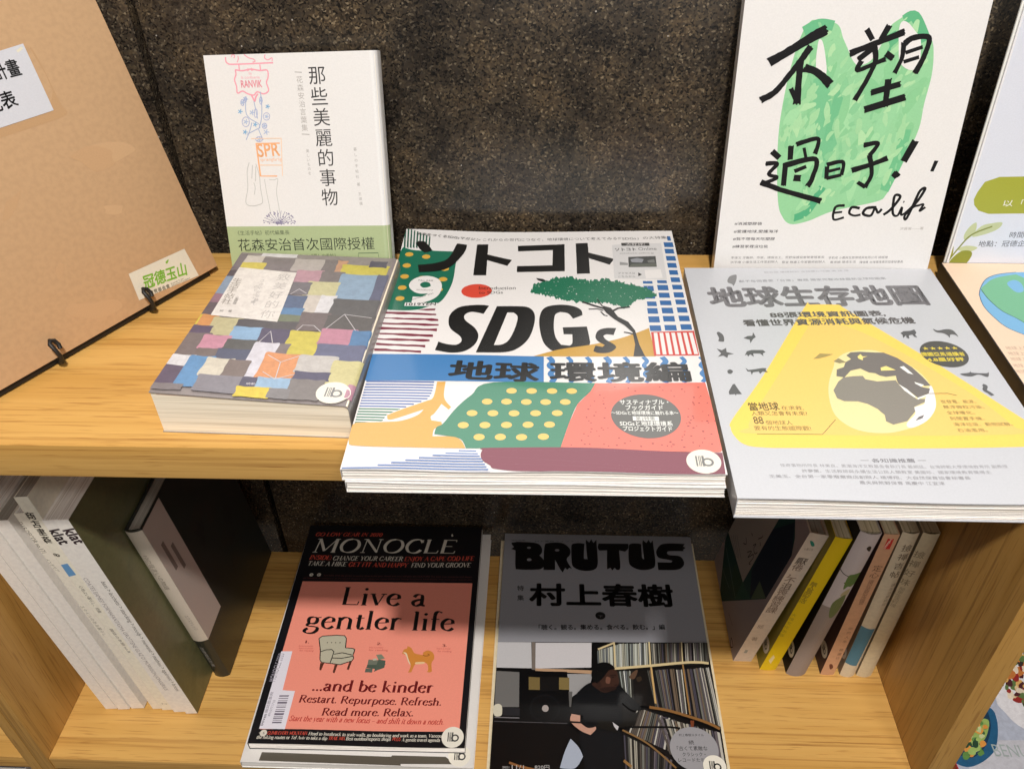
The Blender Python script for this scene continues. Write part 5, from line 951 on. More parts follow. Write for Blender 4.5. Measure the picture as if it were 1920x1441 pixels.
ART['hana'] = [
 ('P',(226,224,222),((-1,-1),(150,-1),(150,176),(-1,176)),0),
 ('P',(168,182,138),((-1,-1),(150,-1),(150,48.2),(-1,48.2)),0),
 ('V',(40,38,40),'那些美麗的事物',(85.7,158.9),(86.6,70.3),12.7,0,1),
 ('V',(170,165,162),'花森安治言葉集',(72,156.2),(72.2,122),4.8,0,1),
 ('S',(150,145,142),0.5,((68.9,161.5),(74.4,161.1)),0,0),
 ('S',(150,145,142),0.5,((69.4,117.4),(75.4,117)),0,0),
 ('V',(160,155,152),'美しいものを',(72.6,105.1),(72.5,88.5),2.5,0,1),
 ('V',(160,155,152),'暮しの手帖社',(109.8,105.7),(109.9,85.4),2.5,0,1),
 ('V',(160,155,152),'著 王淑儀',(110.2,79.7),(110.9,65.2),2.5,0,1),
 ('T',(70,80,60),'《生活手帖》初代編集長',(8.2,41.6),(51,41.8),3.5,0,0),
 ('T',(45,52,40),'花森安治首次國際授權',(7.4,29.4),(118.9,30.3),9.6,0,0),
 ('S',(90,110,80),0.5,((105.1,23.7),(105.4,26.6),(121.5,26.8),(121.5,23.6)),0,0),
 ('T',(70,80,60),'《暮しの手帖》',(66.8,23.8),(87,24),2.5,0,0),
 ('S',(234,156,172),1,((17.1,173.1),(17,170.4),(18.3,168.7),(23.4,168),(53.3,168.3)),1,0),
 ('S',(234,156,172),0.7,((21.6,173),(22.8,174.8),(24.3,173.8),(23.5,172.2)),1,0),
 ('S',(234,156,172),0.7,((26.8,173.8),(26.8,171.5),(25.5,169.2)),1,0),
 ('S',(234,156,172),0.7,((31.6,174.6),(34.8,172.2),(38.3,171.2),(39.6,169.7),(37.5,169.1)),1,0),
 ('S',(234,156,172),0.7,((47.9,174.1),(47.1,171.8),(49.5,170.4),(52.7,171.7),(52.6,169.4)),1,0),
 ('S',(234,156,172),0.9,((26.7,167.9),(26.5,164.1)),1,0),
 ('S',(234,156,172),0.9,((42.9,167.4),(42.9,163.7)),1,0),
 ('S',(234,156,172),1,((23.4,164.2),(29,163.4),(35.3,164.3),(42.4,163.2),(48,163.2),(48.1,158.4),(46.4,154.7),(47.3,149.1),(43.3,146.8),(38.4,148.3),(35.4,146.1),(30.9,147.1),(27,149.1),(22.9,147.8),(22.8,152.5),(21.9,157.2),(23.5,160.9),(23.4,164.2)),1,0),
 ('S',(234,156,172),1.2,((33.4,146.6),(34.6,143.7),(35.6,141.8),(36.8,144.6),(38.7,146.9)),1,0),
 ('T',(234,156,172),'la confiserie',(27.2,157.8),(41.6,157.6),2.1,0,0),
 ('T',(224,130,146),'RANVIK',(26.5,151.6),(42.7,151.5),5.3,0.02,0),
 ('T',(234,156,172),'★★',(32,162.7),(37.7,162.8),2.5,0,0),
 ('T',(234,156,172),'la',(33.6,160.6),(35.8,160.6),1.9,0,0),
 ('S',(160,175,205),0.6,((29.1,145.3),(27.6,134.3),(30.1,129.5),(36.4,125.5),(37.1,122.6)),1,0),
 ('S',(160,175,205),0.6,((40.9,148.3),(40.5,136.9),(38.9,128.3),(36.5,122.6)),1,0),
 ('S',(160,175,205),0.6,((34.9,141.8),(35.6,135.1),(36.1,129.3)),1,0),
 ('S',(160,175,205),0.6,((31.3,126.5),(28.9,120.8),(25.1,114)),1,0),
 ('S',(160,175,205),0.6,((37.1,122.6),(29.2,119.3),(26.4,117.9)),1,0),
 ('S',(160,175,205),0.6,((35.9,121.6),(37.4,116.7),(38.6,113.8)),1,0),
 ('S',(120,170,208),0.7,((23.1,134.6),(25.1,134.6)),0,0),
 ('S',(120,170,208),0.7,((23.1,134.6),(23.5,132.9)),0,0),
 ('S',(120,170,208),0.7,((23.1,134.6),(21.4,133.6)),0,0),
 ('S',(120,170,208),0.7,((23.1,134.6),(21.7,135.7)),0,0),
 ('S',(120,170,208),0.7,((23.1,134.6),(24,136.3)),0,0),
 ('S',(120,170,208),0.7,((45.1,137.8),(46.9,137.7)),0,0),
 ('S',(120,170,208),0.7,((45.1,137.8),(45.5,136.2)),0,0),
 ('S',(120,170,208),0.7,((45.1,137.8),(43.5,136.8)),0,0),
 ('S',(120,170,208),0.7,((45.1,137.8),(43.8,138.8)),0,0),
 ('S',(120,170,208),0.7,((45.1,137.8),(45.8,139.3)),0,0),
 ('S',(120,170,208),0.7,((33.7,125),(35.5,125)),0,0),
 ('S',(120,170,208),0.7,((33.7,125),(34.1,123.4)),0,0),
 ('S',(120,170,208),0.7,((33.7,125),(32.1,124.1)),0,0),
 ('S',(120,170,208),0.7,((33.7,125),(32.4,126.1)),0,0),
 ('S',(120,170,208),0.7,((33.7,125),(34.5,126.6)),0,0),
 ('S',(120,170,208),0.7,((25.1,119.7),(27,119.6)),0,0),
 ('S',(120,170,208),0.7,((25.1,119.7),(25.4,117.9)),0,0),
 ('S',(120,170,208),0.7,((25.1,119.7),(23.3,118.6)),0,0),
 ('S',(120,170,208),0.7,((25.1,119.7),(23.6,120.8)),0,0),
 ('S',(120,170,208),0.7,((25.1,119.7),(25.9,121.4)),0,0),
 ('S',(170,186,214),0.7,((41.7,119.4),(44.1,119.3)),0,0),
 ('S',(170,186,214),0.7,((41.7,119.4),(42.2,117.3)),0,0),
 ('S',(170,186,214),0.7,((41.7,119.4),(39.6,118.1)),0,0),
 ('S',(170,186,214),0.7,((41.7,119.4),(40,120.7)),0,0),
 ('S',(170,186,214),0.7,((41.7,119.4),(42.7,121.4)),0,0),
 ('S',(170,186,214),0.7,((25.9,141),(27.8,141)),0,0),
 ('S',(170,186,214),0.7,((25.9,141),(26.3,139.4)),0,0),
 ('S',(170,186,214),0.7,((25.9,141),(24.2,140.1)),0,0),
 ('S',(170,186,214),0.7,((25.9,141),(24.5,142.1)),0,0),
 ('S',(170,186,214),0.7,((25.9,141),(26.7,142.7)),0,0),
 ('S',(170,186,214),0.7,((28.5,143.4),(30.7,143.3)),0,0),
 ('S',(170,186,214),0.7,((28.5,143.4),(28.9,141.5)),0,0),
 ('S',(170,186,214),0.7,((28.5,143.4),(26.6,142.3)),0,0),
 ('S',(170,186,214),0.7,((28.5,143.4),(26.9,144.6)),0,0),
 ('S',(170,186,214),0.7,((28.5,143.4),(29.4,145.2)),0,0),
 ('S',(170,186,214),0.7,((43.4,130.6),(45,130.6)),0,0),
 ('S',(170,186,214),0.7,((43.4,130.6),(43.7,129.1)),0,0),
 ('S',(170,186,214),0.7,((43.4,130.6),(41.9,129.8)),0,0),
 ('S',(170,186,214),0.7,((43.4,130.6),(42.1,131.6)),0,0),
 ('S',(170,186,214),0.7,((43.4,130.6),(44.1,132.1)),0,0),
 ('S',(170,186,214),0.7,((40.9,123.9),(43,123.9)),0,0),
 ('S',(170,186,214),0.7,((40.9,123.9),(41.3,122.1)),0,0),
 ('S',(170,186,214),0.7,((40.9,123.9),(39.1,122.8)),0,0),
 ('S',(170,186,214),0.7,((40.9,123.9),(39.4,125.1)),0,0),
 ('S',(170,186,214),0.7,((40.9,123.9),(41.8,125.8)),0,0),
 ('S',(170,186,214),0.7,((35.5,114.3),(37.5,114.3)),0,0),
 ('S',(170,186,214),0.7,((35.5,114.3),(35.8,112.5)),0,0),
 ('S',(170,186,214),0.7,((35.5,114.3),(33.7,113.3)),0,0),
 ('S',(170,186,214),0.7,((35.5,114.3),(34,115.4)),0,0),
 ('S',(170,186,214),0.7,((35.5,114.3),(36.3,116.1)),0,0),
 ('S',(170,186,214),0.7,((26.6,127.1),(28.7,127.1)),0,0),
 ('S',(170,186,214),0.7,((26.6,127.1),(27,125.3)),0,0),
 ('S',(170,186,214),0.7,((26.6,127.1),(24.7,126)),0,0),
 ('S',(170,186,214),0.7,((26.6,127.1),(25,128.3)),0,0),
 ('S',(170,186,214),0.7,((26.6,127.1),(27.5,129)),0,0),
 ('S',(170,186,214),0.7,((32.4,133.7),(34.7,133.7)),0,0),
 ('S',(170,186,214),0.7,((32.4,133.7),(32.9,131.8)),0,0),
 ('S',(170,186,214),0.7,((32.4,133.7),(30.5,132.6)),0,0),
 ('S',(170,186,214),0.7,((32.4,133.7),(30.8,135)),0,0),
 ('S',(170,186,214),0.7,((32.4,133.7),(33.4,135.7)),0,0),
 ('S',(170,186,214),0.7,((40.5,142.2),(41.9,142.1)),0,0),
 ('S',(170,186,214),0.7,((40.5,142.2),(40.7,140.9)),0,0),
 ('S',(170,186,214),0.7,((40.5,142.2),(39.2,141.4)),0,0),
 ('S',(170,186,214),0.7,((40.5,142.2),(39.4,143)),0,0),
 ('S',(170,186,214),0.7,((40.5,142.2),(41.1,143.4)),0,0),
 ('S',(150,160,205),0.4,((29.5,127.1),(28.4,124.6),(26.1,123.6),(24.2,124.7),(23.7,127.2),(24.9,129.6),(27.1,130.6),(29,129.5),(29.5,127.1)),1,0),
 ('S',(150,160,205),0.4,((45.9,130.6),(44.9,128.7),(43,128),(41.3,128.8),(40.8,130.7),(41.8,132.6),(43.7,133.3),(45.4,132.5),(45.9,130.6)),1,0),
 ('S',(150,160,205),0.4,((42.8,123.9),(42.1,122.5),(40.7,122),(39.4,122.6),(39,124),(39.8,125.3),(41.2,125.9),(42.4,125.3),(42.8,123.9)),1,0),
 ('S',(150,160,205),0.4,((27.1,141),(26.6,139.4),(25.6,138.8),(24.8,139.5),(24.6,141.1),(25.2,142.7),(26.2,143.3),(27,142.6),(27.1,141)),1,0),
 ('S',(150,160,205),0.4,((41.5,142.1),(40.9,140.3),(40.1,139.5),(39.5,140.3),(39.4,142.2),(40,144),(40.8,144.8),(41.4,144),(41.5,142.1)),1,0),
 ('S',(150,160,205),0.4,((38.2,114.3),(37.2,113),(35.2,112.6),(33.3,113.1),(32.7,114.4),(33.7,115.6),(35.7,116.1),(37.6,115.5),(38.2,114.3)),1,0),
 ('S',(150,160,205),0.4,((29.5,143.3),(29,142.3),(28.3,141.8),(27.7,142.3),(27.6,143.4),(28,144.5),(28.7,144.9),(29.3,144.4),(29.5,143.3)),1,0),
 ('S',(150,160,205),0.4,((36.6,133.2),(35.9,131),(34.9,130.1),(34.1,131.1),(34.1,133.2),(34.7,135.4),(35.7,136.3),(36.5,135.3),(36.6,133.2)),1,0),
 ('S',(236,172,122),1,((51.4,111.1),(32.6,111.1),(32.9,86.9),(46.3,86.7)),0,0),
 ('T',(236,172,122),'SPR',(33.4,101.2),(50.5,102),10,0.02,0),
 ('T',(236,180,140),'sprængfarlig',(34.4,98.1),(51.4,98.2),2.5,0,0),
 ('S',(236,190,150),0.6,((33.7,95.1),(51.6,94.8)),0,0),
 ('S',(240,205,175),0.6,((29.2,114.9),(52.9,114.7),(50.6,86.8)),0,0),
 ('S',(190,190,186),0.5,((25.2,97.2),(22.6,90.2),(21.5,78.1),(18.4,66.9),(22.9,64.2),(30.7,65.7),(32.2,68.8),(31.8,78),(32,88.1),(30.4,96.1)),1,0),
 ('S',(190,190,186),0.5,((26.9,82.1),(27.5,78),(26,72.9)),1,0),
 ('S',(190,190,186),0.5,((35.8,84.5),(36.2,74.9),(37.1,64.6),(37.4,58.4)),1,0),
 ('S',(190,190,186),0.5,((39.5,84),(43.8,83.9),(46.5,84.4),(44.3,74.8),(44.7,64.5),(45,58.4)),1,0),
 ('S',(190,190,186),0.5,((27.6,95.2),(25.7,85.1)),1,0),
 ('S',(190,190,186),0.5,((30.1,94.1),(28.4,83.1)),1,0),
 ('C',(110,100,140),(40.5,57.3),0.5,0.5),
 ('C',(110,100,140),(34,56.2),0.5,0.5),
 ('C',(110,100,140),(35.8,57.2),0.5,0.5),
 ('C',(110,100,140),(50.5,50.5),0.5,0.5),
 ('C',(110,100,140),(34.4,51.5),0.5,0.5),
 ('C',(110,100,140),(41.1,50.3),0.5,0.5),
 ('C',(110,100,140),(44.1,52.8),0.5,0.5),
 ('C',(110,100,140),(43.1,56),0.5,0.5),
 ('C',(110,100,140),(47.3,49.9),0.5,0.5),
 ('C',(110,100,140),(52.2,57.4),0.5,0.5),
 ('C',(110,100,140),(41.3,51.3),0.5,0.5),
 ('C',(110,100,140),(41.3,51),0.5,0.5),
 ('C',(110,100,140),(42.7,51.5),0.5,0.5),
 ('C',(110,100,140),(55.9,50.4),0.5,0.5),
 ('C',(110,100,140),(46.5,51.5),0.5,0.5),
 ('C',(110,100,140),(31.2,51.1),0.5,0.5),
 ('C',(110,100,140),(52.3,57.9),0.5,0.5),
 ('C',(110,100,140),(43.1,57.1),0.5,0.5),
 ('C',(110,100,140),(54.3,56),0.5,0.5),
 ('C',(110,100,140),(37.2,58.5),0.5,0.5),
 ('C',(110,100,140),(39,51.1),0.5,0.5),
 ('C',(110,100,140),(44.9,51.8),0.5,0.5),
 ('C',(110,100,140),(45.1,50.3),0.5,0.5),
 ('C',(110,100,140),(49,55.2),0.5,0.5),
 ('C',(110,100,140),(53.3,50.3),0.5,0.5),
 ('C',(110,100,140),(46.1,53),0.5,0.5),
 ('C',(110,100,140),(37.8,52.9),0.5,0.5),
 ('C',(110,100,140),(47.7,54.3),0.5,0.5),
 ('C',(110,100,140),(42.5,50.7),0.5,0.5),
 ('C',(110,100,140),(42,49.7),0.5,0.5),
 ('C',(110,100,140),(36.1,56.5),0.5,0.5),
 ('C',(110,100,140),(54.7,50.8),0.5,0.5),
 ('C',(110,100,140),(47.4,55.6),0.5,0.5),
 ('C',(110,100,140),(45.1,49.7),0.5,0.5),
 ('C',(110,100,140),(55,55.6),0.5,0.5),
 ('C',(110,100,140),(52.5,54.7),0.5,0.5),
 ('C',(110,100,140),(31,52.7),0.5,0.5),
 ('C',(110,100,140),(46.4,53.4),0.5,0.5),
 ('C',(110,100,140),(43.6,58.1),0.5,0.5),
 ('C',(110,100,140),(53.7,52.8),0.5,0.5),
 ('C',(110,100,140),(34.7,55.7),0.5,0.5),
 ('C',(110,100,140),(56.7,51.6),0.5,0.5),
 ('C',(110,100,140),(48.7,51),0.5,0.5),
 ('C',(110,100,140),(40.4,59),0.5,0.5),
 ('C',(110,100,140),(50.4,58.4),0.5,0.5),
 ('C',(110,100,140),(43.2,53.5),0.5,0.5),
 ('C',(110,100,140),(45.4,51.8),0.5,0.5),
 ('C',(110,100,140),(46.3,50.3),0.5,0.5),
 ('C',(110,100,140),(37.1,58.7),0.5,0.5),
 ('C',(110,100,140),(44.9,50.2),0.5,0.5),
 ('C',(110,100,140),(35.5,50.5),0.5,0.5),
 ('C',(110,100,140),(44.9,52.6),0.5,0.5),
 ('C',(110,100,140),(41.2,58.3),0.5,0.5),
 ('C',(110,100,140),(44.8,54.5),0.5,0.5),
 ('C',(110,100,140),(56.2,52),0.5,0.5),
 ('C',(110,100,140),(50.9,50.6),0.5,0.5),
 ('C',(110,100,140),(41.2,50.7),0.5,0.5),
 ('C',(110,100,140),(35.9,57.6),0.5,0.5),
 ('C',(110,100,140),(40.1,57.6),0.5,0.5),
 ('C',(110,100,140),(49.8,51.6),0.5,0.5),
 ('S',(140,135,160),0.35,((43.4,50),(56.9,52.5)),0,0),
 ('S',(140,135,160),0.35,((43.4,50),(56,54.9)),0,0),
 ('S',(140,135,160),0.35,((43.4,50),(54.4,56.9)),0,0),
 ('S',(140,135,160),0.35,((43.4,50),(52.1,58.5)),0,0),
 ('S',(140,135,160),0.35,((43.4,50),(49.4,59.7)),0,0),
 ('S',(140,135,160),0.35,((43.4,50),(46.3,60.3)),0,0),
 ('S',(140,135,160),0.35,((43.4,50),(43.1,60.4)),0,0),
 ('S',(140,135,160),0.35,((43.4,50),(39.8,59.8)),0,0),
 ('S',(140,135,160),0.35,((43.4,50),(36.8,58.7)),0,0),
 ('S',(140,135,160),0.35,((43.4,50),(34.2,57.1)),0,0),
 ('S',(140,135,160),0.35,((43.4,50),(32,55.1)),0,0),
 ('S',(140,135,160),0.35,((43.4,50),(30.5,52.7)),0,0),
]
ART['eco'] = [
 ('P',(227,225,224),((-1,-1),(170,-1),(170,240),(-1,240)),0),
 ('P',(148,206,156),((42.5,186.7),(45.5,191.3),(49,192.9),(61.7,191.3),(66.6,188.1),(69.5,182.1),(74,174.9),(78.4,167.7),(83.1,162.8),(91.2,166.6),(96.6,177.5),(99.4,188.2),(106.7,194.7),(114.3,198.8),(118,195.9),(127.4,183.7),(131.8,175.4),(134.6,158.4),(133.8,138.4),(133.9,120.3),(128.8,98.9),(125.4,86.6),(120.9,72.5),(114.6,66.7),(84.7,58.8),(66.8,50.3),(53.9,47.7),(46.7,54.2),(42.4,64.9),(37.8,91.7),(35.3,118.7),(35.5,139.6),(36.8,157.4),(39.3,174.7)),2),
 ('P',(229,226,225),((53.8,180.2),(56.3,179),(59.7,170),(62.4,157.7),(55.9,158.2),(53.8,167.5),(53.5,174.8)),1),
 ('P',(229,226,225),((107.8,192.4),(112.4,190.7),(118.6,184.8),(121.6,182.5),(124.6,165.7),(120.1,160.7),(111.5,165.5),(108,177.6),(106.2,188.3)),1),
 ('M',((42.5,186.7),(45.5,191.3),(49,192.9),(61.7,191.3),(66.6,188.1),(69.5,182.1),(74,174.9),(78.4,167.7),(83.1,162.8),(91.2,166.6),(96.6,177.5),(99.4,188.2),(106.7,194.7),(114.3,198.8),(118,195.9),(127.4,183.7),(131.8,175.4),(134.6,158.4),(133.8,138.4),(133.9,120.3),(128.8,98.9),(125.4,86.6),(120.9,72.5),(114.6,66.7),(84.7,58.8),(66.8,50.3),(53.9,47.7),(46.7,54.2),(42.4,64.9),(37.8,91.7),(35.3,118.7),(35.5,139.6),(36.8,157.4),(39.3,174.7)),((134,198,146),(150,208,158),(160,214,164),(138,200,148)),3,120,9,24,1.4),
 ('S',(118,190,142),12.1,((57.7,155.1),(63.3,137.4),(68.7,116.6),(76.6,97.9),(77.6,84.2)),1,0),
 ('S',(112,186,138),6.6,((75.6,155.3),(72.4,129.8),(71.6,111.3)),1,0),
 ('S',(84,172,126),5.5,((55.4,52.2),(65.5,58.3),(73.4,77.1)),1,0),
 ('S',(112,188,138),7.7,((118.3,75.3),(124.2,98.8),(124.9,120.2)),1,0),
 ('S',(106,184,136),6.6,((42.6,185.5),(51.9,190.3),(62.1,189.2)),1,0),
 ('S',(96,178,130),6.6,((108.3,193),(115.1,195.3),(125.8,180.1)),1,0),
 ('S',(98,178,130),6.6,((101.4,184.7),(105.5,176.4),(102.3,167.9)),1,0),
 ('M',((42.5,186.7),(45.5,191.3),(49,192.9),(61.7,191.3),(66.6,188.1),(69.5,182.1),(74,174.9),(78.4,167.7),(83.1,162.8),(91.2,166.6),(96.6,177.5),(99.4,188.2),(106.7,194.7),(114.3,198.8),(118,195.9),(127.4,183.7),(131.8,175.4),(134.6,158.4),(133.8,138.4),(133.9,120.3),(128.8,98.9),(125.4,86.6),(120.9,72.5),(114.6,66.7),(84.7,58.8),(66.8,50.3),(53.9,47.7),(46.7,54.2),(42.4,64.9),(37.8,91.7),(35.3,118.7),(35.5,139.6),(36.8,157.4),(39.3,174.7)),((166,214,164),(160,211,160),(136,199,149),(142,202,151),(174,218,168),(147,205,155)),9,300,1.5,10,1.2),
 ('P',(229,226,225),((53.8,180.2),(56.3,179),(59.7,170),(62.4,157.7),(55.9,158.2),(53.8,167.5),(53.5,174.8)),1),
 ('P',(229,226,225),((107.8,192.4),(112.4,190.7),(118.6,184.8),(121.6,182.5),(124.6,165.7),(120.1,160.7),(111.5,165.5),(108,177.6),(106.2,188.3)),1),
 ('D',(18,17,20),6.3,((22.3,165.3),(35.7,173.4),(46,180.2),(57.5,186.8))),
 ('D',(18,17,20),4.4,((48.7,175.4),(43.2,166.1),(35.9,154.9),(28.3,144.7),(19.6,139.4))),
 ('D',(18,17,20),5,((43.2,166.1),(44.1,153.7),(45.1,137.2))),
 ('D',(18,17,20),5.5,((47.1,161.5),(55.8,158.8),(66.2,150.8))),
 ('D',(18,17,20),2.8,((39.6,147.4),(45,137.8))),
 ('D',(18,17,20),3.3,((84.8,187),(89.8,180.5))),
 ('D',(18,17,20),3.6,((99.2,189.4),(95.9,181.1))),
 ('D',(18,17,20),4.4,((76.5,171.3),(89.3,176.9),(109.9,185.4))),
 ('D',(18,17,20),3.6,((82.8,167.7),(92,175.7))),
 ('D',(18,17,20),3.6,((91.9,176.3),(94.4,166.6),(91.1,154.2),(85.4,140.3))),
 ('D',(18,17,20),3.3,((85,166.5),(83.6,160.4),(95.3,165.4),(101,167.9))),
 ('D',(18,17,20),3.9,((100.9,171.5),(105.9,168.5))),
 ('D',(18,17,20),3.3,((111.2,178.8),(112,169.2),(109.2,158.8))),
 ('D',(18,17,20),3.9,((112,178.2),(116.8,181.8),(127.2,181.9),(126.7,170.5),(123,158.9))),
 ('D',(18,17,20),2.5,((113.9,172.2),(124.2,175.9))),
 ('D',(18,17,20),2.5,((113.9,166.2),(123.2,169.3))),
 ('D',(18,17,20),4.4,((105.7,154.4),(106.7,143.1),(106.8,136.1))),
 ('D',(18,17,20),3.9,((96,145.5),(114.5,151.4))),
 ('D',(18,17,20),4.4,((93.5,133.7),(119.5,142.6))),
 ('D',(18,17,20),3.9,((32.9,102.5),(38.2,98.5))),
 ('D',(18,17,20),3,((29.4,93.6),(37.6,93.7),(32.5,86),(39,83.3),(28.1,78.2))),
 ('D',(18,17,20),4.1,((27.9,79.6),(45.2,73.6),(73.8,66.4))),
 ('D',(18,17,20),3.6,((45.7,106.8),(46.5,97.3))),
 ('D',(18,17,20),3.3,((49.5,108.3),(64.1,112.5),(63.9,101.8))),
 ('D',(18,17,20),2.2,((55.3,105.7),(57.7,98.9))),
 ('D',(18,17,20),3.6,((43.7,93.2),(44.6,77.8))),
 ('D',(18,17,20),3.9,((42.5,92.4),(64.6,97.7),(64.8,83.9),(62.4,77.5))),
 ('D',(18,17,20),4.4,((51.9,83.6),(56.1,83.4))),
 ('D',(18,17,20),2.8,((51.2,88.5),(58.8,92.1))),
 ('D',(18,17,20),3,((74.2,92.4),(75,83.4))),
 ('D',(18,17,20),3,((73.9,93.8),(84.9,96),(85.6,86.4))),
 ('D',(18,17,20),2.2,((76.1,89),(83.8,91.2))),
 ('D',(18,17,20),2.5,((75.6,83.8),(85.3,86.4))),
 ('D',(18,17,20),3.3,((97.9,108.4),(107.4,110),(103.2,101.1))),
 ('D',(18,17,20),3.3,((103.2,101.1),(107.2,87.6),(104.4,77.8))),
 ('D',(18,17,20),2.8,((104.4,77.8),(98.4,81.1))),
 ('D',(18,17,20),3.9,((92.7,90),(105.2,94.4),(116.1,99.4))),
 ('D',(18,17,20),4.7,((133.2,111.7),(128.4,97.6))),
 ('D',(18,17,20),4.4,((123,88.6),(126.2,85.9))),
 ('D',(18,17,20),2.5,((151.3,98),(149.9,90.5))),
 ('D',(18,17,20),1.87,((92.1,63.3),(85.6,61.7),(85.8,52.3),(93.1,53.9))),
 ('D',(18,17,20),1.65,((85,57.3),(91,58.2))),
 ('D',(18,17,20),1.87,((103.4,61.4),(97.8,62),(96.6,57.6),(100.4,55.6),(105,56.4))),
 ('D',(18,17,20),1.98,((115.5,62.4),(108.8,61.5),(106.9,57.2),(112.7,55.9),(114.9,61.7),(117.7,58.2),(119.8,61.1))),
 ('D',(18,17,20),1.87,((122,56.8),(126.6,61.3),(131.4,70.6),(127.2,71.2),(128.5,58.4),(132.3,56.4),(134.3,62.9),(134.9,57.2),(137.9,58.7))),
 ('D',(18,17,20),1.87,((137.9,58.7),(144.2,67.4),(148,77.3),(144.5,75.2),(141.4,61.6),(139,53.7),(137.7,56.5),(142.4,63.1),(146.1,64.6),(149.3,65.4),(147.7,60.4),(151.1,63.3))),
 ('D',(18,17,20),1.38,((134.5,67.2),(135.1,66.9))),
 ('T',(60,56,60),'#消減塑膠袋',(12,45.9),(32.7,46.4),2.4,0.01,0),
 ('T',(60,56,60),'#愛護地球,愛護海洋',(12.2,39.6),(45.9,40.6),2.4,0.01,0),
 ('T',(60,56,60),'#我不想每天吃塑膠',(12.3,33.6),(44.2,34.5),2.4,0.01,0),
 ('T',(60,56,60),'#練習家裡沒垃圾',(12.5,27.4),(39.8,28.2),2.4,0.01,0),
 ('T',(170,165,162),'洪薇甯——著',(136.4,45.3),(153.6,46.1),2.2,0,0),
 ('T',(110,106,108),'李偉文 牙醫師、作家、環保志工、荒野保護協會榮譽理事長',(12.5,18.2),(84.2,20.9),2,0,0),
 ('T',(110,106,108),'李莉成 小農與生態環境與有限公司 總經理',(87.4,20.5),(132,22.3),2,0,0),
 ('T',(110,106,108),'洪平珊 小事生活工作室創辦人',(12.5,14.4),(49.4,16.1),2,0,0),
 ('T',(110,106,108),'蔡宜 無邊工作室藝術創辦人',(52.3,15.7),(85.6,17.2),2,0,0),
 ('T',(110,106,108),'黃淑娟 環境生活',(89.2,16.9),(108.7,17.9),2,0,0),
 ('T',(110,106,108),'陳瑞賓 台灣環境資訊協會秘書長',(111.6,17.6),(144.2,19.1),2,0,0),
]
ART['board'] = [
 ('P',(222,226,238),((3,3),(160,3),(160,300),(3,300)),0),
 ('P',(168,172,62),((7.5,65.1),(8.5,71),(11.6,79),(21.1,82.9),(47.6,83.5),(57.2,54.3),(21.8,53.6),(13.5,56.2),(9.1,60.7)),0),
 ('T',(240,240,230),'以「閱讀」',(30.1,60.1),(65.8,61),5,0,0),
 ('P',(196,204,160),((10.1,31.7),(8.5,36.3),(11,43.3),(14.9,46.4),(16.2,39.5),(13.6,34.1)),1),
 ('P',(196,204,160),((14.8,34.8),(19.3,43.4),(26.8,46),(34.2,46.6),(32.4,41.2),(24,36.8)),1),
 ('P',(196,204,160),((6.7,23.8),(12.8,27),(21.7,25.5),(15.8,21.5)),1),
 ('P',(150,150,40),((-0.4,31.6),(3,26.9),(4.4,19),(2.5,15.7),(0.6,9.2),(-1.1,15.7)),1),
 ('P',(140,146,48),((4.6,15.8),(9.9,22.2),(16.9,22.6),(19.2,18.3),(14.9,9.4),(1.9,4.3),(3.1,10.9)),1),
 ('S',(130,140,60),1.2,((0.6,9.2),(7.6,25.4),(14.3,36.4),(27.6,43.4)),1,0),
 ('T',(70,70,80),'時間：11月',(42.8,34.3),(70.4,34.9),5,0,0),
 ('T',(70,70,80),'地點：冠德企業大樓',(21.6,26.6),(74.3,27.6),5,0,0),
]
ART['globe'] = [
 ('P',(240,212,186),((0,0),(130,0),(130,206),(0,206)),0),
 ('P',(128,182,222),((12.3,158.6),(17.3,169.1),(26,181.4),(37,188.5),(52.4,192.1),(80.3,192.2),(101.8,150.5),(67.3,79),(33.3,95.1),(23.8,107),(15.5,115.9),(11.5,128.8),(9.8,143.4)),2),
 ('P',(124,186,150),((16.6,166.5),(23.5,174.6),(29.9,180.7),(38.6,185.2),(51.1,188.8),(56.1,180.7),(53.3,167.3),(43.9,154.2),(39.3,136.7),(53.3,129.8),(44.8,113.2),(32.7,117.5),(26.7,128),(20.9,136.2),(18,146),(16.5,156.1)),2),
 ('P',(128,182,222),((38.9,174.9),(46.4,180.5),(49.7,175.2),(46.8,164.5),(40.8,163.1)),1),
 ('S',(60,90,90),0.5,((16.6,166.5),(16.5,156.1),(18,146),(20.9,136.2),(26.7,128),(32.7,117.5)),1,0),
 ('S',(70,100,130),0.5,((12.3,158.6),(17.3,169.1),(26,181.4),(37,188.5),(52.4,192.1)),1,0),
 ('S',(70,100,130),0.5,((12.3,158.6),(9.8,143.4),(11.5,128.8),(15.5,115.9),(23.8,107)),1,0),
 ('T',(190,160,140),'地球上的生命故事與氣候',(4.9,88.9),(48.3,90.1),4,0,0),
 ('T',(190,160,140),'地球上的生命故事與氣候',(4,82.5),(45.4,83.6),4,0,0),
 ('T',(190,160,140),'地球上的生命故事與氣候',(3.2,76.2),(42.5,77.2),4,0,0),
 ('T',(190,160,140),'地球上的生命故事與氣候',(2,68.9),(39.2,70),4,0,0),
 ('T',(190,160,140),'地球上的生命故事與氣候',(1.1,62.4),(36.3,63.4),4,0,0),
]
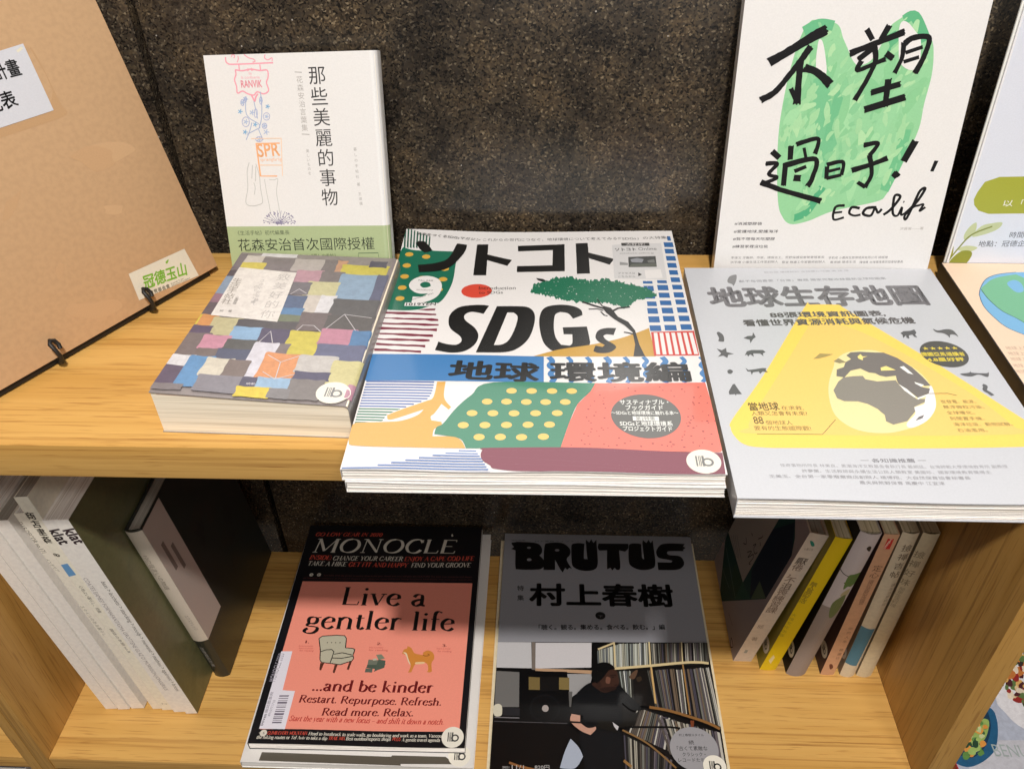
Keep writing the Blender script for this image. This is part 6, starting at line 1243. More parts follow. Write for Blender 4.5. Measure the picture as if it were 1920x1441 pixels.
ART['earth'] = [
 ('P',(200,201,206),((-1,-1),(192,-1),(192,252),(-1,252)),0),
 ('T',(122,120,124),'地球生存地圖',(14.1,197.1),(172.4,202.3),26,0.045,0),
 ('P',(250,212,96),((81.5,196),(86.2,198.8),(105.1,199),(108.7,196.3),(112.1,190.2),(155,124.1),(185.8,71.1),(196.6,54.4),(193.3,49.4),(185.8,46.8),(51.1,42.4),(21.7,42.1),(11.3,44.8),(6.8,52.2),(5.8,59.8),(8.5,68.5),(36.4,114.1)),2),
 ('P',(246,204,112),((78.4,170.8),(104.4,171.1),(133.5,140.4),(163.6,95.9),(177.6,63.2),(173,57.2),(22.9,54.2),(17.2,60),(19.9,68.8),(46.1,114.2)),2),
 ('T',(96,92,92),'88張環境資訊圖表,',(54.2,181.6),(136.6,185),7,0.03,0),
 ('T',(96,92,92),'看懂世界資源消耗與氣候危機',(33,170.7),(154.7,175.8),7.8,0.03,0),
 ('T',(140,140,146),'獻予每個喜愛「台灣」專題 獨家完整收錄最新全球地圖集',(39.4,229.7),(152.2,235.3),3.2,0,0),
 ('T',(165,165,170),'聯合國 環境統計 全球暖化地圖 著 陳 譯',(61.1,243.7),(127,247.1),2,0,0),
 ('P',(128,128,130),((38.1,240.8),(39.1,239.4),(37.5,232.2),(34.3,224.4),(33.5,227),(30.8,229),(31.1,233.1),(33.6,238.3)),1),
 ('P',(92,92,94),((12.3,161.2),(14.1,162.6),(16.4,158.4),(16,151.7),(14.3,150.8),(12,151.6),(13,155)),1),
 ('P',(92,92,94),((30.1,155.5),(33.2,157.8),(36.6,158.2),(37.9,162.6),(38.3,159.5),(38.7,156.5),(36.5,154.5),(33.6,149.1),(33.9,153.6),(32.1,154.1)),0),
 ('P',(92,92,94),((9.5,142.5),(12.7,140.6),(16,143.4),(15.7,138.5),(20.3,136.5),(16.2,135.3),(15.1,131.8),(12.7,134.5),(8.8,132.8),(11.7,136.9)),0),
 ('P',(92,92,94),((27.3,134.7),(29.5,139.6),(33.1,141.2),(40.7,141.3),(42.1,138.9),(39.9,137.3),(39.8,134.1),(38.1,137.3),(33.4,137.2),(33.1,133.2),(31.3,136.4),(29.4,133.5),(28.9,136)),0),
 ('P',(92,92,94),((12.9,117.4),(15,118.9),(16.4,116.7),(14.6,114.1),(12.9,114.7)),1),
 ('P',(92,92,94),((25.4,120.9),(26.8,118.4),(29.2,118.9),(36.8,120.8),(39.1,120.6),(38.2,118.6),(39.5,115.9),(36.1,117),(33.8,114.4),(33.4,117),(29.6,116.1),(28.1,113.1),(28.1,116.9),(26.1,116.8)),0),
 ('P',(92,92,94),((140,162.6),(142.7,165.2),(147.7,165.8),(151.1,167.6),(151.3,163.6),(149.5,161.1),(150,157.7),(148.2,158.5),(147.6,161.1),(144.9,160.2),(144.1,156.3),(142.5,157.3),(143,160.2),(140,156.8),(140.9,161)),0),
 ('P',(92,92,94),((164.3,168.4),(167,166.4),(173.4,168.2),(177.5,166.6),(178.4,159),(176.7,161.5),(173.8,161.4),(172,157.7),(171.6,160.5),(169.6,163.1),(165.3,164.4)),1),
 ('P',(92,92,94),((10.2,95.1),(14,102.8),(15.3,103.4),(17.1,96.2),(18.3,92.8),(14.7,92.7),(14.1,90.8),(13.8,92.7),(10.2,92.2)),0),
 ('P',(92,92,94),((164.2,116.6),(170.1,117.9),(172.2,119.9),(172.1,117.9),(181.2,117.5),(183.2,118.9),(180.6,113.5),(175.9,116),(170.4,113.9),(165.9,114.6)),1),
 ('S',(92,92,94),2.6,((174.1,105.2),(175.3,103.7),(173.4,99.9),(175,97.1),(176.2,94.3)),1,0),
 ('P',(240,224,164),((83.7,122.6),(87.4,130.8),(96.9,139.4),(111.7,142.4),(120.7,139.7),(129.6,131.5),(137.7,119.5),(140.8,105.2),(139.2,90.2),(135.1,79.4),(126.3,68.7),(113.7,61.7),(100.7,57.5),(87.7,57.8),(78.7,62.1),(72.5,72.3),(72.3,86.6),(75.9,104.1)),1),
 ('P',(238,236,238),((140.9,104),(139.2,90.2),(135.1,79.4),(126.3,68.7),(115.3,62.3),(113.7,66.2),(121.9,75.6),(123,81.5),(130.3,85.2),(132.7,90.1)),1),
 ('P',(118,112,108),((90.5,122.7),(93.1,128.2),(97.7,131.7),(95.6,135.8),(99.4,139.4),(106.1,140.2),(115.7,139.4),(121.5,139.4),(128.6,133.6),(135.1,123.4),(138.7,112.9),(140.8,104),(137.1,103.3),(135.4,104.1),(131.3,107),(135.1,102),(139.3,100.8),(136.8,95.7),(128.5,91.3),(124.4,99.9),(120.9,104.9),(120.9,108.7),(121.8,113.9),(115,112.5),(111.5,113.8),(109.1,116.4),(105.3,117),(100.9,121.3),(93.9,118.8),(87.9,111.4),(83.1,112.7),(85.2,120)),0),
 ('P',(140,134,124),((87.2,111.4),(93.8,112.8),(100.3,113.3),(100.9,109.7),(108.1,107.5),(120.2,109),(120.9,103.6),(127.3,90),(132.7,90.1),(131.5,87.1),(123.2,82.1),(122.6,77.9),(114.8,68.5),(105.3,65.1),(101.8,68.2),(102.8,74),(100,79.9),(95.3,84.6),(89.9,86.9),(81.5,86.8),(77.7,89.7),(77.4,97.8),(82.8,106.8)),0),
 ('P',(250,228,140),((114.4,122.4),(118.6,124.3),(123.6,119.9),(119.5,119.5),(113.8,119.1)),0),
 ('P',(245,245,240),((127.1,123.3),(130.2,124.4),(133.6,115.2),(130.5,116.7),(128.3,120.9)),0),
 ('P',(245,245,240),((120.9,104.9),(124.4,99.9),(127.8,91.5),(126.3,91.5),(122.4,98.3)),0),
 ('P',(245,245,240),((131.6,107.4),(136.7,104.5),(134.4,102.3),(131.6,105.6)),0),
 ('P',(245,245,240),((128,91),(137.2,95.7),(136.3,94.1),(127.9,89.3)),0),
 ('P',(118,112,108),((119.7,68.8),(123.1,72.7),(126.9,74.5),(125,71.6)),0),
 ('P',(170,150,90),((72.4,131.3),(78.4,137.7),(87.3,137.1),(81.7,134.2),(76.3,132.1)),0),
 ('P',(150,138,104),((85.2,128.8),(89.4,132.5),(93.5,127.9),(88.7,126.8)),0),
 ('P',(250,228,140),((102.6,134.5),(105.4,137.4),(106.2,134.6),(109.6,135.1),(105.8,133.2),(105.1,130.4),(102.7,132.2)),0),
 ('C',(78,76,72),(161.5,138.6),15.4,15),
 ('T',(228,206,70),'★★★★★',(149.1,143),(173.2,144),3.2,0,0),
 ('T',(228,206,70),'德國亞馬遜讀者',(146.1,136.2),(175,137),4.2,0.03,0),
 ('T',(228,206,70),'4.8星好評',(148.1,130.2),(172.4,131.1),4,0.04,0),
 ('T',(110,92,52),'從發電、能源、',(141.6,86.4),(163.2,86.8),3.2,0,0),
 ('T',(110,92,52),'懸浮微粒污染、',(141.3,81.1),(166.4,81.6),3.2,0,0),
 ('T',(110,92,52),'全球暖化、',(141.4,75.7),(158.4,76),3.2,0,0),
 ('T',(110,92,52),'到閒置手機、',(141.5,70.2),(162.2,70.5),3.2,0,0),
 ('T',(110,92,52),'海洋垃圾、動物試驗、',(141.8,64.7),(176.9,65.4),3.2,0,0),
 ('T',(110,92,52),'石油濫用。',(142,59.4),(159.8,59.8),3.2,0,0),
 ('T',(110,92,52),'當地球',(20.4,77),(39.3,77.7),7.8,0.02,0),
 ('T',(110,92,52),'在求救,',(40.4,77.7),(54.2,77.9),4,0,0),
 ('T',(110,92,52),'人類又怎會有未來?',(20.7,72),(55.3,72.6),4,0,0),
 ('T',(110,92,52),'88',(21,63.6),(26.9,63.7),7,0.01,0),
 ('T',(110,92,52),'個地球人',(27.9,63.2),(44.3,63.5),4,0,0),
 ('T',(110,92,52),'要有的生態國際觀!',(20,57.9),(54.3,58.5),4,0,0),
 ('S',(110,92,52),0.4,((20.6,54),(60.1,54.8),(71.4,68.9)),0,0),
 ('S',(110,92,52),0.4,((134.5,95.4),(148.6,96),(153.6,93.9)),0,0),
 ('T',(120,118,122),'一 各知識推薦 一',(76.7,31.4),(114.6,32.7),3.2,0.01,0),
 ('T',(150,148,152),'怪奇事物所所長 林東良、黑潮海洋文教基金會執行長 戴綱廷、台灣師範大學環境教育所 副教授',(29,25.9),(159.2,28.7),2.6,0,0),
 ('T',(150,148,152),'許夢蘭、生活教師與永續生活公民人類教室 黃國珍、國家環境教育獎得主',(40.5,21.6),(147.9,23.9),2.6,0,0),
 ('T',(150,148,152),'王美玉、全台第一家零廢棄商店創辦人 楊博翔、大自然保育協會秘書長',(20.9,16.6),(134.8,19.1),2.6,0,0),
 ('T',(150,148,152),'農夫與荒野保育 馬慶中 江宜津',(70.9,13.3),(118.7,14.4),2.6,0,0),
]
ART['mono'] = [
 ('P',(22,22,26),((-1,-1),(201,-1),(201,266),(-1,266)),0),
 ('P',(246,152,132),((8.8,184.8),(194,185.3),(193.8,15.6),(117.5,14.7),(32.6,14.3),(8,13.7)),0),
 ('N',(226,92,74),'GO LOW GEAR IN 2020',(9.2,248.8),(86.3,249.2),5.4,0,0.25),
 ('N',(220,214,200),'MONOCLE',(10.3,225.5),(172.9,226.1),19.7,0,0.12),
 ('P',(220,214,200),((166.1,254.6),(167.7,251.2),(166.2,249.9),(165.2,252)),0),
 ('N',(226,92,74),'INSIDE:',(9.1,215.1),(34.1,215),6,0,0.25),
 ('N',(220,214,200),'CHANGE YOUR CAREER',(35.9,214.5),(114.2,214.5),6,0,0.2),
 ('N',(226,92,74),'ENJOY A CAPE COD LIFE',(116.2,214.5),(193.9,216.4),6,0,0.2),
 ('N',(220,214,200),'TAKE A HIKE',(9.6,206.8),(52.8,206.2),6,0,0.2),
 ('N',(226,92,74),'GET FIT AND HAPPY',(55.1,206),(121.7,205.7),6,0,0.2),
 ('N',(220,214,200),'FIND YOUR GROOVE',(124.7,205.8),(190.9,207.2),6,0,0.2),
 ('C',(220,214,200),(16.4,193.8),2.2,2.2),
 ('T',(22,22,22),'A',(15.5,192.8),(17.8,192.9),2,0,0),
 ('C',(220,214,200),(24.8,194),2.2,2.2),
 ('T',(22,22,22),'F',(23.8,193),(26.1,193),2,0,0),
 ('T',(120,70,70),'AFFAIRS Will the global economy slow in the year ahead and who will gain the CULTURE The best new museums and shows',(30.3,192.1),(192.9,192.8),2,0,0),
 ('T',(110,60,60),'BUSINESS A company in Portland shapes new ideas on retail DESIGN Sharp furniture FASHION The new year wardrobe',(8.7,188.1),(193.2,189),2,0,0),
 ('N',(22,22,22),'Live a',(56.6,155),(146,154.5),23.2,0,0),
 ('N',(22,22,22),'gentler life',(23.1,124.9),(179.3,124.8),22,0,0),
 ('N',(110,28,30),'…and be kinder',(47.9,54.1),(165,54.8),11.5,0,0.05),
 ('N',(110,28,30),'Restart. Repurpose. Refresh.',(37.8,41.6),(174.2,41.5),7.6,0,0.1),
 ('N',(110,28,30),'Read more. Relax.',(62.6,28.7),(148.9,30.3),7.6,0,0.1),
 ('N',(190,60,52),'Start the year with a new focus – and shift it down a notch.',(33.2,22.4),(178.2,22.4),5.4,0,0.3),
 ('N',(120,40,40),'1.',(29,107.1),(33.2,107.2),3.5,0,0),
 ('N',(120,40,40),'2.',(102.5,106.4),(107.3,106.5),3,0,0),
 ('N',(120,40,40),'3.',(169,105.7),(173.7,105.7),3,0,0),
 ('T',(200,80,72),'Invest in an armchair',(23.8,102.9),(38.1,102.9),2,0,0),
 ('T',(200,80,72),'Invest in an armchair',(24.4,100.2),(38.7,100.2),2,0,0),
 ('T',(200,80,72),'for reading',(25.5,97.5),(39.8,97.5),2,0,0),
 ('T',(200,80,72),'Invest in an armchair',(95.5,102.5),(109.7,102.5),2,0,0),
 ('T',(200,80,72),'for reading',(95.4,99.5),(114.8,99.6),2,0,0),
 ('T',(200,80,72),'Invest in an armchair',(163.8,102.6),(177.9,102.6),2,0,0),
 ('T',(200,80,72),'for reading',(164.9,99.5),(179,99.5),2,0,0),
 ('P',(190,184,162),((42.2,112.9),(45.2,115.7),(59.3,117.1),(67.9,116.6),(70.3,113.4),(71.5,102.4),(79,101.9),(81.3,100.6),(80.6,94.2),(81.5,93.2),(80.6,87.6),(69.6,83),(60,84.2),(50.4,85.3),(48.3,88.6),(46.5,99.2)),2),
 ('S',(22,22,22),0.9,((42.2,112.9),(45.2,115.7),(59.3,117.1),(67.9,116.6),(70.3,113.4),(71.5,102.4),(79,101.9),(81.3,100.6),(80.6,94.2),(82,90.5),(80.6,87.6),(69.6,83),(60,84.2),(50.4,85.3),(48.3,88.6),(46.5,99.2),(42.2,112.9)),0,0),
 ('S',(22,22,22),0.9,((46.9,97.2),(52.1,99.6),(58,100.1),(60.6,97.5),(60,90.1),(59.4,84.8)),0,0),
 ('S',(22,22,22),0.9,((61.2,94.8),(69.3,96.6),(79.8,94.2)),0,0),
 ('S',(22,22,22),0.9,((60.5,90.4),(70.5,90.3),(80.8,92.9)),0,0),
 ('P',(92,52,40),((49.6,84.6),(53.5,84.4),(52.1,76.2),(50.2,76.8)),0),
 ('P',(92,52,40),((64.3,82.9),(67.3,83),(65.9,73.5),(64.1,74.2)),0),
 ('P',(92,52,40),((78.3,86.5),(80.7,87.2),(79.4,77.4),(77.3,78)),0),
 ('C',(22,22,22),(51.9,108.1),0.62,0.62),
 ('C',(22,22,22),(56.1,108.2),0.62,0.62),
 ('C',(22,22,22),(60.3,108.2),0.62,0.62),
 ('C',(22,22,22),(64.7,108.3),0.62,0.62),
 ('P',(96,104,92),((95.8,79.6),(102.8,79.4),(102.9,75),(95.6,75.3)),0),
 ('P',(80,92,80),((97.1,85.5),(110.7,84.5),(109.9,78.6),(96.3,80)),0),
 ('P',(116,120,106),((97,89.5),(113,88.5),(114.9,83.9),(96.9,83.6)),0),
 ('P',(130,136,116),((103.8,95),(109,95.7),(113.2,91.1),(107.1,89)),0),
 ('P',(84,96,84),((107,89.7),(114.2,88.5),(114.2,80.6),(106.6,77.2),(104.5,75.9)),0),
 ('P',(196,192,170),((101,90.2),(104.4,91),(105.9,89),(101.9,88.3)),0),
 ('P',(214,138,62),((129.6,96.8),(130.9,101.5),(133.9,102.9),(133.9,105.7),(136,104.8),(138.6,103),(142.2,97.7),(150.7,95.6),(150.5,98.5),(154.7,101),(160.3,98.7),(162.5,92.1),(160.4,86.8),(161.7,77.7),(159.8,76.4),(156.5,76.9),(157.8,78.9),(156.6,84.7),(152.8,87.3),(144.9,85.2),(143,81.9),(141.6,76.3),(138.2,75.9),(139.3,79.2),(139.9,83.8),(136.3,88.9),(134.3,94.9)),2),
 ('P',(236,214,180),((130.6,98.2),(134,97.6),(136.5,91.6),(139.8,84.4),(137,87.6),(133.7,95.3)),1),
 ('P',(236,200,150),((144.6,87.5),(152.7,87.9),(152.9,86),(144.9,85.2)),1),
 ('S',(150,90,40),0.8,((150.7,95.6),(153.7,94.6),(157.1,95.7),(155.2,97.3)),1,0),
 ('P',(232,228,238),((7.3,97.1),(18.4,97.4),(19.3,53.9),(31.6,53.3),(31.4,14),(7.2,14.1)),0),
 ('P',(120,112,128),((17.7,48.5),(27,48.7),(26.8,47.2),(17.7,47)),0),
 ('P',(120,112,128),((17.7,45.6),(27,45.8),(26.8,45),(17.7,44.8)),0),
 ('P',(120,112,128),((17.8,43.4),(27,43.6),(26.8,43),(17.7,42.8)),0),
 ('P',(120,112,128),((17.8,41.7),(26.9,41.9),(26.8,39.9),(17.7,39.7)),0),
 ('P',(120,112,128),((17.8,38.5),(26.9,38.7),(26.7,38.2),(17.8,38)),0),
 ('P',(120,112,128),((17.8,36.6),(26.9,36.8),(26.7,35.8),(17.8,35.6)),0),
 ('P',(120,112,128),((17.8,34),(26.9,34.1),(26.7,33.6),(17.8,33.4)),0),
 ('P',(120,112,128),((17.8,32.3),(26.9,32.5),(26.7,31.2),(17.8,31)),0),
 ('P',(120,112,128),((17.8,29.9),(26.9,30.1),(26.7,28),(17.8,27.8)),0),
 ('P',(120,112,128),((17.8,26.6),(26.8,26.8),(26.6,26.1),(17.8,25.9)),0),
 ('P',(120,112,128),((17.8,25.2),(26.8,25.4),(26.6,24.3),(17.8,24.1)),0),
 ('P',(120,112,128),((17.8,23.1),(26.8,23.2),(26.6,22.6),(17.8,22.4)),0),
 ('P',(120,112,128),((17.8,21.2),(26.8,21.4),(26.6,19.9),(17.8,19.7)),0),
 ('T',(90,85,100),'boven',(9.7,17.3),(10.8,28.8),3.2,0.01,0),
 ('T',(130,125,140),'雜誌圖書館',(10.6,30),(10.9,51.9),3,0,0),
 ('T',(170,165,178),'MONOCLE 2020',(9.7,63.1),(11.2,94.5),6.5,0,0),
 ('T',(150,145,160),'4910771710',(14.3,26.5),(15.3,43.3),2.5,0,0),
 ('T',(220,214,200),'+',(7.9,9.2),(9.6,9.2),2,0,0),
 ('C',(220,214,200),(12.4,10),3.4,3.3),
 ('T',(22,22,22),'5',(11.9,8.8),(13.5,8.9),2.2,0,0),
 ('N',(226,92,74),'CLIMB EVERY MOUNTAIN',(16.2,8.7),(53.5,9),3.2,0,0.2),
 ('N',(220,214,200),'Head to Innsbruck to scale walls, go bouldering and work as a team, Vancouver',(54.7,8.8),(183.2,9.8),3.2,0,0.15),
 ('N',(220,214,200),'the hiking routes or Tel Aviv to take a dip',(7.3,4.4),(72.9,4.7),3.2,0,0.15),
 ('N',(226,92,74),'TRAIL MIX',(74.2,5),(89.6,5.1),3.2,0,0.2),
 ('N',(220,214,200),'Best outdoor-sports shops',(90.1,5.1),(131.5,5.8),3.2,0,0.15),
 ('N',(226,92,74),'PLUS',(132.7,6),(140.4,5.9),3.2,0,0.2),
 ('N',(220,214,200),'A gentle travel agenda',(141.3,5.5),(176.7,5.6),3.2,0,0.15),
 ('B',(188.1,9.9),10.2,60),
]
ART['mono2'] = [
 ('P',(228,224,220),((-1,-1),(214,-1),(214,270),(-1,270)),0),
 ('P',(92,86,76),((17.6,9.9),(145.1,8.7),(147.8,0.7),(16.9,1.7)),0),
 ('P',(92,86,76),((138.5,10.1),(187.6,10.1),(197.2,3.4),(133.3,1.9)),0),
 ('B',(200.1,11.4),10.2,60),
]
ART['brutus'] = [
 ('P',(150,150,156),((-1,-1),(215,-1),(215,286),(-1,286)),0),
 ('T',(60,60,62),'特別編集',(8.1,274),(23.9,274.4),1.8,0,0),
 ('T',(60,60,62),'村上春樹ライブラリー',(34.7,273.4),(91.7,274.9),1.8,0,0),
 ('P',(14,14,16),((8.2,271.4),(13.1,272.3),(16.1,272.9),(36.7,271.4),(43.1,264.7),(43.2,257.2),(40.6,253.4),(45.3,247.3),(46,238.8),(40.4,233.4),(18.5,232.8),(14.2,236),(13.2,260.1),(8.1,262),(11.4,265.1),(9,268.1)),2),
 ('C',(150,150,156),(28.5,264.3),2.3,1.6),
 ('C',(150,150,156),(29.2,246.9),2.6,2),
 ('P',(14,14,16),((46.2,266),(50.5,271.8),(66.2,272.2),(74.9,264.3),(75.4,255.5),(71.5,248),(77.4,234.8),(74.6,236.7),(71.7,233.5),(69.9,236.6),(67,229.8),(64.1,234.5),(58.4,247.7),(58.4,233.1),(45.5,232.8)),2),
 ('C',(150,150,156),(60.7,261.4),2.6,1.8),
 ('P',(14,14,16),((76.9,266.9),(78.9,271.5),(85.7,272.7),(92,271.8),(93,267.3),(92.7,252.3),(94.9,248.7),(93.6,272.4),(94.1,278),(97.5,273.7),(100,278.9),(102.4,273.1),(105.9,278.3),(106,271.4),(106.2,242.9),(101.1,234.3),(88.8,232.8),(79.4,237.3),(77.2,244.5)),2),
 ('P',(150,150,156),((92,271.1),(93.9,270.3),(93.4,251.1),(92.2,249.8),(90.9,252.2)),1),
 ('P',(14,14,16),((108.2,272.7),(142.3,273.1),(141.5,266),(137.7,261.4),(131.1,263.2),(131,238.2),(126.7,235),(124.9,238),(121.9,234.1),(120.2,237.9),(117.7,236.4),(116.4,237.8),(117.5,262.9),(108.8,262.2),(107,266.4)),2),
 ('P',(14,14,16),((142.4,268.6),(145.3,273.2),(152.1,273.9),(156.9,273),(156.4,254),(158.5,250.6),(158.2,271.5),(159.3,279.2),(162.9,274.7),(165.8,279.9),(167.8,274.8),(170.5,279),(170.5,272.3),(170.5,244.6),(164.6,237.2),(153.1,235.7),(144,240.2),(141.1,247.4)),2),
 ('P',(14,14,16),((173.6,264.4),(179.2,272.6),(189.1,274.9),(203.7,274.7),(206.6,274.8),(204.2,270.7),(206.9,269),(203.6,265.7),(204.3,263.9),(188,263.5),(184.8,260.9),(187.4,257.8),(198.7,256.3),(202.6,249.1),(200.8,241.8),(192.8,236.8),(173,236.2),(173,247.1),(188.2,247),(190,249.5),(184.8,251.1),(175.5,253.3),(173.1,258.1)),2),
 ('T',(14,14,16),'村上春樹',(32.1,187.4),(185,190),27.5,0.035,0),
 ('V',(60,60,62),'特集',(20.9,207),(21.4,194.3),7,0.02,1),
 ('C',(24,24,26),(106.5,173.6),5.4,4.8),
 ('T',(150,150,156),'下',(104.1,171.4),(108.8,171.5),2.8,0,0),
 ('T',(26,26,28),'「聴く。観る。集める。食べる。飲む。」編',(41.8,154.7),(172.9,158.7),6.3,0.02,0),
 ('P',(11,10,11),((-11.4,138.2),(214.8,143.7),(225.1,-21.2),(-8,-29.2)),0),
 ('P',(196,194,196),((-0.6,138.2),(34.4,138.9),(35.6,108.7),(0.3,108.5)),0),
 ('P',(206,202,204),((38.8,138.5),(96.2,140.2),(95.1,111.4),(39.2,108.5)),0),
 ('P',(120,110,102),((34.9,139.3),(38.6,139.1),(39.3,106.8),(35.7,107.3)),0),
 ('P',(188,152,120),((39.2,108.8),(96.5,108.1),(96.4,104.2),(39.3,105.9)),0),
 ('P',(112,110,108),((0.5,104.7),(23.4,104),(24.4,66.4),(0.8,65.7)),0),
 ('P',(160,158,158),((71,103.5),(96.4,104.2),(93.5,93.2),(75.8,78.8),(73.3,74.7),(72.8,84.2)),0),
 ('P',(96,94,92),((72.1,84.2),(75.9,84.3),(74.4,68),(72.6,68)),0),
 ('P',(212,206,186),((-0.4,65.7),(4.3,69.2),(8.2,65.9),(8,57.3),(1.4,56.7)),1),
 ('P',(37,36,40),((8.2,65.9),(25.2,65.1),(25.5,57.2),(8.7,57.3)),0),
 ('S',(120,116,120),1,((1.5,55.1),(25.2,55.1)),0,0),
 ('S',(76,73,76),0.8,((1.5,51),(70.6,51.1)),0,0),
 ('P',(7,7,9),((23.8,105.2),(70.8,105.9),(70.8,99.5),(72.1,84.2),(73.3,52.2),(25.6,54.6)),0),
 ('P',(120,102,62),((32.8,99),(43.9,98.7),(44.1,85),(33.2,85)),0),
 ('P',(128,110,67),((62.8,99.2),(72.9,99.3),(72.8,85.9),(62.8,86)),0),
 ('P',(20,18,18),((43.8,99.4),(62.8,99.9),(62.8,84.6),(44.1,84)),0),
 ('C',(17,17,20),(49.3,65.9),14.8,14.8),
 ('C',(10,10,12),(49.3,65.9),12.8,12.8),
 ('C',(170,160,156),(49.7,65.6),3.2,3.6),
 ('P',(11,9,10),((1.2,48.6),(71.8,50.3),(69,-4),(1.7,-6.3)),0),
 ('P',(28,27,25),((102.4,132.5),(123.6,141),(215.5,143.7),(212.8,118.1),(100.3,108.9)),0),
 ('P',(112,116,118),((101.7,131),(102.9,131.5),(102.7,109.8),(101.6,109.7)),0),
 ('P',(180,178,160),((103.5,131.4),(104.7,132.1),(104.5,109.9),(103.4,109.8)),0),
 ('P',(170,172,160),((105.3,132),(106.8,133.4),(106.5,110.1),(105.1,110)),0),
 ('P',(112,116,118),((107.2,133.5),(108.9,133.2),(108.6,110.2),(106.9,110.1)),0),
 ('P',(170,172,160),((109,133.4),(110.2,134.1),(109.8,110.3),(108.6,110.2)),0),
 ('P',(112,116,118),((110.8,134.1),(112.6,135.4),(112.1,110.5),(110.4,110.4)),0),
 ('P',(180,178,160),((112.6,134.6),(113.9,135.1),(113.3,110.6),(112.1,110.5)),0),
 ('P',(196,200,190),((114.4,135.9),(116.2,135.7),(115.6,110.8),(113.9,110.7)),0),
 ('P',(196,200,190),((116.2,136.1),(117.3,136.4),(116.7,110.9),(115.6,110.8)),0),
 ('P',(180,178,160),((118.1,137.1),(119.3,136.9),(118.6,111),(117.4,110.9)),0),
 ('P',(170,172,160),((119.9,137.8),(121.3,138.1),(120.5,111.2),(119.1,111.1)),0),
 ('P',(150,156,150),((121.7,138.4),(123.2,138.5),(122.4,111.3),(120.9,111.2)),0),
 ('P',(170,172,160),((123.6,139.5),(125.1,139.8),(124.1,111.9),(122.7,111.8)),0),
 ('P',(208,210,204),((125.2,139.6),(126.5,139.5),(125.5,112),(124.2,111.9)),0),
 ('P',(180,178,160),((126.8,139.6),(128,140.1),(127,112.1),(125.8,112)),0),
 ('P',(180,178,160),((128.5,140.2),(129.4,140.1),(128.4,112.2),(127.4,112.1)),0),
 ('P',(170,172,160),((130.1,139.6),(131.4,139.9),(130.3,112.4),(129,112.3)),0),
 ('P',(150,156,150),((131.7,140.1),(133.3,140.2),(132.2,112.5),(130.6,112.4)),0),
 ('P',(46,44,40),((133.3,140),(134.5,139.8),(133.3,112.6),(132.2,112.5)),0),
 ('P',(150,156,150),((135,140.3),(136.1,139.5),(134.9,112.7),(133.8,112.6)),0),
 ('P',(112,116,118),((136.6,140.1),(137.6,139.8),(136.4,112.8),(135.4,112.7)),0),
 ('P',(170,172,160),((138.2,140.2),(139.6,139.6),(138.4,113),(137,112.9)),0),
 ('P',(196,200,190),((139.8,139.7),(141.5,140.3),(140.2,113.1),(138.6,113)),0),
 ('P',(170,172,160),((141.5,139.7),(142.7,140.6),(141.3,113.2),(140.2,113.1)),0),
 ('P',(180,178,160),((143.1,140),(144.4,140.1),(143.1,113.3),(141.8,113.2)),0),
 ('P',(208,210,204),((144.8,141),(146,140.8),(144.6,113.4),(143.4,113.3)),0),
 ('P',(112,116,118),((146.4,140.8),(147.5,140.7),(146.1,113.5),(145,113.5)),0),
 ('P',(94,96,89),((148,140),(149.5,140.4),(148.1,113.7),(146.6,113.6)),0),
 ('P',(208,210,204),((149.7,141.1),(150.9,140.6),(149.4,113.8),(148.2,113.7)),0),
 ('P',(180,178,160),((151.3,141.3),(152.9,141.2),(151.3,113.9),(149.7,113.8)),0),
 ('P',(94,96,89),((152.9,140.4),(154.4,140.8),(152.8,114.1),(151.3,113.9)),0),
 ('P',(180,178,160),((154.6,141.2),(155.7,141),(154.1,114.2),(152.9,114.1)),0),
 ('P',(120,120,112),((156.8,141.2),(158.1,141.5),(157,115),(155.9,115)),0),
 ('P',(170,164,150),((158.6,141),(160.1,141),(159.1,115.2),(157.6,115.1)),0),
 ('P',(89,89,83),((160.4,141.2),(162,141),(160.9,115.3),(159.3,115.2)),0),
 ('P',(42,39,36),((162.2,141.7),(163.8,141.7),(162.5,115.5),(161,115.3)),0),
 ('P',(120,120,112),((163.9,141.1),(164.9,140.9),(163.7,115.6),(162.7,115.5)),0),
 ('P',(88,80,73),((165.7,141.1),(166.8,141.8),(165.4,115.7),(164.4,115.6)),0),
 ('P',(76,72,83),((167.5,141.5),(168.8,140.9),(167.4,115.8),(166.1,115.7)),0),
 ('P',(42,39,36),((169.3,141.8),(170.7,141.6),(169.2,116),(167.8,115.9)),0),
 ('P',(112,96,80),((171,141.2),(172.5,141.4),(171,116.1),(169.5,116)),0),
 ('P',(120,120,112),((172.7,141.2),(174.2,142.2),(172.5,116.2),(171.2,116.1)),0),
 ('P',(88,80,73),((174.6,141.7),(175.9,141.5),(174.2,116.4),(172.9,116.3)),0),
 ('P',(102,94,99),((176.3,141.9),(177.9,141.4),(176.2,116.5),(174.6,116.4)),0),
 ('P',(120,120,112),((178.1,142),(179.3,142.1),(177.5,116.6),(176.3,116.5)),0),
 ('P',(170,164,150),((179.8,141.3),(181.4,141.4),(179.5,116.8),(178,116.7)),0),
 ('P',(89,89,83),((181.7,142.3),(183,141.7),(181,116.9),(179.7,116.8)),0),
 ('P',(76,72,83),((183.3,141.3),(184.8,142.1),(182.7,117),(181.4,116.9)),0),
 ('P',(112,96,80),((185.1,141.6),(186.7,142.3),(184.6,117.2),(183.1,117.1)),0),
 ('P',(76,72,83),((186.9,141.4),(188.4,142.2),(186.2,117.3),(184.8,117.2)),0),
 ('P',(30,28,30),((189.4,142.5),(190.6,142.6),(188.7,118.9),(187.6,118.8)),0),
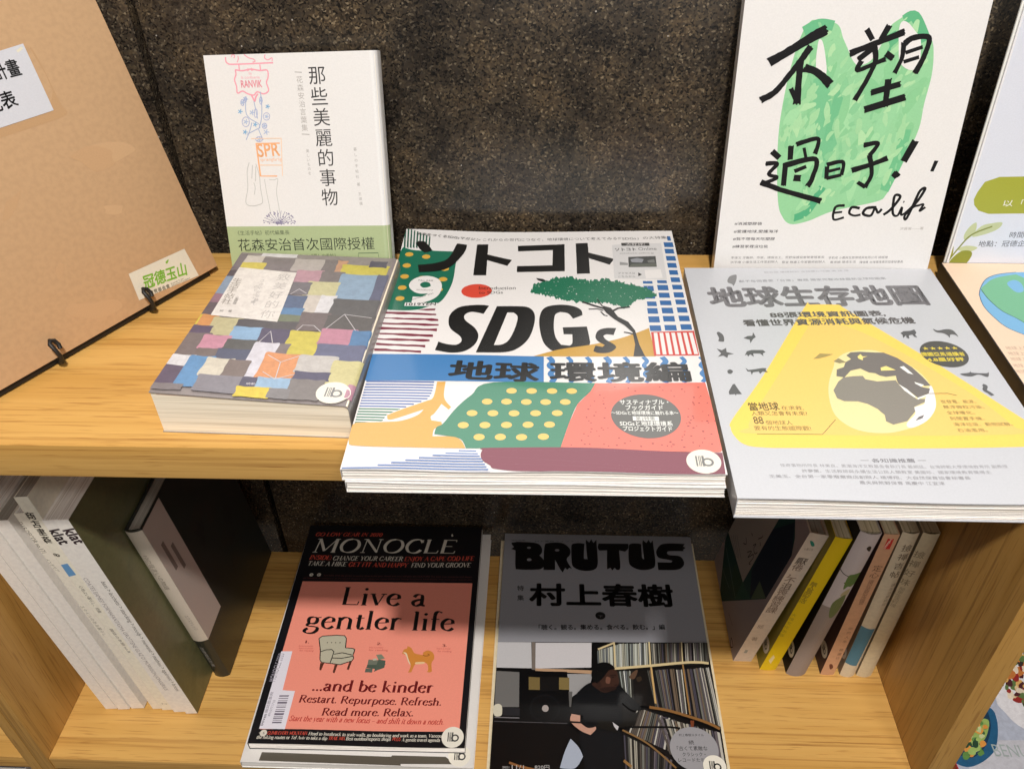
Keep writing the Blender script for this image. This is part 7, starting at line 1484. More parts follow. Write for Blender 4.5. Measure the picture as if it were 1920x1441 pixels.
 ('P',(190,186,176),((191,142.1),(192,141.5),(190.3,119),(189.3,118.9)),0),
 ('P',(190,186,176),((192.7,142.1),(194.2,142.1),(192.4,119.2),(191,119.1)),0),
 ('P',(88,80,73),((194.5,142.5),(196.1,142.8),(194.2,119.3),(192.6,119.2)),0),
 ('P',(102,94,99),((196.1,142.5),(197.4,142.1),(195.6,119.4),(194.3,119.3)),0),
 ('P',(30,28,30),((197.8,142.3),(199.1,142.6),(197.3,119.5),(196,119.5)),0),
 ('P',(190,186,176),((199.5,142.6),(200.6,141.8),(198.9,119.7),(197.7,119.6)),0),
 ('P',(120,120,112),((201.2,142.4),(202.6,142.4),(200.8,119.8),(199.4,119.7)),0),
 ('P',(102,94,99),((202.8,142.1),(204.3,142.3),(202.6,120),(201.1,119.8)),0),
 ('P',(89,89,83),((204.5,142.2),(206,142.3),(204.3,120.1),(202.8,120)),0),
 ('P',(190,186,176),((206.3,142.7),(207.3,142.4),(205.6,120.2),(204.5,120.1)),0),
 ('P',(120,120,112),((208,143),(209.5,143),(207.7,120.3),(206.2,120.2)),0),
 ('P',(42,39,36),((209.7,143.1),(211.3,143.1),(209.4,120.5),(207.9,120.4)),0),
 ('P',(89,89,83),((211.2,142.1),(212.6,142.4),(210.9,120.6),(209.5,120.5)),0),
 ('P',(88,80,73),((212.9,142.1),(214.3,143.2),(212.5,120.7),(211.2,120.6)),0),
 ('P',(22,20,19),((120.6,108.8),(213.6,116.7),(216.8,46.6),(163.3,67.5),(146.5,70.3),(123.5,72.2)),0),
 ('P',(46,44,40),((120.5,107.7),(122,107.5),(125.1,72),(124.1,72.3)),0),
 ('P',(150,156,150),((122.5,107.1),(123.8,107.9),(126.2,71.8),(125.4,72)),0),
 ('P',(94,96,89),((124.5,107.3),(125.8,107.8),(127.5,71.5),(126.7,71.7)),0),
 ('P',(208,210,204),((126.5,107.6),(127.8,108.3),(128.8,71.2),(128,71.4)),0),
 ('P',(112,116,118),((128.4,108),(129.9,107.9),(130.2,70.9),(129.2,71.1)),0),
 ('P',(94,96,89),((130.4,107.8),(131.8,108),(131.4,70.6),(130.5,70.8)),0),
 ('P',(170,172,160),((132.4,108.7),(133.6,107.8),(132.5,70.3),(131.8,70.5)),0),
 ('P',(46,44,40),((134.4,108.8),(136.3,108.3),(134.3,69.9),(133.1,70.2)),0),
 ('P',(89,89,83),((150.3,109.2),(151.2,109.3),(155.7,69.1),(154.9,69.2)),0),
 ('P',(112,96,80),((151.9,109.7),(153.4,108.9),(157.7,68.7),(156.3,69)),0),
 ('P',(76,72,83),((153.5,108.9),(154.5,109.6),(158.5,68.6),(157.7,68.7)),0),
 ('P',(30,28,30),((155.1,109.5),(156.1,110.1),(159.8,68.3),(159,68.5)),0),
 ('P',(30,28,30),((156.6,109.2),(157.7,110),(161.2,68),(160.4,68.2)),0),
 ('P',(89,89,83),((158.2,109.3),(159.5,109.4),(162.8,67.7),(161.7,67.9)),0),
 ('P',(89,89,83),((159.9,110.3),(160.7,110),(163.8,67.5),(163.1,67.7)),0),
 ('P',(102,94,99),((161.5,110.4),(162.9,110.1),(165.7,67.2),(164.4,67.4)),0),
 ('P',(112,96,80),((163,109.9),(164.3,110.2),(166.8,67),(165.8,67.2)),0),
 ('P',(76,72,83),((164.6,110.6),(166.1,110.7),(168.3,66.7),(167.1,66.9)),0),
 ('P',(120,120,112),((166.1,109.9),(167.3,110.9),(169.4,66.5),(168.5,66.7)),0),
 ('P',(112,96,80),((167.8,110.9),(168.7,110.1),(170.6,66.3),(169.8,66.4)),0),
 ('P',(76,72,83),((169.4,111),(170.5,111.1),(172.1,66),(171.2,66.1)),0),
 ('P',(30,28,30),((171,111),(172.2,111.2),(173.5,65.7),(172.5,65.9)),0),
 ('P',(112,96,80),((172.6,111),(174.1,111.2),(175.2,65.4),(173.9,65.6)),0),
 ('P',(112,96,80),((174.1,111),(175.2,111.1),(176.1,65.2),(175.2,65.4)),0),
 ('P',(112,96,80),((175.8,111.5),(176.8,111.2),(177.4,65),(176.5,65.1)),0),
 ('P',(42,39,36),((177.4,111.7),(178.6,111.3),(178.9,64.7),(177.9,64.9)),0),
 ('P',(190,186,176),((178.9,110.9),(180.1,110.8),(180.2,64.4),(179.2,64.6)),0),
 ('P',(102,94,99),((180.5,111.1),(181.8,111.3),(181.7,64.1),(180.6,64.4)),0),
 ('P',(89,89,83),((182,111),(183.3,111),(183,63.9),(181.9,64.1)),0),
 ('P',(190,186,176),((183.6,111.1),(184.8,111.3),(184.2,63.7),(183.2,63.8)),0),
 ('P',(76,72,83),((187.2,112.1),(187.9,112.1),(188.8,62.1),(188,62.4)),0),
 ('P',(30,28,30),((188.4,111.7),(189.2,112.3),(190.3,61.4),(189.5,61.8)),0),
 ('P',(112,96,80),((189.7,111.9),(190.9,112.2),(192.3,60.6),(190.9,61.2)),0),
 ('P',(112,96,80),((191,112),(191.7,111.8),(193.2,60.2),(192.3,60.6)),0),
 ('P',(76,72,83),((192.2,111.7),(193.4,112.6),(195,59.4),(193.7,60)),0),
 ('P',(76,72,83),((193.5,112.2),(194.5,112),(196.3,58.9),(195.2,59.4)),0),
 ('P',(42,39,36),((194.7,111.8),(195.6,112),(197.6,58.3),(196.6,58.8)),0),
 ('P',(120,120,112),((196,111.9),(197.3,112.3),(199.4,57.6),(198,58.2)),0),
 ('P',(102,94,99),((197.3,112.1),(198.4,112.7),(200.6,57),(199.4,57.6)),0),
 ('P',(112,96,80),((198.6,113),(199.9,113.2),(202.2,56.4),(200.8,57)),0),
 ('P',(89,89,83),((199.8,112.7),(200.9,112.6),(203.4,55.9),(202.2,56.4)),0),
 ('P',(102,94,99),((201.2,113.2),(202.3,113.1),(204.9,55.2),(203.6,55.8)),0),
 ('P',(190,186,176),((202.4,113.1),(203.4,113.7),(206,54.7),(205,55.2)),0),
 ('P',(102,94,99),((203.8,113.7),(204.8,112.9),(207.7,54),(206.4,54.6)),0),
 ('P',(170,164,150),((204.9,113),(206,113.1),(209,53.5),(207.8,54)),0),
 ('P',(30,28,30),((206.3,113.8),(207.6,114),(210.6,52.8),(209.2,53.4)),0),
 ('P',(89,89,83),((207.5,113.7),(208.6,113.2),(211.9,52.3),(210.6,52.8)),0),
 ('P',(190,186,176),((208.8,113.9),(209.7,113.4),(213.1,51.7),(212,52.2)),0),
 ('P',(190,186,176),((210,113.5),(211.3,114.4),(214.7,51.1),(213.4,51.6)),0),
 ('P',(42,39,36),((211.3,113.8),(212.6,114),(216.2,50.4),(214.8,51)),0),
 ('P',(19,17,17),((123.5,72.2),(146.3,67.6),(165.3,63.6),(213.3,46.5),(213.2,0.8),(120.3,-2.3)),0),
 ('P',(190,186,176),((137.8,68.1),(139,67.6),(128.9,41.9),(127.7,42.5)),0),
 ('P',(88,80,73),((139.4,67.7),(140.9,67.3),(131,40.9),(129.4,41.7)),0),
 ('P',(88,80,73),((141,66.6),(142.5,66.9),(132.7,40.1),(131.1,40.8)),0),
 ('P',(88,80,73),((142.6,66.2),(144.1,66.2),(134.4,39.2),(132.8,40)),0),
 ('P',(170,164,150),((144.2,66.4),(145.1,65.5),(135.6,38.7),(134.6,39.2)),0),
 ('P',(112,96,80),((145.8,65.7),(147,64.9),(137.7,37.6),(136.3,38.3)),0),
 ('P',(102,94,99),((147.3,65.3),(148.6,63.9),(139.5,36.8),(138,37.5)),0),
 ('P',(112,96,80),((148.9,64.4),(150.4,64.1),(141.3,35.9),(139.7,36.7)),0),
 ('P',(120,120,112),((150.5,64),(151.4,63),(142.4,35.3),(141.4,35.9)),0),
 ('P',(89,89,83),((152,63),(152.9,63.4),(144.1,34.6),(143.1,35)),0),
 ('P',(89,89,83),((153.5,62.4),(154.9,62.2),(146.3,33.5),(144.8,34.2)),0),
 ('P',(112,96,80),((155.1,62.2),(156.3,61.5),(147.8,32.7),(146.5,33.4)),0),
 ('P',(76,72,83),((156.7,61.9),(158,61.2),(149.6,31.9),(148.2,32.6)),0),
 ('P',(190,186,176),((158.2,60.7),(159.4,60.5),(151.1,31.1),(149.8,31.7)),0),
 ('P',(102,94,99),((159.8,60.9),(160.9,59.9),(152.8,30.3),(151.5,30.9)),0),
 ('P',(102,94,99),((161.3,59.6),(162.5,59),(154.5,29.5),(153.2,30.1)),0),
 ('P',(76,72,83),((162.9,59.3),(164.3,59.2),(156.4,28.6),(154.9,29.3)),0),
 ('P',(76,72,83),((164.4,58.6),(165.9,58.5),(158.1,27.8),(156.6,28.5)),0),
 ('P',(190,186,176),((166,58.6),(167.5,58.1),(159.9,26.9),(158.2,27.7)),0),
 ('P',(42,39,36),((167.5,58),(168.8,57.6),(161.3,26.2),(159.9,26.9)),0),
 ('P',(88,80,73),((169,57),(170.3,57.1),(162.9,25.4),(161.6,26.1)),0),
 ('P',(102,94,99),((170.6,56.6),(171.6,56.7),(164.2,24.8),(163.2,25.3)),0),
 ('P',(89,89,83),((172.1,56),(173.2,56),(166,23.9),(164.9,24.5)),0),
 ('P',(112,96,80),((173.6,55.3),(174.8,54.8),(167.8,23.1),(166.5,23.6)),0),
 ('P',(76,72,83),((122.8,40.3),(124.1,39.7),(123.7,-2.2),(122.5,-2.3)),0),
 ('P',(30,28,30),((124.7,40.1),(126.4,38.7),(125.7,-2.1),(124.1,-2.2)),0),
 ('P',(89,89,83),((126.5,38.6),(128.2,38.1),(127.3,-2.1),(125.7,-2.1)),0),
 ('P',(170,164,150),((128.2,37.4),(129.8,36.6),(128.7,-2),(127.4,-2.1)),0),
 ('P',(42,39,36),((130.1,36.9),(131.5,36),(130.2,-2),(129,-2)),0),
 ('P',(170,164,150),((131.9,35.8),(133.2,34.6),(131.8,-1.9),(130.6,-2)),0),
 ('P',(170,164,150),((133.6,34.6),(134.7,34.1),(133.1,-1.9),(132.2,-1.9)),0),
 ('P',(42,39,36),((135.4,33.5),(137.1,33.2),(135.3,-1.8),(133.8,-1.9)),0),
 ('P',(88,80,73),((137.2,33),(138.4,31.9),(136.5,-1.8),(135.4,-1.8)),0),
 ('P',(120,120,112),((139,31.9),(140.7,30.5),(138.5,-1.7),(137,-1.8)),0),
 ('P',(88,80,73),((140.8,30.7),(142.1,30.1),(139.8,-1.7),(138.6,-1.7)),0),
 ('P',(76,72,83),((142.5,29.6),(144,29.5),(141.5,-1.6),(140.2,-1.7)),0),
 ('P',(89,89,83),((144.4,29),(145.8,28.4),(143.2,-1.6),(141.8,-1.6)),0),
 ('P',(30,28,30),((146.1,27.9),(147.8,27.3),(145,-1.5),(143.4,-1.5)),0),
 ('P',(42,39,36),((147.8,26.6),(149,26.5),(146.1,-1.5),(145,-1.5)),0),
 ('P',(102,94,99),((149.6,25.7),(151.1,24.7),(148,-1.4),(146.7,-1.4)),0),
 ('P',(76,72,83),((151.4,25),(152.6,24.5),(149.3,-1.4),(148.3,-1.4)),0),
 ('P',(89,89,83),((153.1,23.7),(154.3,23.8),(151,-1.3),(149.9,-1.3)),0),
 ('P',(42,39,36),((154.9,23.3),(156.1,22.1),(152.6,-1.2),(151.5,-1.3)),0),
 ('P',(42,39,36),((156.7,22.4),(158.2,21.1),(154.6,-1.2),(153.1,-1.2)),0),
 ('P',(88,80,73),((158.3,20.9),(159.9,20.7),(156.1,-1.1),(154.7,-1.2)),0),
 ('P',(76,72,83),((160.1,20.2),(161.8,19),(157.9,-1.1),(156.3,-1.1)),0),
 ('P',(30,28,30),((161.9,19.8),(163.4,18.4),(159.4,-1),(157.9,-1.1)),0),
 ('P',(102,94,99),((163.5,18.1),(165.2,17.4),(161.1,-1),(159.5,-1)),0),
 ('P',(88,80,73),((155.2,59.1),(157.6,58.5),(165.5,21.8),(163.5,22.7)),0),
 ('P',(102,94,99),((157.9,58.8),(160.3,58),(167.9,20.7),(165.8,21.7)),0),
 ('P',(42,39,36),((160.5,58),(162.5,57.7),(169.8,19.9),(168,20.7)),0),
 ('P',(170,164,150),((163.1,57.2),(165.3,56.9),(172.2,18.8),(170.3,19.6)),0),
 ('P',(120,120,112),((165.7,56.5),(167.2,56.8),(173.8,18),(172.5,18.6)),0),
 ('P',(190,186,176),((168.4,56.6),(169.9,55.6),(176.1,17),(174.8,17.6)),0),
 ('P',(112,96,80),((170.9,55.3),(172.4,54.9),(178.4,16),(177,16.6)),0),
 ('P',(170,164,150),((173.5,54.8),(175.9,54.2),(181.3,14.6),(179.2,15.6)),0),
 ('P',(88,80,73),((176.1,54.3),(178.4,54),(183.4,13.7),(181.5,14.6)),0),
 ('P',(170,164,150),((178.7,53.4),(180.5,52.5),(185.3,12.8),(183.7,13.6)),0),
 ('P',(170,164,150),((181.2,52.4),(183.7,52.5),(188,11.6),(185.9,12.6)),0),
 ('P',(76,72,83),((183.8,52.4),(185.7,51.9),(189.7,10.9),(188.1,11.6)),0),
 ('P',(42,39,36),((186.4,51.9),(187.9,51.1),(191.6,10),(190.3,10.6)),0),
 ('P',(76,72,83),((188.9,50.5),(190.5,50.3),(193.9,9),(192.5,9.6)),0),
 ('P',(120,120,112),((191.5,50.4),(192.9,49.6),(195.9,8),(194.7,8.6)),0),
 ('P',(42,39,36),((194,49),(196.1,48.7),(198.6,6.8),(196.9,7.6)),0),
 ('P',(102,94,99),((196.7,49.1),(198.1,47.8),(200.4,6),(199.1,6.6)),0),
 ('P',(170,164,150),((199.2,48.2),(200.9,47.3),(202.7,5),(201.3,5.6)),0),
 ('P',(170,164,150),((201.7,47.1),(203.5,46.7),(205,3.9),(203.4,4.7)),0),
 ('P',(76,72,83),((204.3,47),(205.9,45.9),(207,3),(205.6,3.7)),0),
 ('P',(102,94,99),((206.7,45.5),(209.1,45.9),(209.7,1.8),(207.8,2.7)),0),
 ('P',(190,186,176),((209.3,45.4),(211.7,44.5),(212,0.8),(209.9,1.7)),0),
 ('S',(216,196,150),2.8,((96.5,107.4),(121.9,110.3),(153.9,114.2),(186,118.5),(201.4,119.5),(212,118.7)),1,0),
 ('S',(216,196,150),2,((102.4,132.5),(119,140.5)),0,0),
 ('S',(216,196,150),1.6,((154.7,141.6),(153.9,114.2)),0,0),
 ('S',(216,196,150),1.4,((187.7,142.6),(186,118)),0,0),
 ('S',(206,170,112),1.8,((154.4,112.7),(155.3,73.2)),0,0),
 ('S',(156,120,73),1.6,((186.1,116.6),(186.8,62.4)),0,0),
 ('S',(216,196,150),1.6,((119,140.5),(118.8,111.7)),0,0),
 ('S',(140,99,56),2.8,((148.8,68.4),(166.7,65.4),(186.5,59.5),(202.5,53.8),(212.4,48.4)),1,0),
 ('S',(132,100,62),1.8,((121.9,44.6),(141.3,34.2),(155.4,22.4),(167.9,9.7)),1,0),
 ('S',(152,112,64),2.6,((121.3,15.3),(127.9,9.6)),0,0),
 ('P',(120,64,40),((186,55.8),(189.6,56),(188.1,48.2),(185.7,48.2)),0),
 ('S',(12,11,11),2,((125.6,47.5),(166.2,48.6),(175.6,47.8)),0,0),
 ('P',(26,22,20),((136.6,106.5),(148.4,108.3),(149.6,100.5),(147.1,70.3),(136.2,70),(136.4,100.1)),0),
 ('P',(96,72,56),((132.1,101.4),(136.9,107.2),(140.8,108.7),(137.7,100.1),(133.8,98.6)),1),
 ('P',(55,43,32),((138.9,100.2),(143.4,101.7),(143.7,97.5),(139.9,96)),1),
 ('P',(15,17,21),((82.6,46.1),(118.4,46),(121.2,33.5),(120.3,-2.3),(86.1,-3.5),(84.4,20.1),(81.7,32.3)),2),
 ('P',(13,14,17),((93.5,92.5),(83.3,84.5),(77,74.8),(74.6,58.8),(75.5,57.5),(85.2,57.8),(86.1,45),(118.5,47.3),(121.8,53.8),(123.3,72.2),(132.7,64.6),(143.1,65.6),(135.8,74),(127.8,83.2),(120.9,91.2),(108.5,92.2)),2),
 ('P',(55,35,28),((101,93.4),(108.6,95),(119.8,93.3),(117.6,88.4),(113.1,84.1),(105.6,82.5),(95.9,89.1),(95.4,92.5)),2),
 ('P',(62,40,32),((100.2,104.6),(109.3,111.4),(119.8,106.7),(121.5,94.7),(118.9,89.1),(111.9,85.4),(102,86.5),(99.8,94.7)),2),
 ('P',(11,11,12),((96.1,94.6),(94.8,103.1),(97.9,111),(104.4,115.1),(112,115.1),(116.9,111.2),(118.3,108.1),(112.3,106.7),(106.9,99.2),(102.3,94.1),(100.3,92)),2),
 ('C',(52,33,27),(102.2,90.6),2,3.2),
 ('P',(42,27,23),((108.3,88.1),(118.9,89.1),(117.5,85.6),(111.8,83.8),(105.6,83.2),(102,86.2)),2),
 ('P',(45,29,24),((112.6,101.5),(118.4,102.4),(119.5,100.7),(113.8,100)),0),
 ('P',(32,22,20),((114.4,99.4),(117,99.8),(116.5,98.6),(114.8,98.4)),0),
 ('P',(113,76,62),((109.4,99.3),(113.1,98),(112.2,92.3),(108.5,92.9)),1),
 ('P',(40,23,21),((116.5,90.8),(119.7,91.7),(119.9,90.6),(116.8,89.7)),0),
 ('S',(22,24,29),0.35,((78.3,78.9),(121.6,81.6)),0,0),
 ('S',(22,24,29),0.35,((78,76.5),(121.6,79.3)),0,0),
 ('S',(22,24,29),0.35,((77.7,74),(121.6,77)),0,0),
 ('S',(22,24,29),0.35,((77.4,71.6),(121.6,74.7)),0,0),
 ('S',(22,24,29),0.35,((77.1,69.2),(121.6,72.4)),0,0),
 ('S',(22,24,29),0.35,((76.9,66.8),(121.6,70.2)),0,0),
 ('S',(22,24,29),0.35,((76.6,64.4),(121.5,67.9)),0,0),
 ('S',(22,24,29),0.35,((76.3,62),(121.5,65.7)),0,0),
 ('S',(22,24,29),0.35,((76,59.6),(121.5,63.4)),0,0),
 ('S',(22,24,29),0.35,((75.8,57.3),(121.5,61.2)),0,0),
 ('S',(22,24,29),0.35,((75.5,54.9),(121.5,59)),0,0),
 ('S',(22,24,29),0.35,((75.2,52.6),(121.5,56.8)),0,0),
 ('S',(22,24,29),0.35,((75,50.2),(121.5,54.6)),0,0),
 ('P',(196,150,130),((74.6,58.8),(82.8,57.5),(82.6,50),(89.7,45.1),(97.2,46.6),(96.8,43.4),(91.9,38.2),(82.5,42.3),(73.6,51)),2),
 ('P',(20,18,15),((98.4,53),(112.7,52.2),(116.1,47.2),(139.4,64.5),(133.8,49),(118.4,46),(116.9,40.9),(98.1,45.3)),2),
 ('P',(200,196,200),((112.9,51.6),(118.5,47.3),(117,43.2),(114.3,47.1)),0),
 ('P',(12,11,12),((71.8,51.5),(100.7,50.5),(100.6,49),(72.1,49.6)),0),
 ('P',(172,180,196),((73.5,34.5),(81,26.1),(84.6,17.7),(77.2,6.7),(63.4,6.3),(68.1,22)),2),
 ('S',(144,96,56),2.2,((17.5,11.3),(27.5,8),(40.3,5.5)),0,0),
 ('T',(190,186,184),'11/1',(20.1,4.8),(31.1,5.2),4.5,0,0),
 ('T',(190,186,184),'820円',(40.9,5.8),(54.1,6.2),4.5,0,0),
 ('T',(190,186,184),'2021',(11.4,5.7),(17.7,5.9),2,0,0),
 ('C',(158,156,160),(186.2,28.3),22,21),
 ('T',(22,22,22),'村上春樹スタイル',(173.5,40),(196.6,40.7),2.5,0,0),
 ('T',(22,22,22),'続',(181.8,32.4),(186.7,32.6),4,0,0),
 ('T',(22,22,22),'「古くて素敵な',(170.6,26.3),(198.2,27.2),4.2,0,0),
 ('T',(22,22,22),'クラシック・',(174.9,20.9),(195.7,21.6),3.8,0,0),
 ('T',(22,22,22),'レコードたち。',(170.6,15.5),(196.2,16.3),3.8,0,0),
 ('B',(202.4,12.1),10.3,40),
]
ART['kraft'] = [
 ('P',(214,214,220),((178.9,194.3),(235.7,195.3),(233.5,151.1),(178.9,152.2)),0),
 ('T',(24,24,26),'閱讀計畫',(190.2,180.3),(225.3,178.5),10.5,0.02,0),
 ('T',(24,24,26),'登記表',(181.8,162.4),(213.1,161.7),10.5,0.02,0),
 ('C',(232,224,200),(230.1,192),1,1),
 ('C',(232,224,200),(231.7,192.5),1,1),
 ('C',(232,224,200),(233,192.9),1,1),
 ('P',(222,214,196),((227.2,28.6),(278.8,25.4),(280.3,0.9),(225,7.2)),0),
 ('T',(122,176,52),'冠德玉山',(233.4,13.2),(272.3,6.8),10.1,0.03,0.15),
 ('P',(122,176,52),((259.1,23.3),(262.3,24),(260.4,21.9),(258.8,21.9)),1),
 ('T',(40,50,30),'教育基金會',(235.1,6.7),(253.1,4.3),3.1,0.01,0),
 ('T',(40,50,30),'Kuanteh Yu San',(254.8,5.6),(266.8,4.5),1.2,0,0),
 ('T',(40,50,30),'Educational Foundation',(254.7,4.1),(271.9,2.4),1.2,0,0),
]
ART['kraftm'] = [
 ('M',((2,2),(298,2),(298,328),(2,328)),((196,157,117),(200,162,122)),3,30,8,30,0.3),
 ('P',(192,153,112),((238.7,191.3),(240.7,181.3),(240.5,154.1),(241.5,146.1),(227.5,145.1),(193.5,146.1),(163.5,147.1),(163.5,157.1),(233.5,155.1)),1),
]
ART['m1'] = [
 ('T',(120,112,110),'ModernDecoration',(21.7,256.7),(20.3,227.2),5.2,0,0),
]
ART['m2'] = [
 ('T',(150,142,138),'Monodomo',(21.9,252.3),(21.6,227.9),4.4,0,0),
]
ART['m4'] = [
 ('T',(70,62,60),'ELLE DECOR no.171',(-2.3,267.9),(0.4,231.3),4.2,0,0),
 ('T',(110,104,98),'インテリア',(-1,223.7),(1.4,207.7),3.6,0,0),
 ('T',(150,144,132),'スタイルのある暮らし',(0.4,162.4),(2.6,119),3.6,0,0),
]
ART['m5'] = [
 ('V',(44,38,34),'商店建築',(2.5,276.1),(1.5,248.5),8.2,0.02,1.1),
 ('V',(44,38,34),'8',(2.8,231.8),(3.3,231.5),6.8,0.02,1),
 ('P',(104,156,204),((-3.1,217.4),(6.4,219.3),(7.2,204.8),(-2.8,202.2)),0),
 ('T',(96,90,84),'心地よい暮らし、特集',(2.4,190.5),(3.7,153.7),3.6,0,0),
 ('T',(110,100,96),'雑誌の本棚 no.8',(3.2,131.4),(5.5,95.3),3.2,0,0),
 ('T',(110,100,96),'暮しの本',(3.4,10.3),(8.5,9.3),2.4,0,0),
]
ART['m6'] = [
 ('T',(50,40,44),'klat',(-1.2,261.5),(1.5,245.1),10.8,0.035,0),
 ('T',(150,142,142),"COATES EAMES! FORMAFANTASMA GROTTENE GLAZ D' MORRISON JONGERIUS",(0.9,203.7),(5.4,37.5),4,0,0),
]
ART['m7'] = [
 ('T',(58,42,48),'klat',(1.2,263.8),(3.9,247.5),10.8,0.035,0),
 ('T',(84,78,74),'baas > iacchetti > starcking > moody > meiwand > mathieu > aguiroot > brioni',(3.8,200.7),(5.4,39.1),4.2,0,0),
]
ART['m7c'] = [
 ('P',(104,102,68),((0,0),(215,0),(215,275),(0,275)),0),
 ('M',((0,0),(215,0),(215,275),(0,275)),((100,98,66),(108,106,72),(98,98,66),(104,102,70)),5,60,10,34,0.6),
]
ART['dark'] = [
 ('P',(196,184,168),((-3,60),(17,60),(17,216),(-3,216)),0),
 ('T',(110,100,92),'10の住まいの物語',(3.9,185.7),(5.4,138.8),4.8,0,0),
 ('T',(150,140,130),'TEN HOUSES',(0.5,178.9),(1.1,156.8),2.8,0,0),
 ('T',(120,112,104),'エクスナレッジ',(8,100.1),(9.5,77.2),3.6,0,0),
 ('T',(150,145,140),'泡建築設計集',(3,50.1),(4.1,17.6),4,0,0),
]
ART['darkc'] = [
 ('P',(184,170,160),((-1,60),(38,60),(38,216),(-1,216)),0),
 ('R',(120,106,98),((10,150),(15,150),(15,185),(10,185))),
 ('R',(120,106,98),((20,140),(25,140),(25,172),(20,172))),
 ('P',(30,30,26),((115.6,86.2),(106.9,94.9),(101.1,98.5),(97.1,90.3),(97.5,80.9),(100.8,80.7),(108.2,81.1)),1),
 ('P',(38,36,30),((94.6,148.2),(95.7,153.1),(90.2,152.8),(88.2,150.3),(86.8,145.3),(90.7,141.9),(93.6,143.2)),1),
 ('P',(38,36,30),((104,138.2),(99.8,143.3),(91.4,145.9),(85.5,142.1),(85.1,132.1),(90.4,128),(101.3,128.6)),1),
 ('P',(26,26,24),((76.3,146.2),(75.3,157),(64.8,153.6),(56.8,152.5),(59.9,139.8),(65,133.1),(73.1,137.5)),1),
 ('P',(26,26,24),((68.6,130.3),(65.1,133.5),(61.5,133.9),(58.5,132.7),(58.6,128),(61.6,124.3),(65.5,126.7)),1),
 ('P',(38,36,30),((85.6,155.7),(79.3,164.9),(71.6,164.7),(62.8,160.5),(67.7,150.5),(72.4,146.9),(79.8,146.6)),1),
 ('P',(38,36,30),((66.5,154),(63.1,157.5),(58.1,162),(56.2,157),(52.4,152),(58.6,148.8),(64.1,147.3)),1),
 ('P',(26,26,24),((93.7,64.7),(92.3,67.3),(88.2,70.5),(85.1,65.9),(86.2,63.2),(88.1,59.6),(92,61.4)),1),
 ('P',(30,30,26),((128.2,108),(121.1,118.9),(115.7,121.4),(105.9,111.6),(109,102.8),(115.4,95.8),(125.6,103.3)),1),
 ('P',(30,30,26),((109.7,188),(106.5,192.6),(99.9,197.9),(91.4,192.7),(91,182.9),(100,178),(105.3,179.2)),1),
 ('P',(38,36,30),((105.9,97.1),(101.1,105.9),(95,104.6),(87.4,101.8),(87.5,92.6),(95.8,86.8),(101.4,89.1)),1),
 ('P',(38,36,30),((101.4,63.7),(101.3,72.1),(93.6,75.6),(87.4,67.3),(86.7,61),(92.8,56.9),(102.7,59)),1),
]
ART['b1'] = [
 ('V',(132,112,100),'厭倦，不沮喪練習課',(7.4,160.2),(7.3,87.4),9,0.01,1.1),
 ('P',(40,124,104),((4.2,187.4),(7.2,186.6),(10.3,182.3),(8.6,180.7),(6.2,183.3)),1),
 ('T',(132,112,100),'心靈工坊',(3.4,175.1),(11.1,175.4),3.2,0,0),
 ('V',(132,112,100),'邱 著',(6.4,60.4),(7.8,40.3),6,0,1),
 ('R',(150,150,140),((5.4,15.9),(8.4,15.9),(8.4,21.1),(5.4,21.1))),
]
ART['b1c'] = [
 ('P',(172,158,158),((0,0),(131,0),(131,200),(0,200)),0),
 ('P',(36,72,66),((-18.6,55),(96.9,183),(114.7,172),(124.2,158.7),(123.8,94.5),(51.7,-7.2),(24.3,16.5)),0),
 ('P',(30,42,58),((73.1,135.4),(102.3,179.1),(124.2,158.7),(123.8,94.5),(100.2,91.2),(101.2,64.1),(78.6,79.9)),0),
 ('P',(46,88,70),((73.5,56.6),(101.2,64.1),(76.7,30.6)),0),
 ('P',(92,110,84),((100.2,91.2),(123.1,94.9),(102.4,65.5)),0),
 ('P',(40,74,56),((42.7,47.1),(73.5,56.6),(76.7,30.6),(57.5,28.4)),0),
 ('P',(178,168,158),((-60.6,15),(1.3,48),(74.9,56.6),(75.7,134),(76.6,165.8)),0),
 ('S',(60,52,50),1,((39.5,75.8),(45.1,81.8),(38.5,84.1)),1,0),
 ('S',(60,52,50),1,((44.1,97.5),(48.7,98.3)),1,0),
 ('S',(60,52,50),1,((60.8,107.8),(65.5,115.6),(65.3,118.7)),1,0),
 ('S',(60,52,50),1,((66.5,110),(70.7,108.8)),1,0),
 ('S',(60,52,50),1,((58.2,94.5),(61.8,101.1),(62.1,94.6),(68.6,94.4),(71.5,100.1)),1,0),
 ('S',(60,52,50),1,((54.3,79.4),(61.1,88.8),(60.4,78.5),(66.3,90.4),(69.6,88.6),(67.6,78),(70.8,80.7)),1,0),
 ('S',(110,100,100),0.7,((8.6,52.9),(40.4,52.8)),0,0),
 ('S',(110,100,100),0.7,((12.4,57.3),(43.3,56.4)),0,0),
 ('S',(110,100,100),0.7,((16.1,61.6),(49,58.6)),0,0),
 ('S',(110,100,100),0.7,((19.8,65.8),(49.1,63.5)),0,0),
 ('S',(120,140,130),0.7,((12.7,35.4),(76.9,32.7)),0,0),
 ('S',(110,130,122),0.6,((24.3,16.5),(57.7,23.6)),0,0),
 ('S',(110,100,100),0.6,((78.9,11.2),(97.4,13.8)),0,0),
 ('C',(190,176,176),(112.3,4),6,6),
 ('S',(22,22,22),1.1,((114.3,-0.2),(117.1,5.7),(111.7,7),(107.2,5.9),(110.3,1.7),(115.2,1.2)),1,0),
]
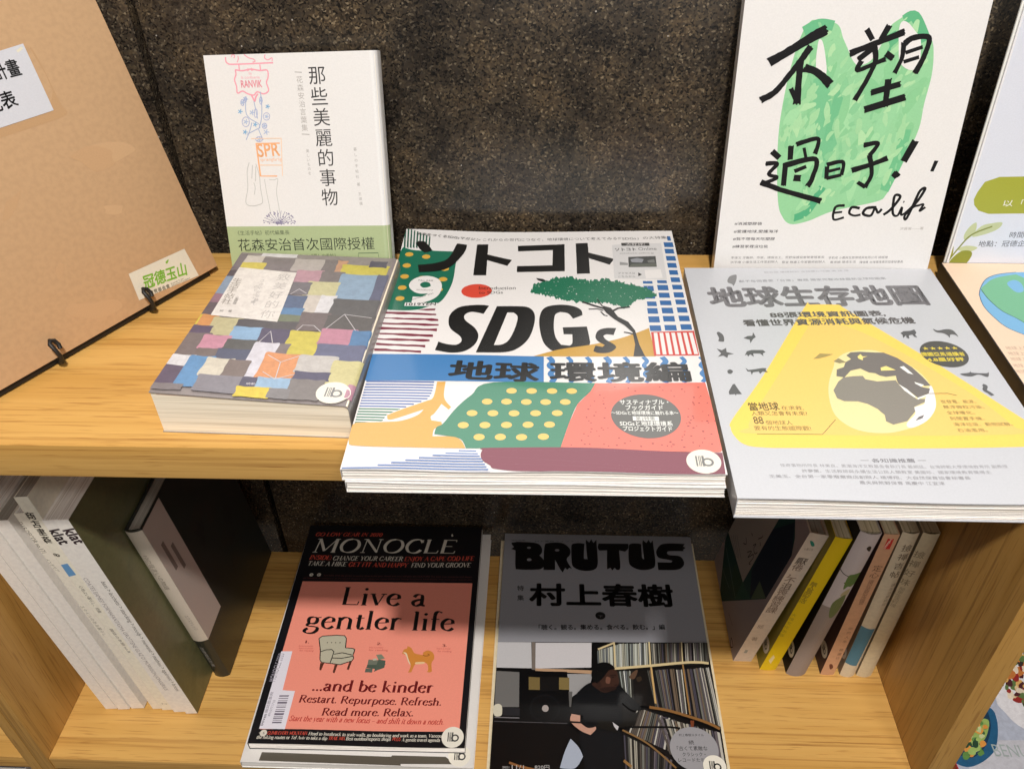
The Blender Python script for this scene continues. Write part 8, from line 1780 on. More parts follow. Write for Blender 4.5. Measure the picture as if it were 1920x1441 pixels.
ART['b2'] = [
 ('P',(222,190,20),((-1,14),(20,14),(20,205),(-1,205)),0),
 ('V',(150,128,40),'無人島的生活',(4.3,138),(3.1,112.8),6,0.02,1),
 ('V',(170,146,40),'大塊文化出版',(2.5,91.2),(2.2,59.3),4.5,0,1),
 ('P',(222,206,150),((3.3,17.3),(4.7,27.5),(7.3,23.5),(6.7,12.6)),0),
]
ART['b3'] = [
 ('P',(198,186,184),((-2,112),(24,112),(24,220),(-2,220)),0),
 ('P',(150,136,128),((-2,-1),(24,-1),(24,112),(-2,112)),0),
 ('P',(96,122,66),((8.1,157.4),(11.7,160),(19.1,159.9),(20.1,148.7),(16.3,142.3),(12.4,142.9),(9.9,138.9),(8.3,145.8)),1),
 ('P',(60,52,44),((10.7,194.6),(12.2,197.5),(14.7,195.7),(15.7,190.9),(13.9,190.7)),1),
 ('P',(176,164,128),((11.1,135.5),(16.1,138.7),(17.1,129.2),(10.2,129.4)),1),
 ('S',(40,36,36),0.8,((-5.6,170.2),(-1.6,164),(3.1,158.9),(8.3,156.8)),1,0),
 ('C',(110,120,70),(10.8,151),1,1),
 ('C',(110,120,70),(15.6,144.1),1,1),
 ('C',(110,120,70),(9.8,155),1,1),
 ('C',(110,120,70),(15,144.7),1,1),
 ('C',(110,120,70),(8.1,147.6),1,1),
 ('C',(110,120,70),(19.7,148),1,1),
 ('C',(110,120,70),(17.1,154.9),1,1),
 ('C',(110,120,70),(15.4,154.1),1,1),
 ('C',(110,120,70),(14.7,156.9),1,1),
 ('C',(110,120,70),(13.4,154.2),1,1),
 ('P',(108,118,74),((6.8,119),(14.7,131),(17.7,112.4),(13.9,97.9),(9.4,100)),1),
]
ART['b4'] = [
 ('P',(196,52,48),((4.2,203.1),(9.5,203),(9.8,189.7),(4.4,189.8)),0),
 ('V',(230,200,180),'TREES',(7.9,201.3),(6.3,191.6),3.6,0.02,1),
 ('V',(112,84,62),'定心',(7.2,164.2),(7.3,155.1),8,0,1),
 ('V',(140,104,80),'讓內在平靜的生活練習',(7,146.4),(7.1,115.5),4.5,0,1),
 ('V',(130,98,74),'你的人生 楓書坊',(8.3,77.2),(9.2,29.3),4,0,1),
 ('P',(110,64,50),((4.2,17.9),(6.6,19),(9,13.6),(7.1,10.2)),1),
]
ART['b2c'] = [
 ('P',(150,140,60),((0,0),(140,0),(140,230),(0,230)),0),
 ('B',(129,26),8.5,60),
]
ART['b3c'] = [
 ('P',(22,20,20),((0,0),(140,0),(140,230),(0,230)),0),
 ('B',(129,26),8.5,60),
]
ART['b4c'] = [
 ('P',(84,62,60),((0,0),(140,0),(140,230),(0,230)),0),
 ('B',(129,26),8.5,60),
]
ART['b5c'] = [
 ('P',(150,138,120),((0,0),(140,0),(140,230),(0,230)),0),
 ('B',(129,26),8.5,60),
]
ART['b6c'] = [
 ('P',(160,148,126),((0,0),(140,0),(140,230),(0,230)),0),
 ('B',(129,26),8.5,60),
]
ART['b5'] = [
 ('V',(128,114,96),'撿禪吉帖',(8.2,192.9),(8.1,158.2),8.5,0.01,1),
 ('V',(150,136,116),'讓生活更自在',(10.9,143.4),(10.2,116),4,0,1),
 ('P',(82,128,148),((-1.1,81.3),(13.5,78),(11.2,19.1),(-2.9,22.2)),0),
]
ART['b6'] = [
 ('V',(160,146,122),'撿禪好味',(4.7,184.1),(3.1,147),8.5,0.01,1),
 ('V',(168,154,130),'簡單生活料理',(3.7,137.7),(2.6,113.7),4.5,0,1),
]
ART['food'] = [
 ('P',(178,184,200),((-1,-1),(215,-1),(215,285),(-1,285)),0),
 ('P',(196,196,204),((7.7,2.6),(85.7,3.5),(98.8,31.1),(47.5,30.5),(28,14.3)),0),
 ('P',(34,90,128),((54,61.4),(54.7,53.3),(50.7,40),(42.6,24.5),(34.3,16.1),(21.7,8.5),(10.2,5.1),(1.8,7.5),(-3.6,14),(-9.3,30.7),(16.3,66.5),(43.5,72.3)),2),
 ('P',(24,58,84),((49.2,57.8),(45.7,43.5),(34.5,26.1),(20.5,15.1),(10.6,14.1),(-0.4,22.3),(24.6,66.6)),2),
 ('P',(150,176,96),((46.2,50.6),(39.5,36.5),(31.5,28.6),(25.2,26.9),(22.8,32.8),(29.9,48.6)),1),
 ('P',(226,224,228),((62,70.7),(64.4,58.8),(75,42.1),(107.2,32.1),(154,77.2),(143.8,125.9),(108.8,125.6),(75,95.4)),2),
 ('P',(60,96,60),((37.9,37.6),(37,36),(34.3,35.2),(34.6,37.2),(35.1,39.2),(37.5,39.3)),1),
 ('P',(220,150,70),((30.8,44.6),(28.4,42.7),(25.9,41.7),(25.1,44),(27.8,47.4),(30.4,47.9)),1),
 ('P',(40,72,50),((29.8,20.1),(27.9,18),(26.3,18.2),(25.3,19.7),(27.2,21.5),(29.1,22.2)),1),
 ('P',(160,186,104),((25.7,28.8),(24,25.8),(20.8,25.2),(21.2,28.3),(22.9,30.9),(25.3,31)),1),
 ('P',(96,140,72),((40.2,46.8),(38.1,45.1),(35.2,44.4),(34,46.3),(37.2,49.3),(39.2,50.1)),1),
 ('P',(40,72,50),((21.8,26),(19.4,24.1),(16.4,22.9),(16.4,25.6),(18.3,28.5),(20.5,29.1)),1),
 ('P',(196,204,150),((36.6,34.5),(34,32.4),(31.3,31.9),(31,34),(32.6,35.9),(34.7,36.4)),1),
 ('P',(96,140,72),((28.9,22.4),(27.4,20.4),(25.6,20.9),(24.7,22),(26.9,24.2),(28.8,24.8)),1),
 ('P',(220,150,70),((20.9,17.9),(17.5,14.5),(14.3,14.7),(13.8,17.3),(15.5,20.2),(19.6,21.2)),1),
 ('P',(96,140,72),((35.5,38.1),(34.7,36.3),(32.7,36),(32.2,37.8),(33.6,39.5),(35.8,40.5)),1),
 ('P',(160,186,104),((17.4,25.1),(15.7,23.2),(13.9,23.4),(13,24.8),(14.9,26.7),(16.4,26.3)),1),
 ('P',(196,204,150),((24.2,20.2),(21.3,18.6),(19,18.4),(17.7,19.7),(20,22.9),(23.1,23.4)),1),
 ('P',(196,204,150),((27.7,26),(25.9,24.9),(24.1,24.6),(23.6,25.6),(24.9,27.1),(26.6,27.6)),1),
 ('P',(160,186,104),((28.3,23.7),(25.9,20.3),(22,20),(21.8,23),(24,26.4),(27.5,27.5)),1),
 ('P',(220,150,70),((21.1,21.7),(17.8,18.6),(14.7,18.8),(12.3,21.1),(15.4,24.1),(18.8,24.1)),1),
 ('P',(196,204,150),((25.6,34.3),(24.1,32.5),(20.7,31),(20.5,33.8),(22.1,35.9),(24.9,37.1)),1),
 ('P',(220,150,70),((37.4,39.7),(33.6,36),(30.5,37.1),(29.1,38.9),(31.2,42.9),(35.3,43.2)),1),
 ('P',(160,186,104),((21.7,33.3),(19.3,29.2),(15.8,29.5),(14.9,32.8),(18.4,36.5),(21.2,36)),1),
 ('P',(196,204,150),((35.7,40.7),(33.9,37.6),(31.4,38.6),(31.1,40.1),(32.4,42.9),(36.1,44.8)),1),
 ('P',(96,140,72),((28.7,31),(27.1,28.1),(24.4,27.6),(23.2,30.6),(24.9,32.5),(28.4,33.1)),1),
 ('P',(40,72,50),((21.6,26.9),(18,23.7),(14.9,23.7),(15.2,26.5),(16.2,28.9),(19.9,30.1)),1),
 ('P',(220,150,70),((29.8,39.6),(27,37.3),(22.1,35.8),(21,38.9),(23.7,42.3),(27.5,42.6)),1),
 ('P',(220,150,70),((23.4,32),(21.6,28.8),(17.9,28.6),(17.8,31.5),(18.6,33.9),(22.1,34.3)),1),
 ('P',(40,72,50),((15.9,15.9),(13.2,13.2),(9.2,11.6),(10,15.1),(11.4,18),(15.7,20.6)),1),
 ('P',(220,150,70),((20.1,22.8),(15.9,19.2),(12.6,19.3),(13.3,22.3),(14.7,25.4),(18.2,25.6)),1),
 ('P',(40,72,50),((17.7,26.2),(14.7,23.9),(9.7,21.9),(8.7,25.5),(12.3,28.9),(15.2,29.5)),1),
 ('P',(96,140,72),((22.1,36.9),(20,34.6),(18,34.4),(18,36.5),(19.3,38.5),(20.9,38.9)),1),
 ('P',(40,72,50),((18.9,25.4),(16.3,23),(13.4,22.9),(13.1,25),(15.2,27.1),(17.5,28)),1),
 ('P',(196,204,150),((32.8,45.3),(31.1,43.5),(29,43.8),(27.9,45),(30,46.4),(31.5,46.7)),1),
 ('P',(160,186,104),((28.2,38.5),(23.8,34.5),(21.5,35.5),(19.4,37.7),(23.9,42),(25.9,41.1)),1),
 ('P',(220,150,70),((36.7,45.3),(35.2,43.4),(33.7,43.8),(32.7,44.9),(34.3,46.6),(36.6,47.3)),1),
 ('P',(60,96,60),((24.5,41.6),(22,38.7),(18.1,37.4),(16.9,40.8),(20,45),(23.4,44.6)),1),
 ('P',(160,186,104),((30.5,29.8),(29.6,28.1),(27.4,27.3),(27.4,29.4),(29.2,31.8),(30.8,32.2)),1),
 ('P',(160,186,104),((22.5,19.7),(20.4,16.5),(16.1,16.5),(14.7,19),(19.1,23.2),(21.8,23.4)),1),
 ('P',(60,96,60),((36.5,48.4),(32.8,45.8),(29.5,45.5),(28.2,47.9),(30.3,51.7),(34.5,52.3)),1),
 ('P',(40,72,50),((43.1,43.3),(41.3,41.5),(38.9,41),(38.8,42.9),(40.6,45.1),(42.1,45.3)),1),
 ('P',(96,140,72),((14.9,16.7),(13.3,14.4),(11.6,15.1),(11.2,16.2),(12.2,18.8),(14.9,19.2)),1),
 ('P',(160,186,104),((34.6,44.9),(31.9,42.1),(29.5,41.2),(29.6,44.4),(31.4,47),(33.7,48)),1),
 ('P',(60,96,60),((25.5,44.7),(24,42.9),(21.7,42),(20.4,44.2),(22,46.1),(25.2,46.9)),1),
 ('P',(196,204,150),((20,37.6),(17.7,35.1),(15.8,35.4),(15,37.3),(16.6,39.1),(19.6,40.2)),1),
 ('P',(160,186,104),((33.5,41.3),(31.4,39.5),(30.3,40),(29.5,40.9),(31.2,43.1),(32.6,43.1)),1),
 ('P',(220,150,70),((34.9,27.4),(33,25.1),(28.6,23.5),(28.7,26.7),(30.8,29.6),(33.7,29.9)),1),
 ('P',(220,150,70),((43.2,43.2),(41,41.6),(38.2,41.4),(37.8,42.6),(39,44.7),(41.5,45.6)),1),
 ('P',(40,72,50),((27.4,26.2),(25.1,23.1),(22.4,23.3),(22,25.7),(23.7,29.1),(27.8,30.7)),1),
 ('P',(40,72,50),((29,30),(27.3,28.2),(25.5,28.4),(24.9,29.7),(26.4,32),(28.1,31.4)),1),
 ('P',(160,186,104),((32,30.9),(29.9,29.5),(28,29.3),(26.7,30.6),(28.3,32.3),(30.9,32.9)),1),
 ('P',(160,186,104),((23.5,36.1),(21,33.2),(18.7,34.1),(17.4,35.5),(19.8,38.4),(22.7,38.6)),1),
 ('P',(40,72,50),((26.2,36.3),(23.8,34),(21.3,34.4),(19.7,35.9),(22.5,38),(24.4,38.6)),1),
 ('P',(60,96,60),((21.3,34.3),(20.2,32.9),(18.7,32.7),(17.6,33.9),(18.9,35.3),(21.2,35.9)),1),
 ('P',(96,140,72),((29.4,18.1),(27.5,16.5),(24.2,15.2),(23.1,17.7),(25.5,19.5),(28.6,21.3)),1),
 ('P',(96,140,72),((15.5,15.2),(12.2,12),(9,11.9),(8.7,14.5),(10.8,18.5),(13.6,18.2)),1),
 ('P',(224,196,150),((113.4,112.9),(109.5,109.1),(105,107.7),(105.7,112.1),(108.1,115.7),(112.6,118.5)),1),
 ('P',(60,50,44),((89.2,103.3),(85.9,100),(81.4,99.7),(81,102.4),(83.4,107),(88.2,109.7)),1),
 ('P',(196,120,60),((88.5,106.4),(86.5,104.7),(83.8,103.9),(83.7,106),(85.4,108.5),(87.8,109.5)),1),
 ('P',(196,120,60),((112.5,109.5),(110.2,107.3),(107.4,107.5),(106.1,109.1),(108.6,112.6),(111.9,113.1)),1),
 ('P',(150,44,40),((93.8,83.4),(89.2,78.5),(85.2,80.2),(83.8,82.8),(86.3,86),(91.2,87.2)),1),
 ('P',(96,120,70),((88.6,71.5),(86.6,69.7),(84.4,69.2),(83.5,71),(86.1,73.5),(88.1,73.7)),1),
 ('P',(60,50,44),((103.7,115.9),(100.1,113.1),(97.4,112.3),(95.3,115.3),(98.8,118),(103.3,120.6)),1),
 ('P',(224,196,150),((112.8,115),(109.3,109.3),(105.1,109.2),(103.2,114.2),(108.9,120),(112.8,119.8)),1),
 ('P',(230,214,190),((93.3,79.2),(91.7,77.5),(89.8,77.1),(89.9,78.8),(91.1,81),(92.7,81)),1),
 ('P',(196,120,60),((106.7,74.9),(103.4,71.7),(99.5,71.4),(99.5,74.4),(102,78.7),(105.2,77.5)),1),
 ('P',(230,214,190),((110.8,104.4),(107.4,102.4),(104.7,102),(103.1,103.9),(107.2,107.9),(109,107)),1),
 ('P',(230,214,190),((110.2,112.9),(106.2,107.2),(101.1,107.5),(100.6,112.3),(105.3,116.1),(110.2,119.3)),1),
 ('P',(230,214,190),((106.2,100.1),(105.1,98),(101.5,97),(101.5,99.7),(103,102.3),(106.2,102.2)),1),
 ('P',(214,170,100),((109.4,114.5),(106.7,111.8),(104.3,111.9),(103.5,114),(106.4,116.8),(107.9,116.4)),1),
 ('P',(60,50,44),((96.8,110.6),(93.9,107.7),(89.6,105.5),(88.5,109.8),(92.3,114.2),(96.3,115)),1),
 ('P',(96,120,70),((90.2,87.1),(85.2,81.4),(81,82.4),(82.2,86.5),(84.9,91),(88,90.5)),1),
 ('P',(80,40,44),((99.6,97.9),(97.6,94.3),(94.1,94.3),(94.3,97.3),(95.7,100.5),(99.3,101)),1),
 ('P',(196,120,60),((89.7,106),(87.2,103.1),(85.3,104),(84.1,105.6),(86.8,108.8),(88.9,108)),1),
 ('P',(196,120,60),((91.7,82.6),(89.6,77.5),(84.6,78.1),(84.5,81.8),(86.5,85.4),(91.4,86.9)),1),
 ('P',(150,44,40),((89.3,71.9),(84.5,68.2),(80.2,68.2),(77.4,71.1),(82.1,74.9),(87.1,76.6)),1),
 ('P',(224,196,150),((89.6,84.4),(87.8,82.8),(85,81.6),(85,84.1),(86.2,85.6),(88.7,87)),1),
 ('P',(96,120,70),((89.8,89.9),(87.9,87.2),(85.2,86.7),(85.5,89.5),(86.9,92.7),(90.3,93.6)),1),
 ('P',(224,196,150),((112.1,110.7),(107.5,104.9),(104.1,106.5),(103.1,109.7),(107.2,115.8),(110.9,114.6)),1),
 ('P',(224,196,150),((83.9,74.9),(81.9,73.6),(80.2,72.8),(79.7,74.5),(80.8,76.7),(83.3,77.5)),1),
 ('P',(150,44,40),((96.1,86.8),(93,82.5),(88.5,81.9),(89.3,86.3),(92.2,90.2),(95.4,90.2)),1),
 ('P',(96,120,70),((100.9,110.7),(95.8,107.8),(92.1,105.4),(90.3,109.8),(93.5,113.9),(98.2,114.6)),1),
 ('P',(96,120,70),((108.5,117.1),(106.4,114.7),(103.9,114.9),(103.4,116.6),(104.9,119.1),(108,120.5)),1),
 ('P',(80,40,44),((97.9,66.3),(95.5,63.6),(93.2,63.2),(92.4,65.9),(95.5,68.6),(97.6,68.6)),1),
 ('P',(214,170,100),((95.4,98.2),(93.5,94.9),(88,92.6),(89.4,97.4),(91.5,101.5),(95.4,101.2)),1),
 ('P',(150,44,40),((91.3,107.9),(86.5,102.3),(82.3,103.9),(80.9,107),(83.7,110.6),(90,113.2)),1),
 ('P',(196,120,60),((117.1,108.3),(116.1,106.6),(113,105.3),(113.3,107.8),(114.4,110.6),(117.3,111.6)),1),
 ('P',(60,50,44),((92.2,106.8),(89.8,103.4),(84.6,101.7),(83.5,105.9),(88.5,111.3),(92.6,112.7)),1),
 ('P',(96,120,70),((90.2,67.6),(88.2,65.8),(84.9,63.9),(84.9,67.2),(87.3,70.7),(90.2,70.8)),1),
 ('P',(60,50,44),((92.2,92.2),(90.6,90.1),(88.7,90),(88.5,91.8),(90.4,94.3),(92.1,94.4)),1),
 ('P',(96,120,70),((89,78.3),(87.7,76.1),(85.2,75.2),(85.2,77.9),(86.5,80.2),(89.3,80.4)),1),
 ('P',(214,170,100),((95.4,88.6),(92.4,85.3),(89,84.4),(87.6,87.9),(90.8,91.7),(94.6,92.3)),1),
 ('P',(80,40,44),((86.4,104.7),(85.1,102.3),(81.7,102.5),(81.5,104.4),(83.2,106.8),(86.3,108)),1),
 ('P',(224,196,150),((116.2,99.6),(113.5,95.3),(108.9,94.8),(108.8,99),(112.2,103.5),(117.7,106.4)),1),
 ('P',(196,120,60),((114.5,108.9),(109.5,105),(104.4,103.6),(102.3,107.9),(108.9,114),(113,115.1)),1),
 ('P',(96,120,70),((91.1,76.8),(88.6,72.5),(85.1,73.4),(84.3,76),(87.2,80.5),(90.2,79.6)),1),
 ('P',(60,50,44),((122.5,113.1),(118.1,108.9),(114.3,108.2),(114.5,112.6),(117.5,116),(120.9,116)),1),
 ('P',(196,120,60),((107.5,120.4),(105.2,117.4),(102,116.8),(102,119.9),(103.8,123.5),(106.4,123.3)),1),
 ('P',(230,214,190),((85.8,94.3),(83.6,90.8),(80.6,91.6),(79.1,93.7),(81.9,98.1),(86.4,99)),1),
 ('P',(60,50,44),((116.6,102.1),(112.7,98.3),(108.1,97.3),(107.4,101.4),(110.7,105.5),(117,108.7)),1),
 ('P',(80,40,44),((87.2,76.6),(84.6,75),(82.3,74.6),(80.8,76),(83,78.2),(86.3,79.8)),1),
 ('P',(230,214,190),((80.8,76.5),(78,71.6),(74.2,72.5),(74.8,76),(76.7,80.6),(80.9,80.2)),1),
 ('P',(230,214,190),((105.9,81.4),(102.5,78),(98.4,78.2),(97.8,80.5),(98.9,83.9),(104.4,85.5)),1),
 ('P',(150,44,40),((98.9,112.6),(96.1,109.3),(94,110.4),(94.1,112),(95.2,114.6),(97.9,114.7)),1),
 ('P',(80,40,44),((95.8,86),(93.6,83.4),(90.4,82.9),(89.2,85.6),(91.9,88.3),(95.7,90.2)),1),
 ('P',(80,40,44),((84.9,88.1),(82.7,85),(79,85.1),(78.1,87.4),(80.7,91.8),(85,93.5)),1),
 ('P',(150,44,40),((108.1,88.8),(104.9,86.1),(100.7,84.2),(100.1,88.2),(102.4,91.7),(106.3,91.7)),1),
 ('P',(230,214,190),((104.2,84.3),(101.5,81.1),(99.6,81.5),(99.9,83.8),(101.3,86.1),(103.9,87.4)),1),
 ('P',(80,40,44),((99.4,76.1),(97,73.2),(94,73.8),(93.3,75.7),(96.1,79),(98.4,78.4)),1),
 ('P',(196,120,60),((100.8,119.3),(98.1,115.9),(95.5,116.2),(95.2,118.5),(97.8,121.2),(101.4,123.7)),1),
 ('P',(214,170,100),((96.4,100.6),(93.3,95.7),(89.2,96.8),(89.6,99.9),(91.9,103),(96.4,106.1)),1),
 ('P',(230,214,190),((111,103.4),(107.9,101),(103.9,99.3),(104.2,102.7),(106.2,105.4),(109.8,106.9)),1),
 ('P',(196,120,60),((103,101.7),(99.2,98.3),(93.7,95.7),(92.5,101.1),(95.7,105.2),(101.6,107.2)),1),
 ('P',(150,44,40),((104.2,105.4),(101.2,102.4),(98.9,102.7),(99,104.8),(100,106.9),(103.3,108.7)),1),
 ('P',(60,50,44),((91.1,68.7),(90.1,66.3),(85.9,65.2),(84.8,68),(87.7,71.2),(91.8,72.9)),1),
 ('P',(80,40,44),((117.7,104.8),(115.9,102.7),(112.6,101.8),(111.7,104.2),(115,107.9),(117.6,108.9)),1),
 ('P',(80,40,44),((113.8,113.3),(111,111.1),(108.9,111.5),(107.7,112.9),(109.6,115),(112.9,116.9)),1),
 ('P',(80,40,44),((110.2,117),(106.7,112.4),(103.9,112.4),(102.8,116.2),(105.9,120.3),(109.2,120.1)),1),
 ('P',(60,50,44),((120.6,120.2),(114.4,114.6),(109.6,114.6),(109,119.1),(112.1,124.4),(118.6,126.6)),1),
 ('P',(80,40,44),((110.2,85.6),(107.5,81.7),(103.6,80.6),(102.4,85),(107.7,89.8),(111.2,91)),1),
 ('P',(150,44,40),((80.2,80.4),(78.1,78),(76.3,78.5),(75.6,80),(77.7,82.9),(79.7,82.3)),1),
 ('P',(150,44,40),((94.1,96),(91.4,90.6),(87.6,91.2),(86.8,95.3),(90.4,100.6),(94.3,100.3)),1),
 ('P',(96,120,70),((96.8,70.2),(93.5,66.1),(90.7,67.1),(90.5,69.3),(92.2,73.8),(96.4,73.4)),1),
 ('P',(96,120,70),((89.1,69.8),(87.5,67.3),(85.4,67.7),(85,69.4),(86.7,71.4),(89.1,72.5)),1),
 ('P',(196,120,60),((106.5,116),(104.4,113.8),(102.3,113.7),(101.1,115.6),(102.9,117.8),(106.6,119.8)),1),
 ('P',(80,40,44),((99.6,78.5),(97.2,75.2),(94.3,75),(92.5,77.7),(95.3,80.9),(99.7,82.2)),1),
 ('P',(214,170,100),((98.2,85.6),(96.4,83.7),(94,83.1),(93.1,85.2),(94.8,87.3),(97.9,88.4)),1),
 ('P',(150,44,40),((94.5,69.9),(90.2,65.3),(87.1,66),(87,69.4),(89.6,73.4),(93,72.9)),1),
 ('P',(214,170,100),((110.5,118.1),(109.3,115.5),(106.4,115.4),(105.1,117.5),(106.9,120),(110.3,120.6)),1),
 ('P',(80,40,44),((116.7,102.2),(113.4,97.4),(109.1,97.2),(109.6,101.5),(111.5,106),(115.7,105.9)),1),
 ('P',(60,50,44),((105.6,111.5),(102.2,107.4),(99.5,107.2),(99.4,111),(100.7,113.8),(104.5,114.7)),1),
 ('P',(214,170,100),((115.1,98.1),(113.3,96.5),(110.9,95.7),(111,97.8),(112.7,100.4),(114.7,100.5)),1),
 ('P',(60,50,44),((91.4,110.4),(87.8,105.1),(83,104.5),(83.4,109.4),(85.5,114.4),(91.4,116.8)),1),
 ('P',(214,170,100),((82.9,92.6),(80.5,89.8),(78,89.7),(77.3,92.2),(79.9,95.2),(82.8,96)),1),
 ('P',(196,120,60),((106.2,115.7),(101.8,111.9),(99.5,113.3),(99,115.1),(101,118.1),(104.1,118.4)),1),
 ('P',(230,214,190),((96.8,102.9),(94.2,99),(89.6,99.7),(89.3,102),(92.2,106.3),(96.6,108.6)),1),
 ('P',(80,40,44),((96.6,114),(94,112.1),(91.9,111.1),(91.7,113.5),(93.1,115.9),(95.8,117.1)),1),
 ('P',(96,120,70),((108.4,115),(106.7,111.9),(103.6,112.4),(102.1,114.5),(105.3,117.9),(109.1,119.2)),1),
 ('P',(230,214,190),((107.3,104.7),(103.7,101.1),(100.5,101.2),(101.2,104.3),(102.2,107.2),(105.8,107.5)),1),
 ('P',(196,120,60),((92.5,98.5),(87.5,93.7),(82.7,93.1),(82.3,97.9),(87.3,103),(90.6,103.7)),1),
 ('P',(230,214,190),((92.2,80.7),(88.9,78.1),(85.9,78.5),(84.5,80.2),(87,83.2),(90.4,83)),1),
 ('P',(96,120,70),((79.4,84.1),(77.7,81.8),(75.6,81.4),(75.8,83.7),(77.4,86.4),(79.2,86.9)),1),
 ('T',(160,172,170),'BENUTO',(38.3,15.3),(86.8,14.2),12,0,0),
]
HOOKS = [149.6, 229.4]

# ================================================================== the setting
def structure(o): o['kind'] = 'structure'; return o
wall = structure(box('wall', -1400, 1400, 52, 90, -900, 205, BLACK))
box('granite_panel', -278.5, 1300, 30, 51.5, -890, 204.5, GRANITE, wall, 0.8)
box('granite_panel', -1300, -285, 30, 51.5, -890, 204.5, GRANITE, wall, 0.8)
structure(box('floor', -1400, 1400, -1600, 28, -960, -930, cover_mat('grey_floor_tile', (120, 116, 110), 0.5, 0.1)))

# ------------------------------------------------------------------ oak shelving
def moved(o, x=0, y=0, z=0): o.location = (x * MM, y * MM, z * MM); return o
shelf = thing('bookshelf', 'light oak bookshelf unit with open compartments under its top board', 'bookshelf', Matrix.Translation((0, -0.25, -0.93)))
def piece(name, x0, x1, y0, y1, z0, z1, m, root, off, bev=0.7):
    bm = bmesh.new(); grid_box(bm, x0, x1, y0, y1, z0, z1); bevel_all(bm, bev)
    for v in bm.verts: v.co -= Vector(off)
    return mesh_obj(name, bm, m, root, 40)
OFF = (0, -0.25, -0.93)
piece('top_board', -1100, 1100, -246.8, 0, -27.7, 0, WOOD_X, shelf, OFF)
piece('shelf_board', -427.0, 366.6, -252, 0, -411.0, -392.8, WOOD_X, shelf, OFF)
piece('side_panel', -438.9, -427.2, -253, 0, -930, -28, WOOD_Z, shelf, OFF)
piece('side_panel', 366.8, 387.4, -253, 0, -930, -28, WOOD_Z, shelf, OFF)
piece('shelf_board', -427.0, 366.6, -252, 0, -930, -905, WOOD_X, shelf, OFF)
left = thing('bookshelf', 'neighbouring oak bookshelf unit joined on at the left edge of the picture', 'bookshelf', Matrix.Translation((-0.8, -0.25, -0.93)))
OL = (-0.8, -0.25, -0.93)
piece('side_panel', -450.4, -439.5, -253, 0, -930, -28, WOOD_Z, left, OL)
piece('shelf_board', -900, -450.6, -252, 0, -410.4, -392.4, WOOD_X, left, OL)
right = thing('bookshelf', 'neighbouring oak bookshelf unit at the lower right corner holding a food magazine', 'bookshelf', Matrix.Translation((0.7, -0.25, -0.93)))
OR_ = (0.7, -0.25, -0.93)
piece('shelf_board', 388.0, 900, -252, 0, -411.0, -392.8, WOOD_X, right, OR_)

# ------------------------------------------------------------------ magazines and books lying on the top board
C = lambda c, n='cover_stock', r=0.4, k=0.2: cover_mat(n, c, r, k)
WHITE = C((234, 231, 228), 'white_cover_stock', 0.32, 0.5)
def soto_bend(x, y, z):
    e = lambda a, b, s: math.exp(-((x - a) / s) ** 2 - ((y - b) / s) ** 2)
    f = 3.2 * e(0, 288, 55) + 1.4 * e(224, 288, 70) + 0.7 * math.sin(x * 0.052 + 0.6) * math.exp(-(y / 60) ** 2) + 0.5 * math.sin(x * 0.03) * math.sin(y * 0.02)
    return (x, y, z + f * min(1, max(0, z / 8.4)) ** 1.2)
gx, gy = [k * 224 / 30 for k in range(1, 30)], [k * 288.4 / 36 for k in range(1, 36)]
DK = mat('printed_back_cover_blue', (36, 70, 130), 0.35, 0.5, 0.4)
O = Vector((-85, -282.3, 0))
book('magazine', 'lower environment magazine, only its white page edges show beneath the top copy', 'magazine', flat_frame(-83.2, -283.6, 0.1, 0.0035), 222.5, 288, 8.0, cover=WHITE, pages=PAGE_W, ny=6, r=0, page_inset=0.8,
     bend=lambda x, y, z: (x, y, z + (0.5 * math.sin(x * 0.045 + 2) * min(1, z / 8) if z > 0 else 0)), group='environment magazines stacked on the top board')
book('magazine', 'white, green and blue environment magazine lettered SDGs, top copy in the middle of the shelf', 'magazine', flat_frame(-85, -282.3, 8.6, 0.0058), 224, 288.4, 8.4, cover=WHITE, pages=PAGE_W, art='soto', ink='gloss', ny=18, bend=soto_bend, cuts=(gx, gy), page_inset=0.9,
     group='environment magazines stacked on the top board')

SILV = C((202, 203, 208), 'silver_cover_stock', 0.36, 0.3)
def earth_bend(x, y, z): return (x, y, z + (0.8 * math.sin(x * 0.03 + 1) * math.exp(-(y / 70) ** 2)) * min(1, z / 15))
book('book', 'large silver grey paperback with a yellow triangle and a dark globe on its cover', 'book', flat_frame(141.8, -298.6, 0.1, 0), 190.5, 251, 15, cover=SILV, pages=PAGE_W, art='earth', ink='satin', ny=8, bend=earth_bend, r=0, cuts=([k * 190 / 20 for k in range(1, 20)], [k * 10 for k in range(1, 25)]), page_inset=1.2, th=0.5)

def patch_bend(x, y, z): return (x, y, z + (2.2 - 5.2 * (x / 126)) * (z / 29) * (0.55 + 0.45 * math.exp(-(y / 90) ** 2)))
def patch_cover_bend(x, y, z):
    b = patch_bend(x, y, z)
    if z > 20: return (b[0], b[1], b[2] + 1.3 * math.exp(-(x / 45) ** 2) * math.exp(-(y / 60) ** 2))
    return b
GREY = C((150, 144, 140), 'grey_cover_stock', 0.38, 0.3)
t_ = book('book', 'thick cream paged paperback with a painted patchwork of coloured rectangles on its cover', 'book', flat_frame(-213.8, -232.5, 0.1, -0.03), 126, 179, 29.6, side='R', r=4, cover=GREY, pages=PAGE_C, art='patch', ink='wash', ny=8, bend=patch_cover_bend,
          cuts=([k * 126 / 12 for k in range(1, 12)], [k * 18 for k in range(1, 10)]), page_inset=0.6, th=0.45, clip=(0, 126, 0, 179))
bm = bmesh.new(); grid_box(bm, 4, 110, 0.4, 170, 29.2, 29.5, 8, 4, 1, patch_bend); mesh_obj('endpaper', bm, C((214, 178, 160), 'pink_endpaper', 0.7, 0), t_)

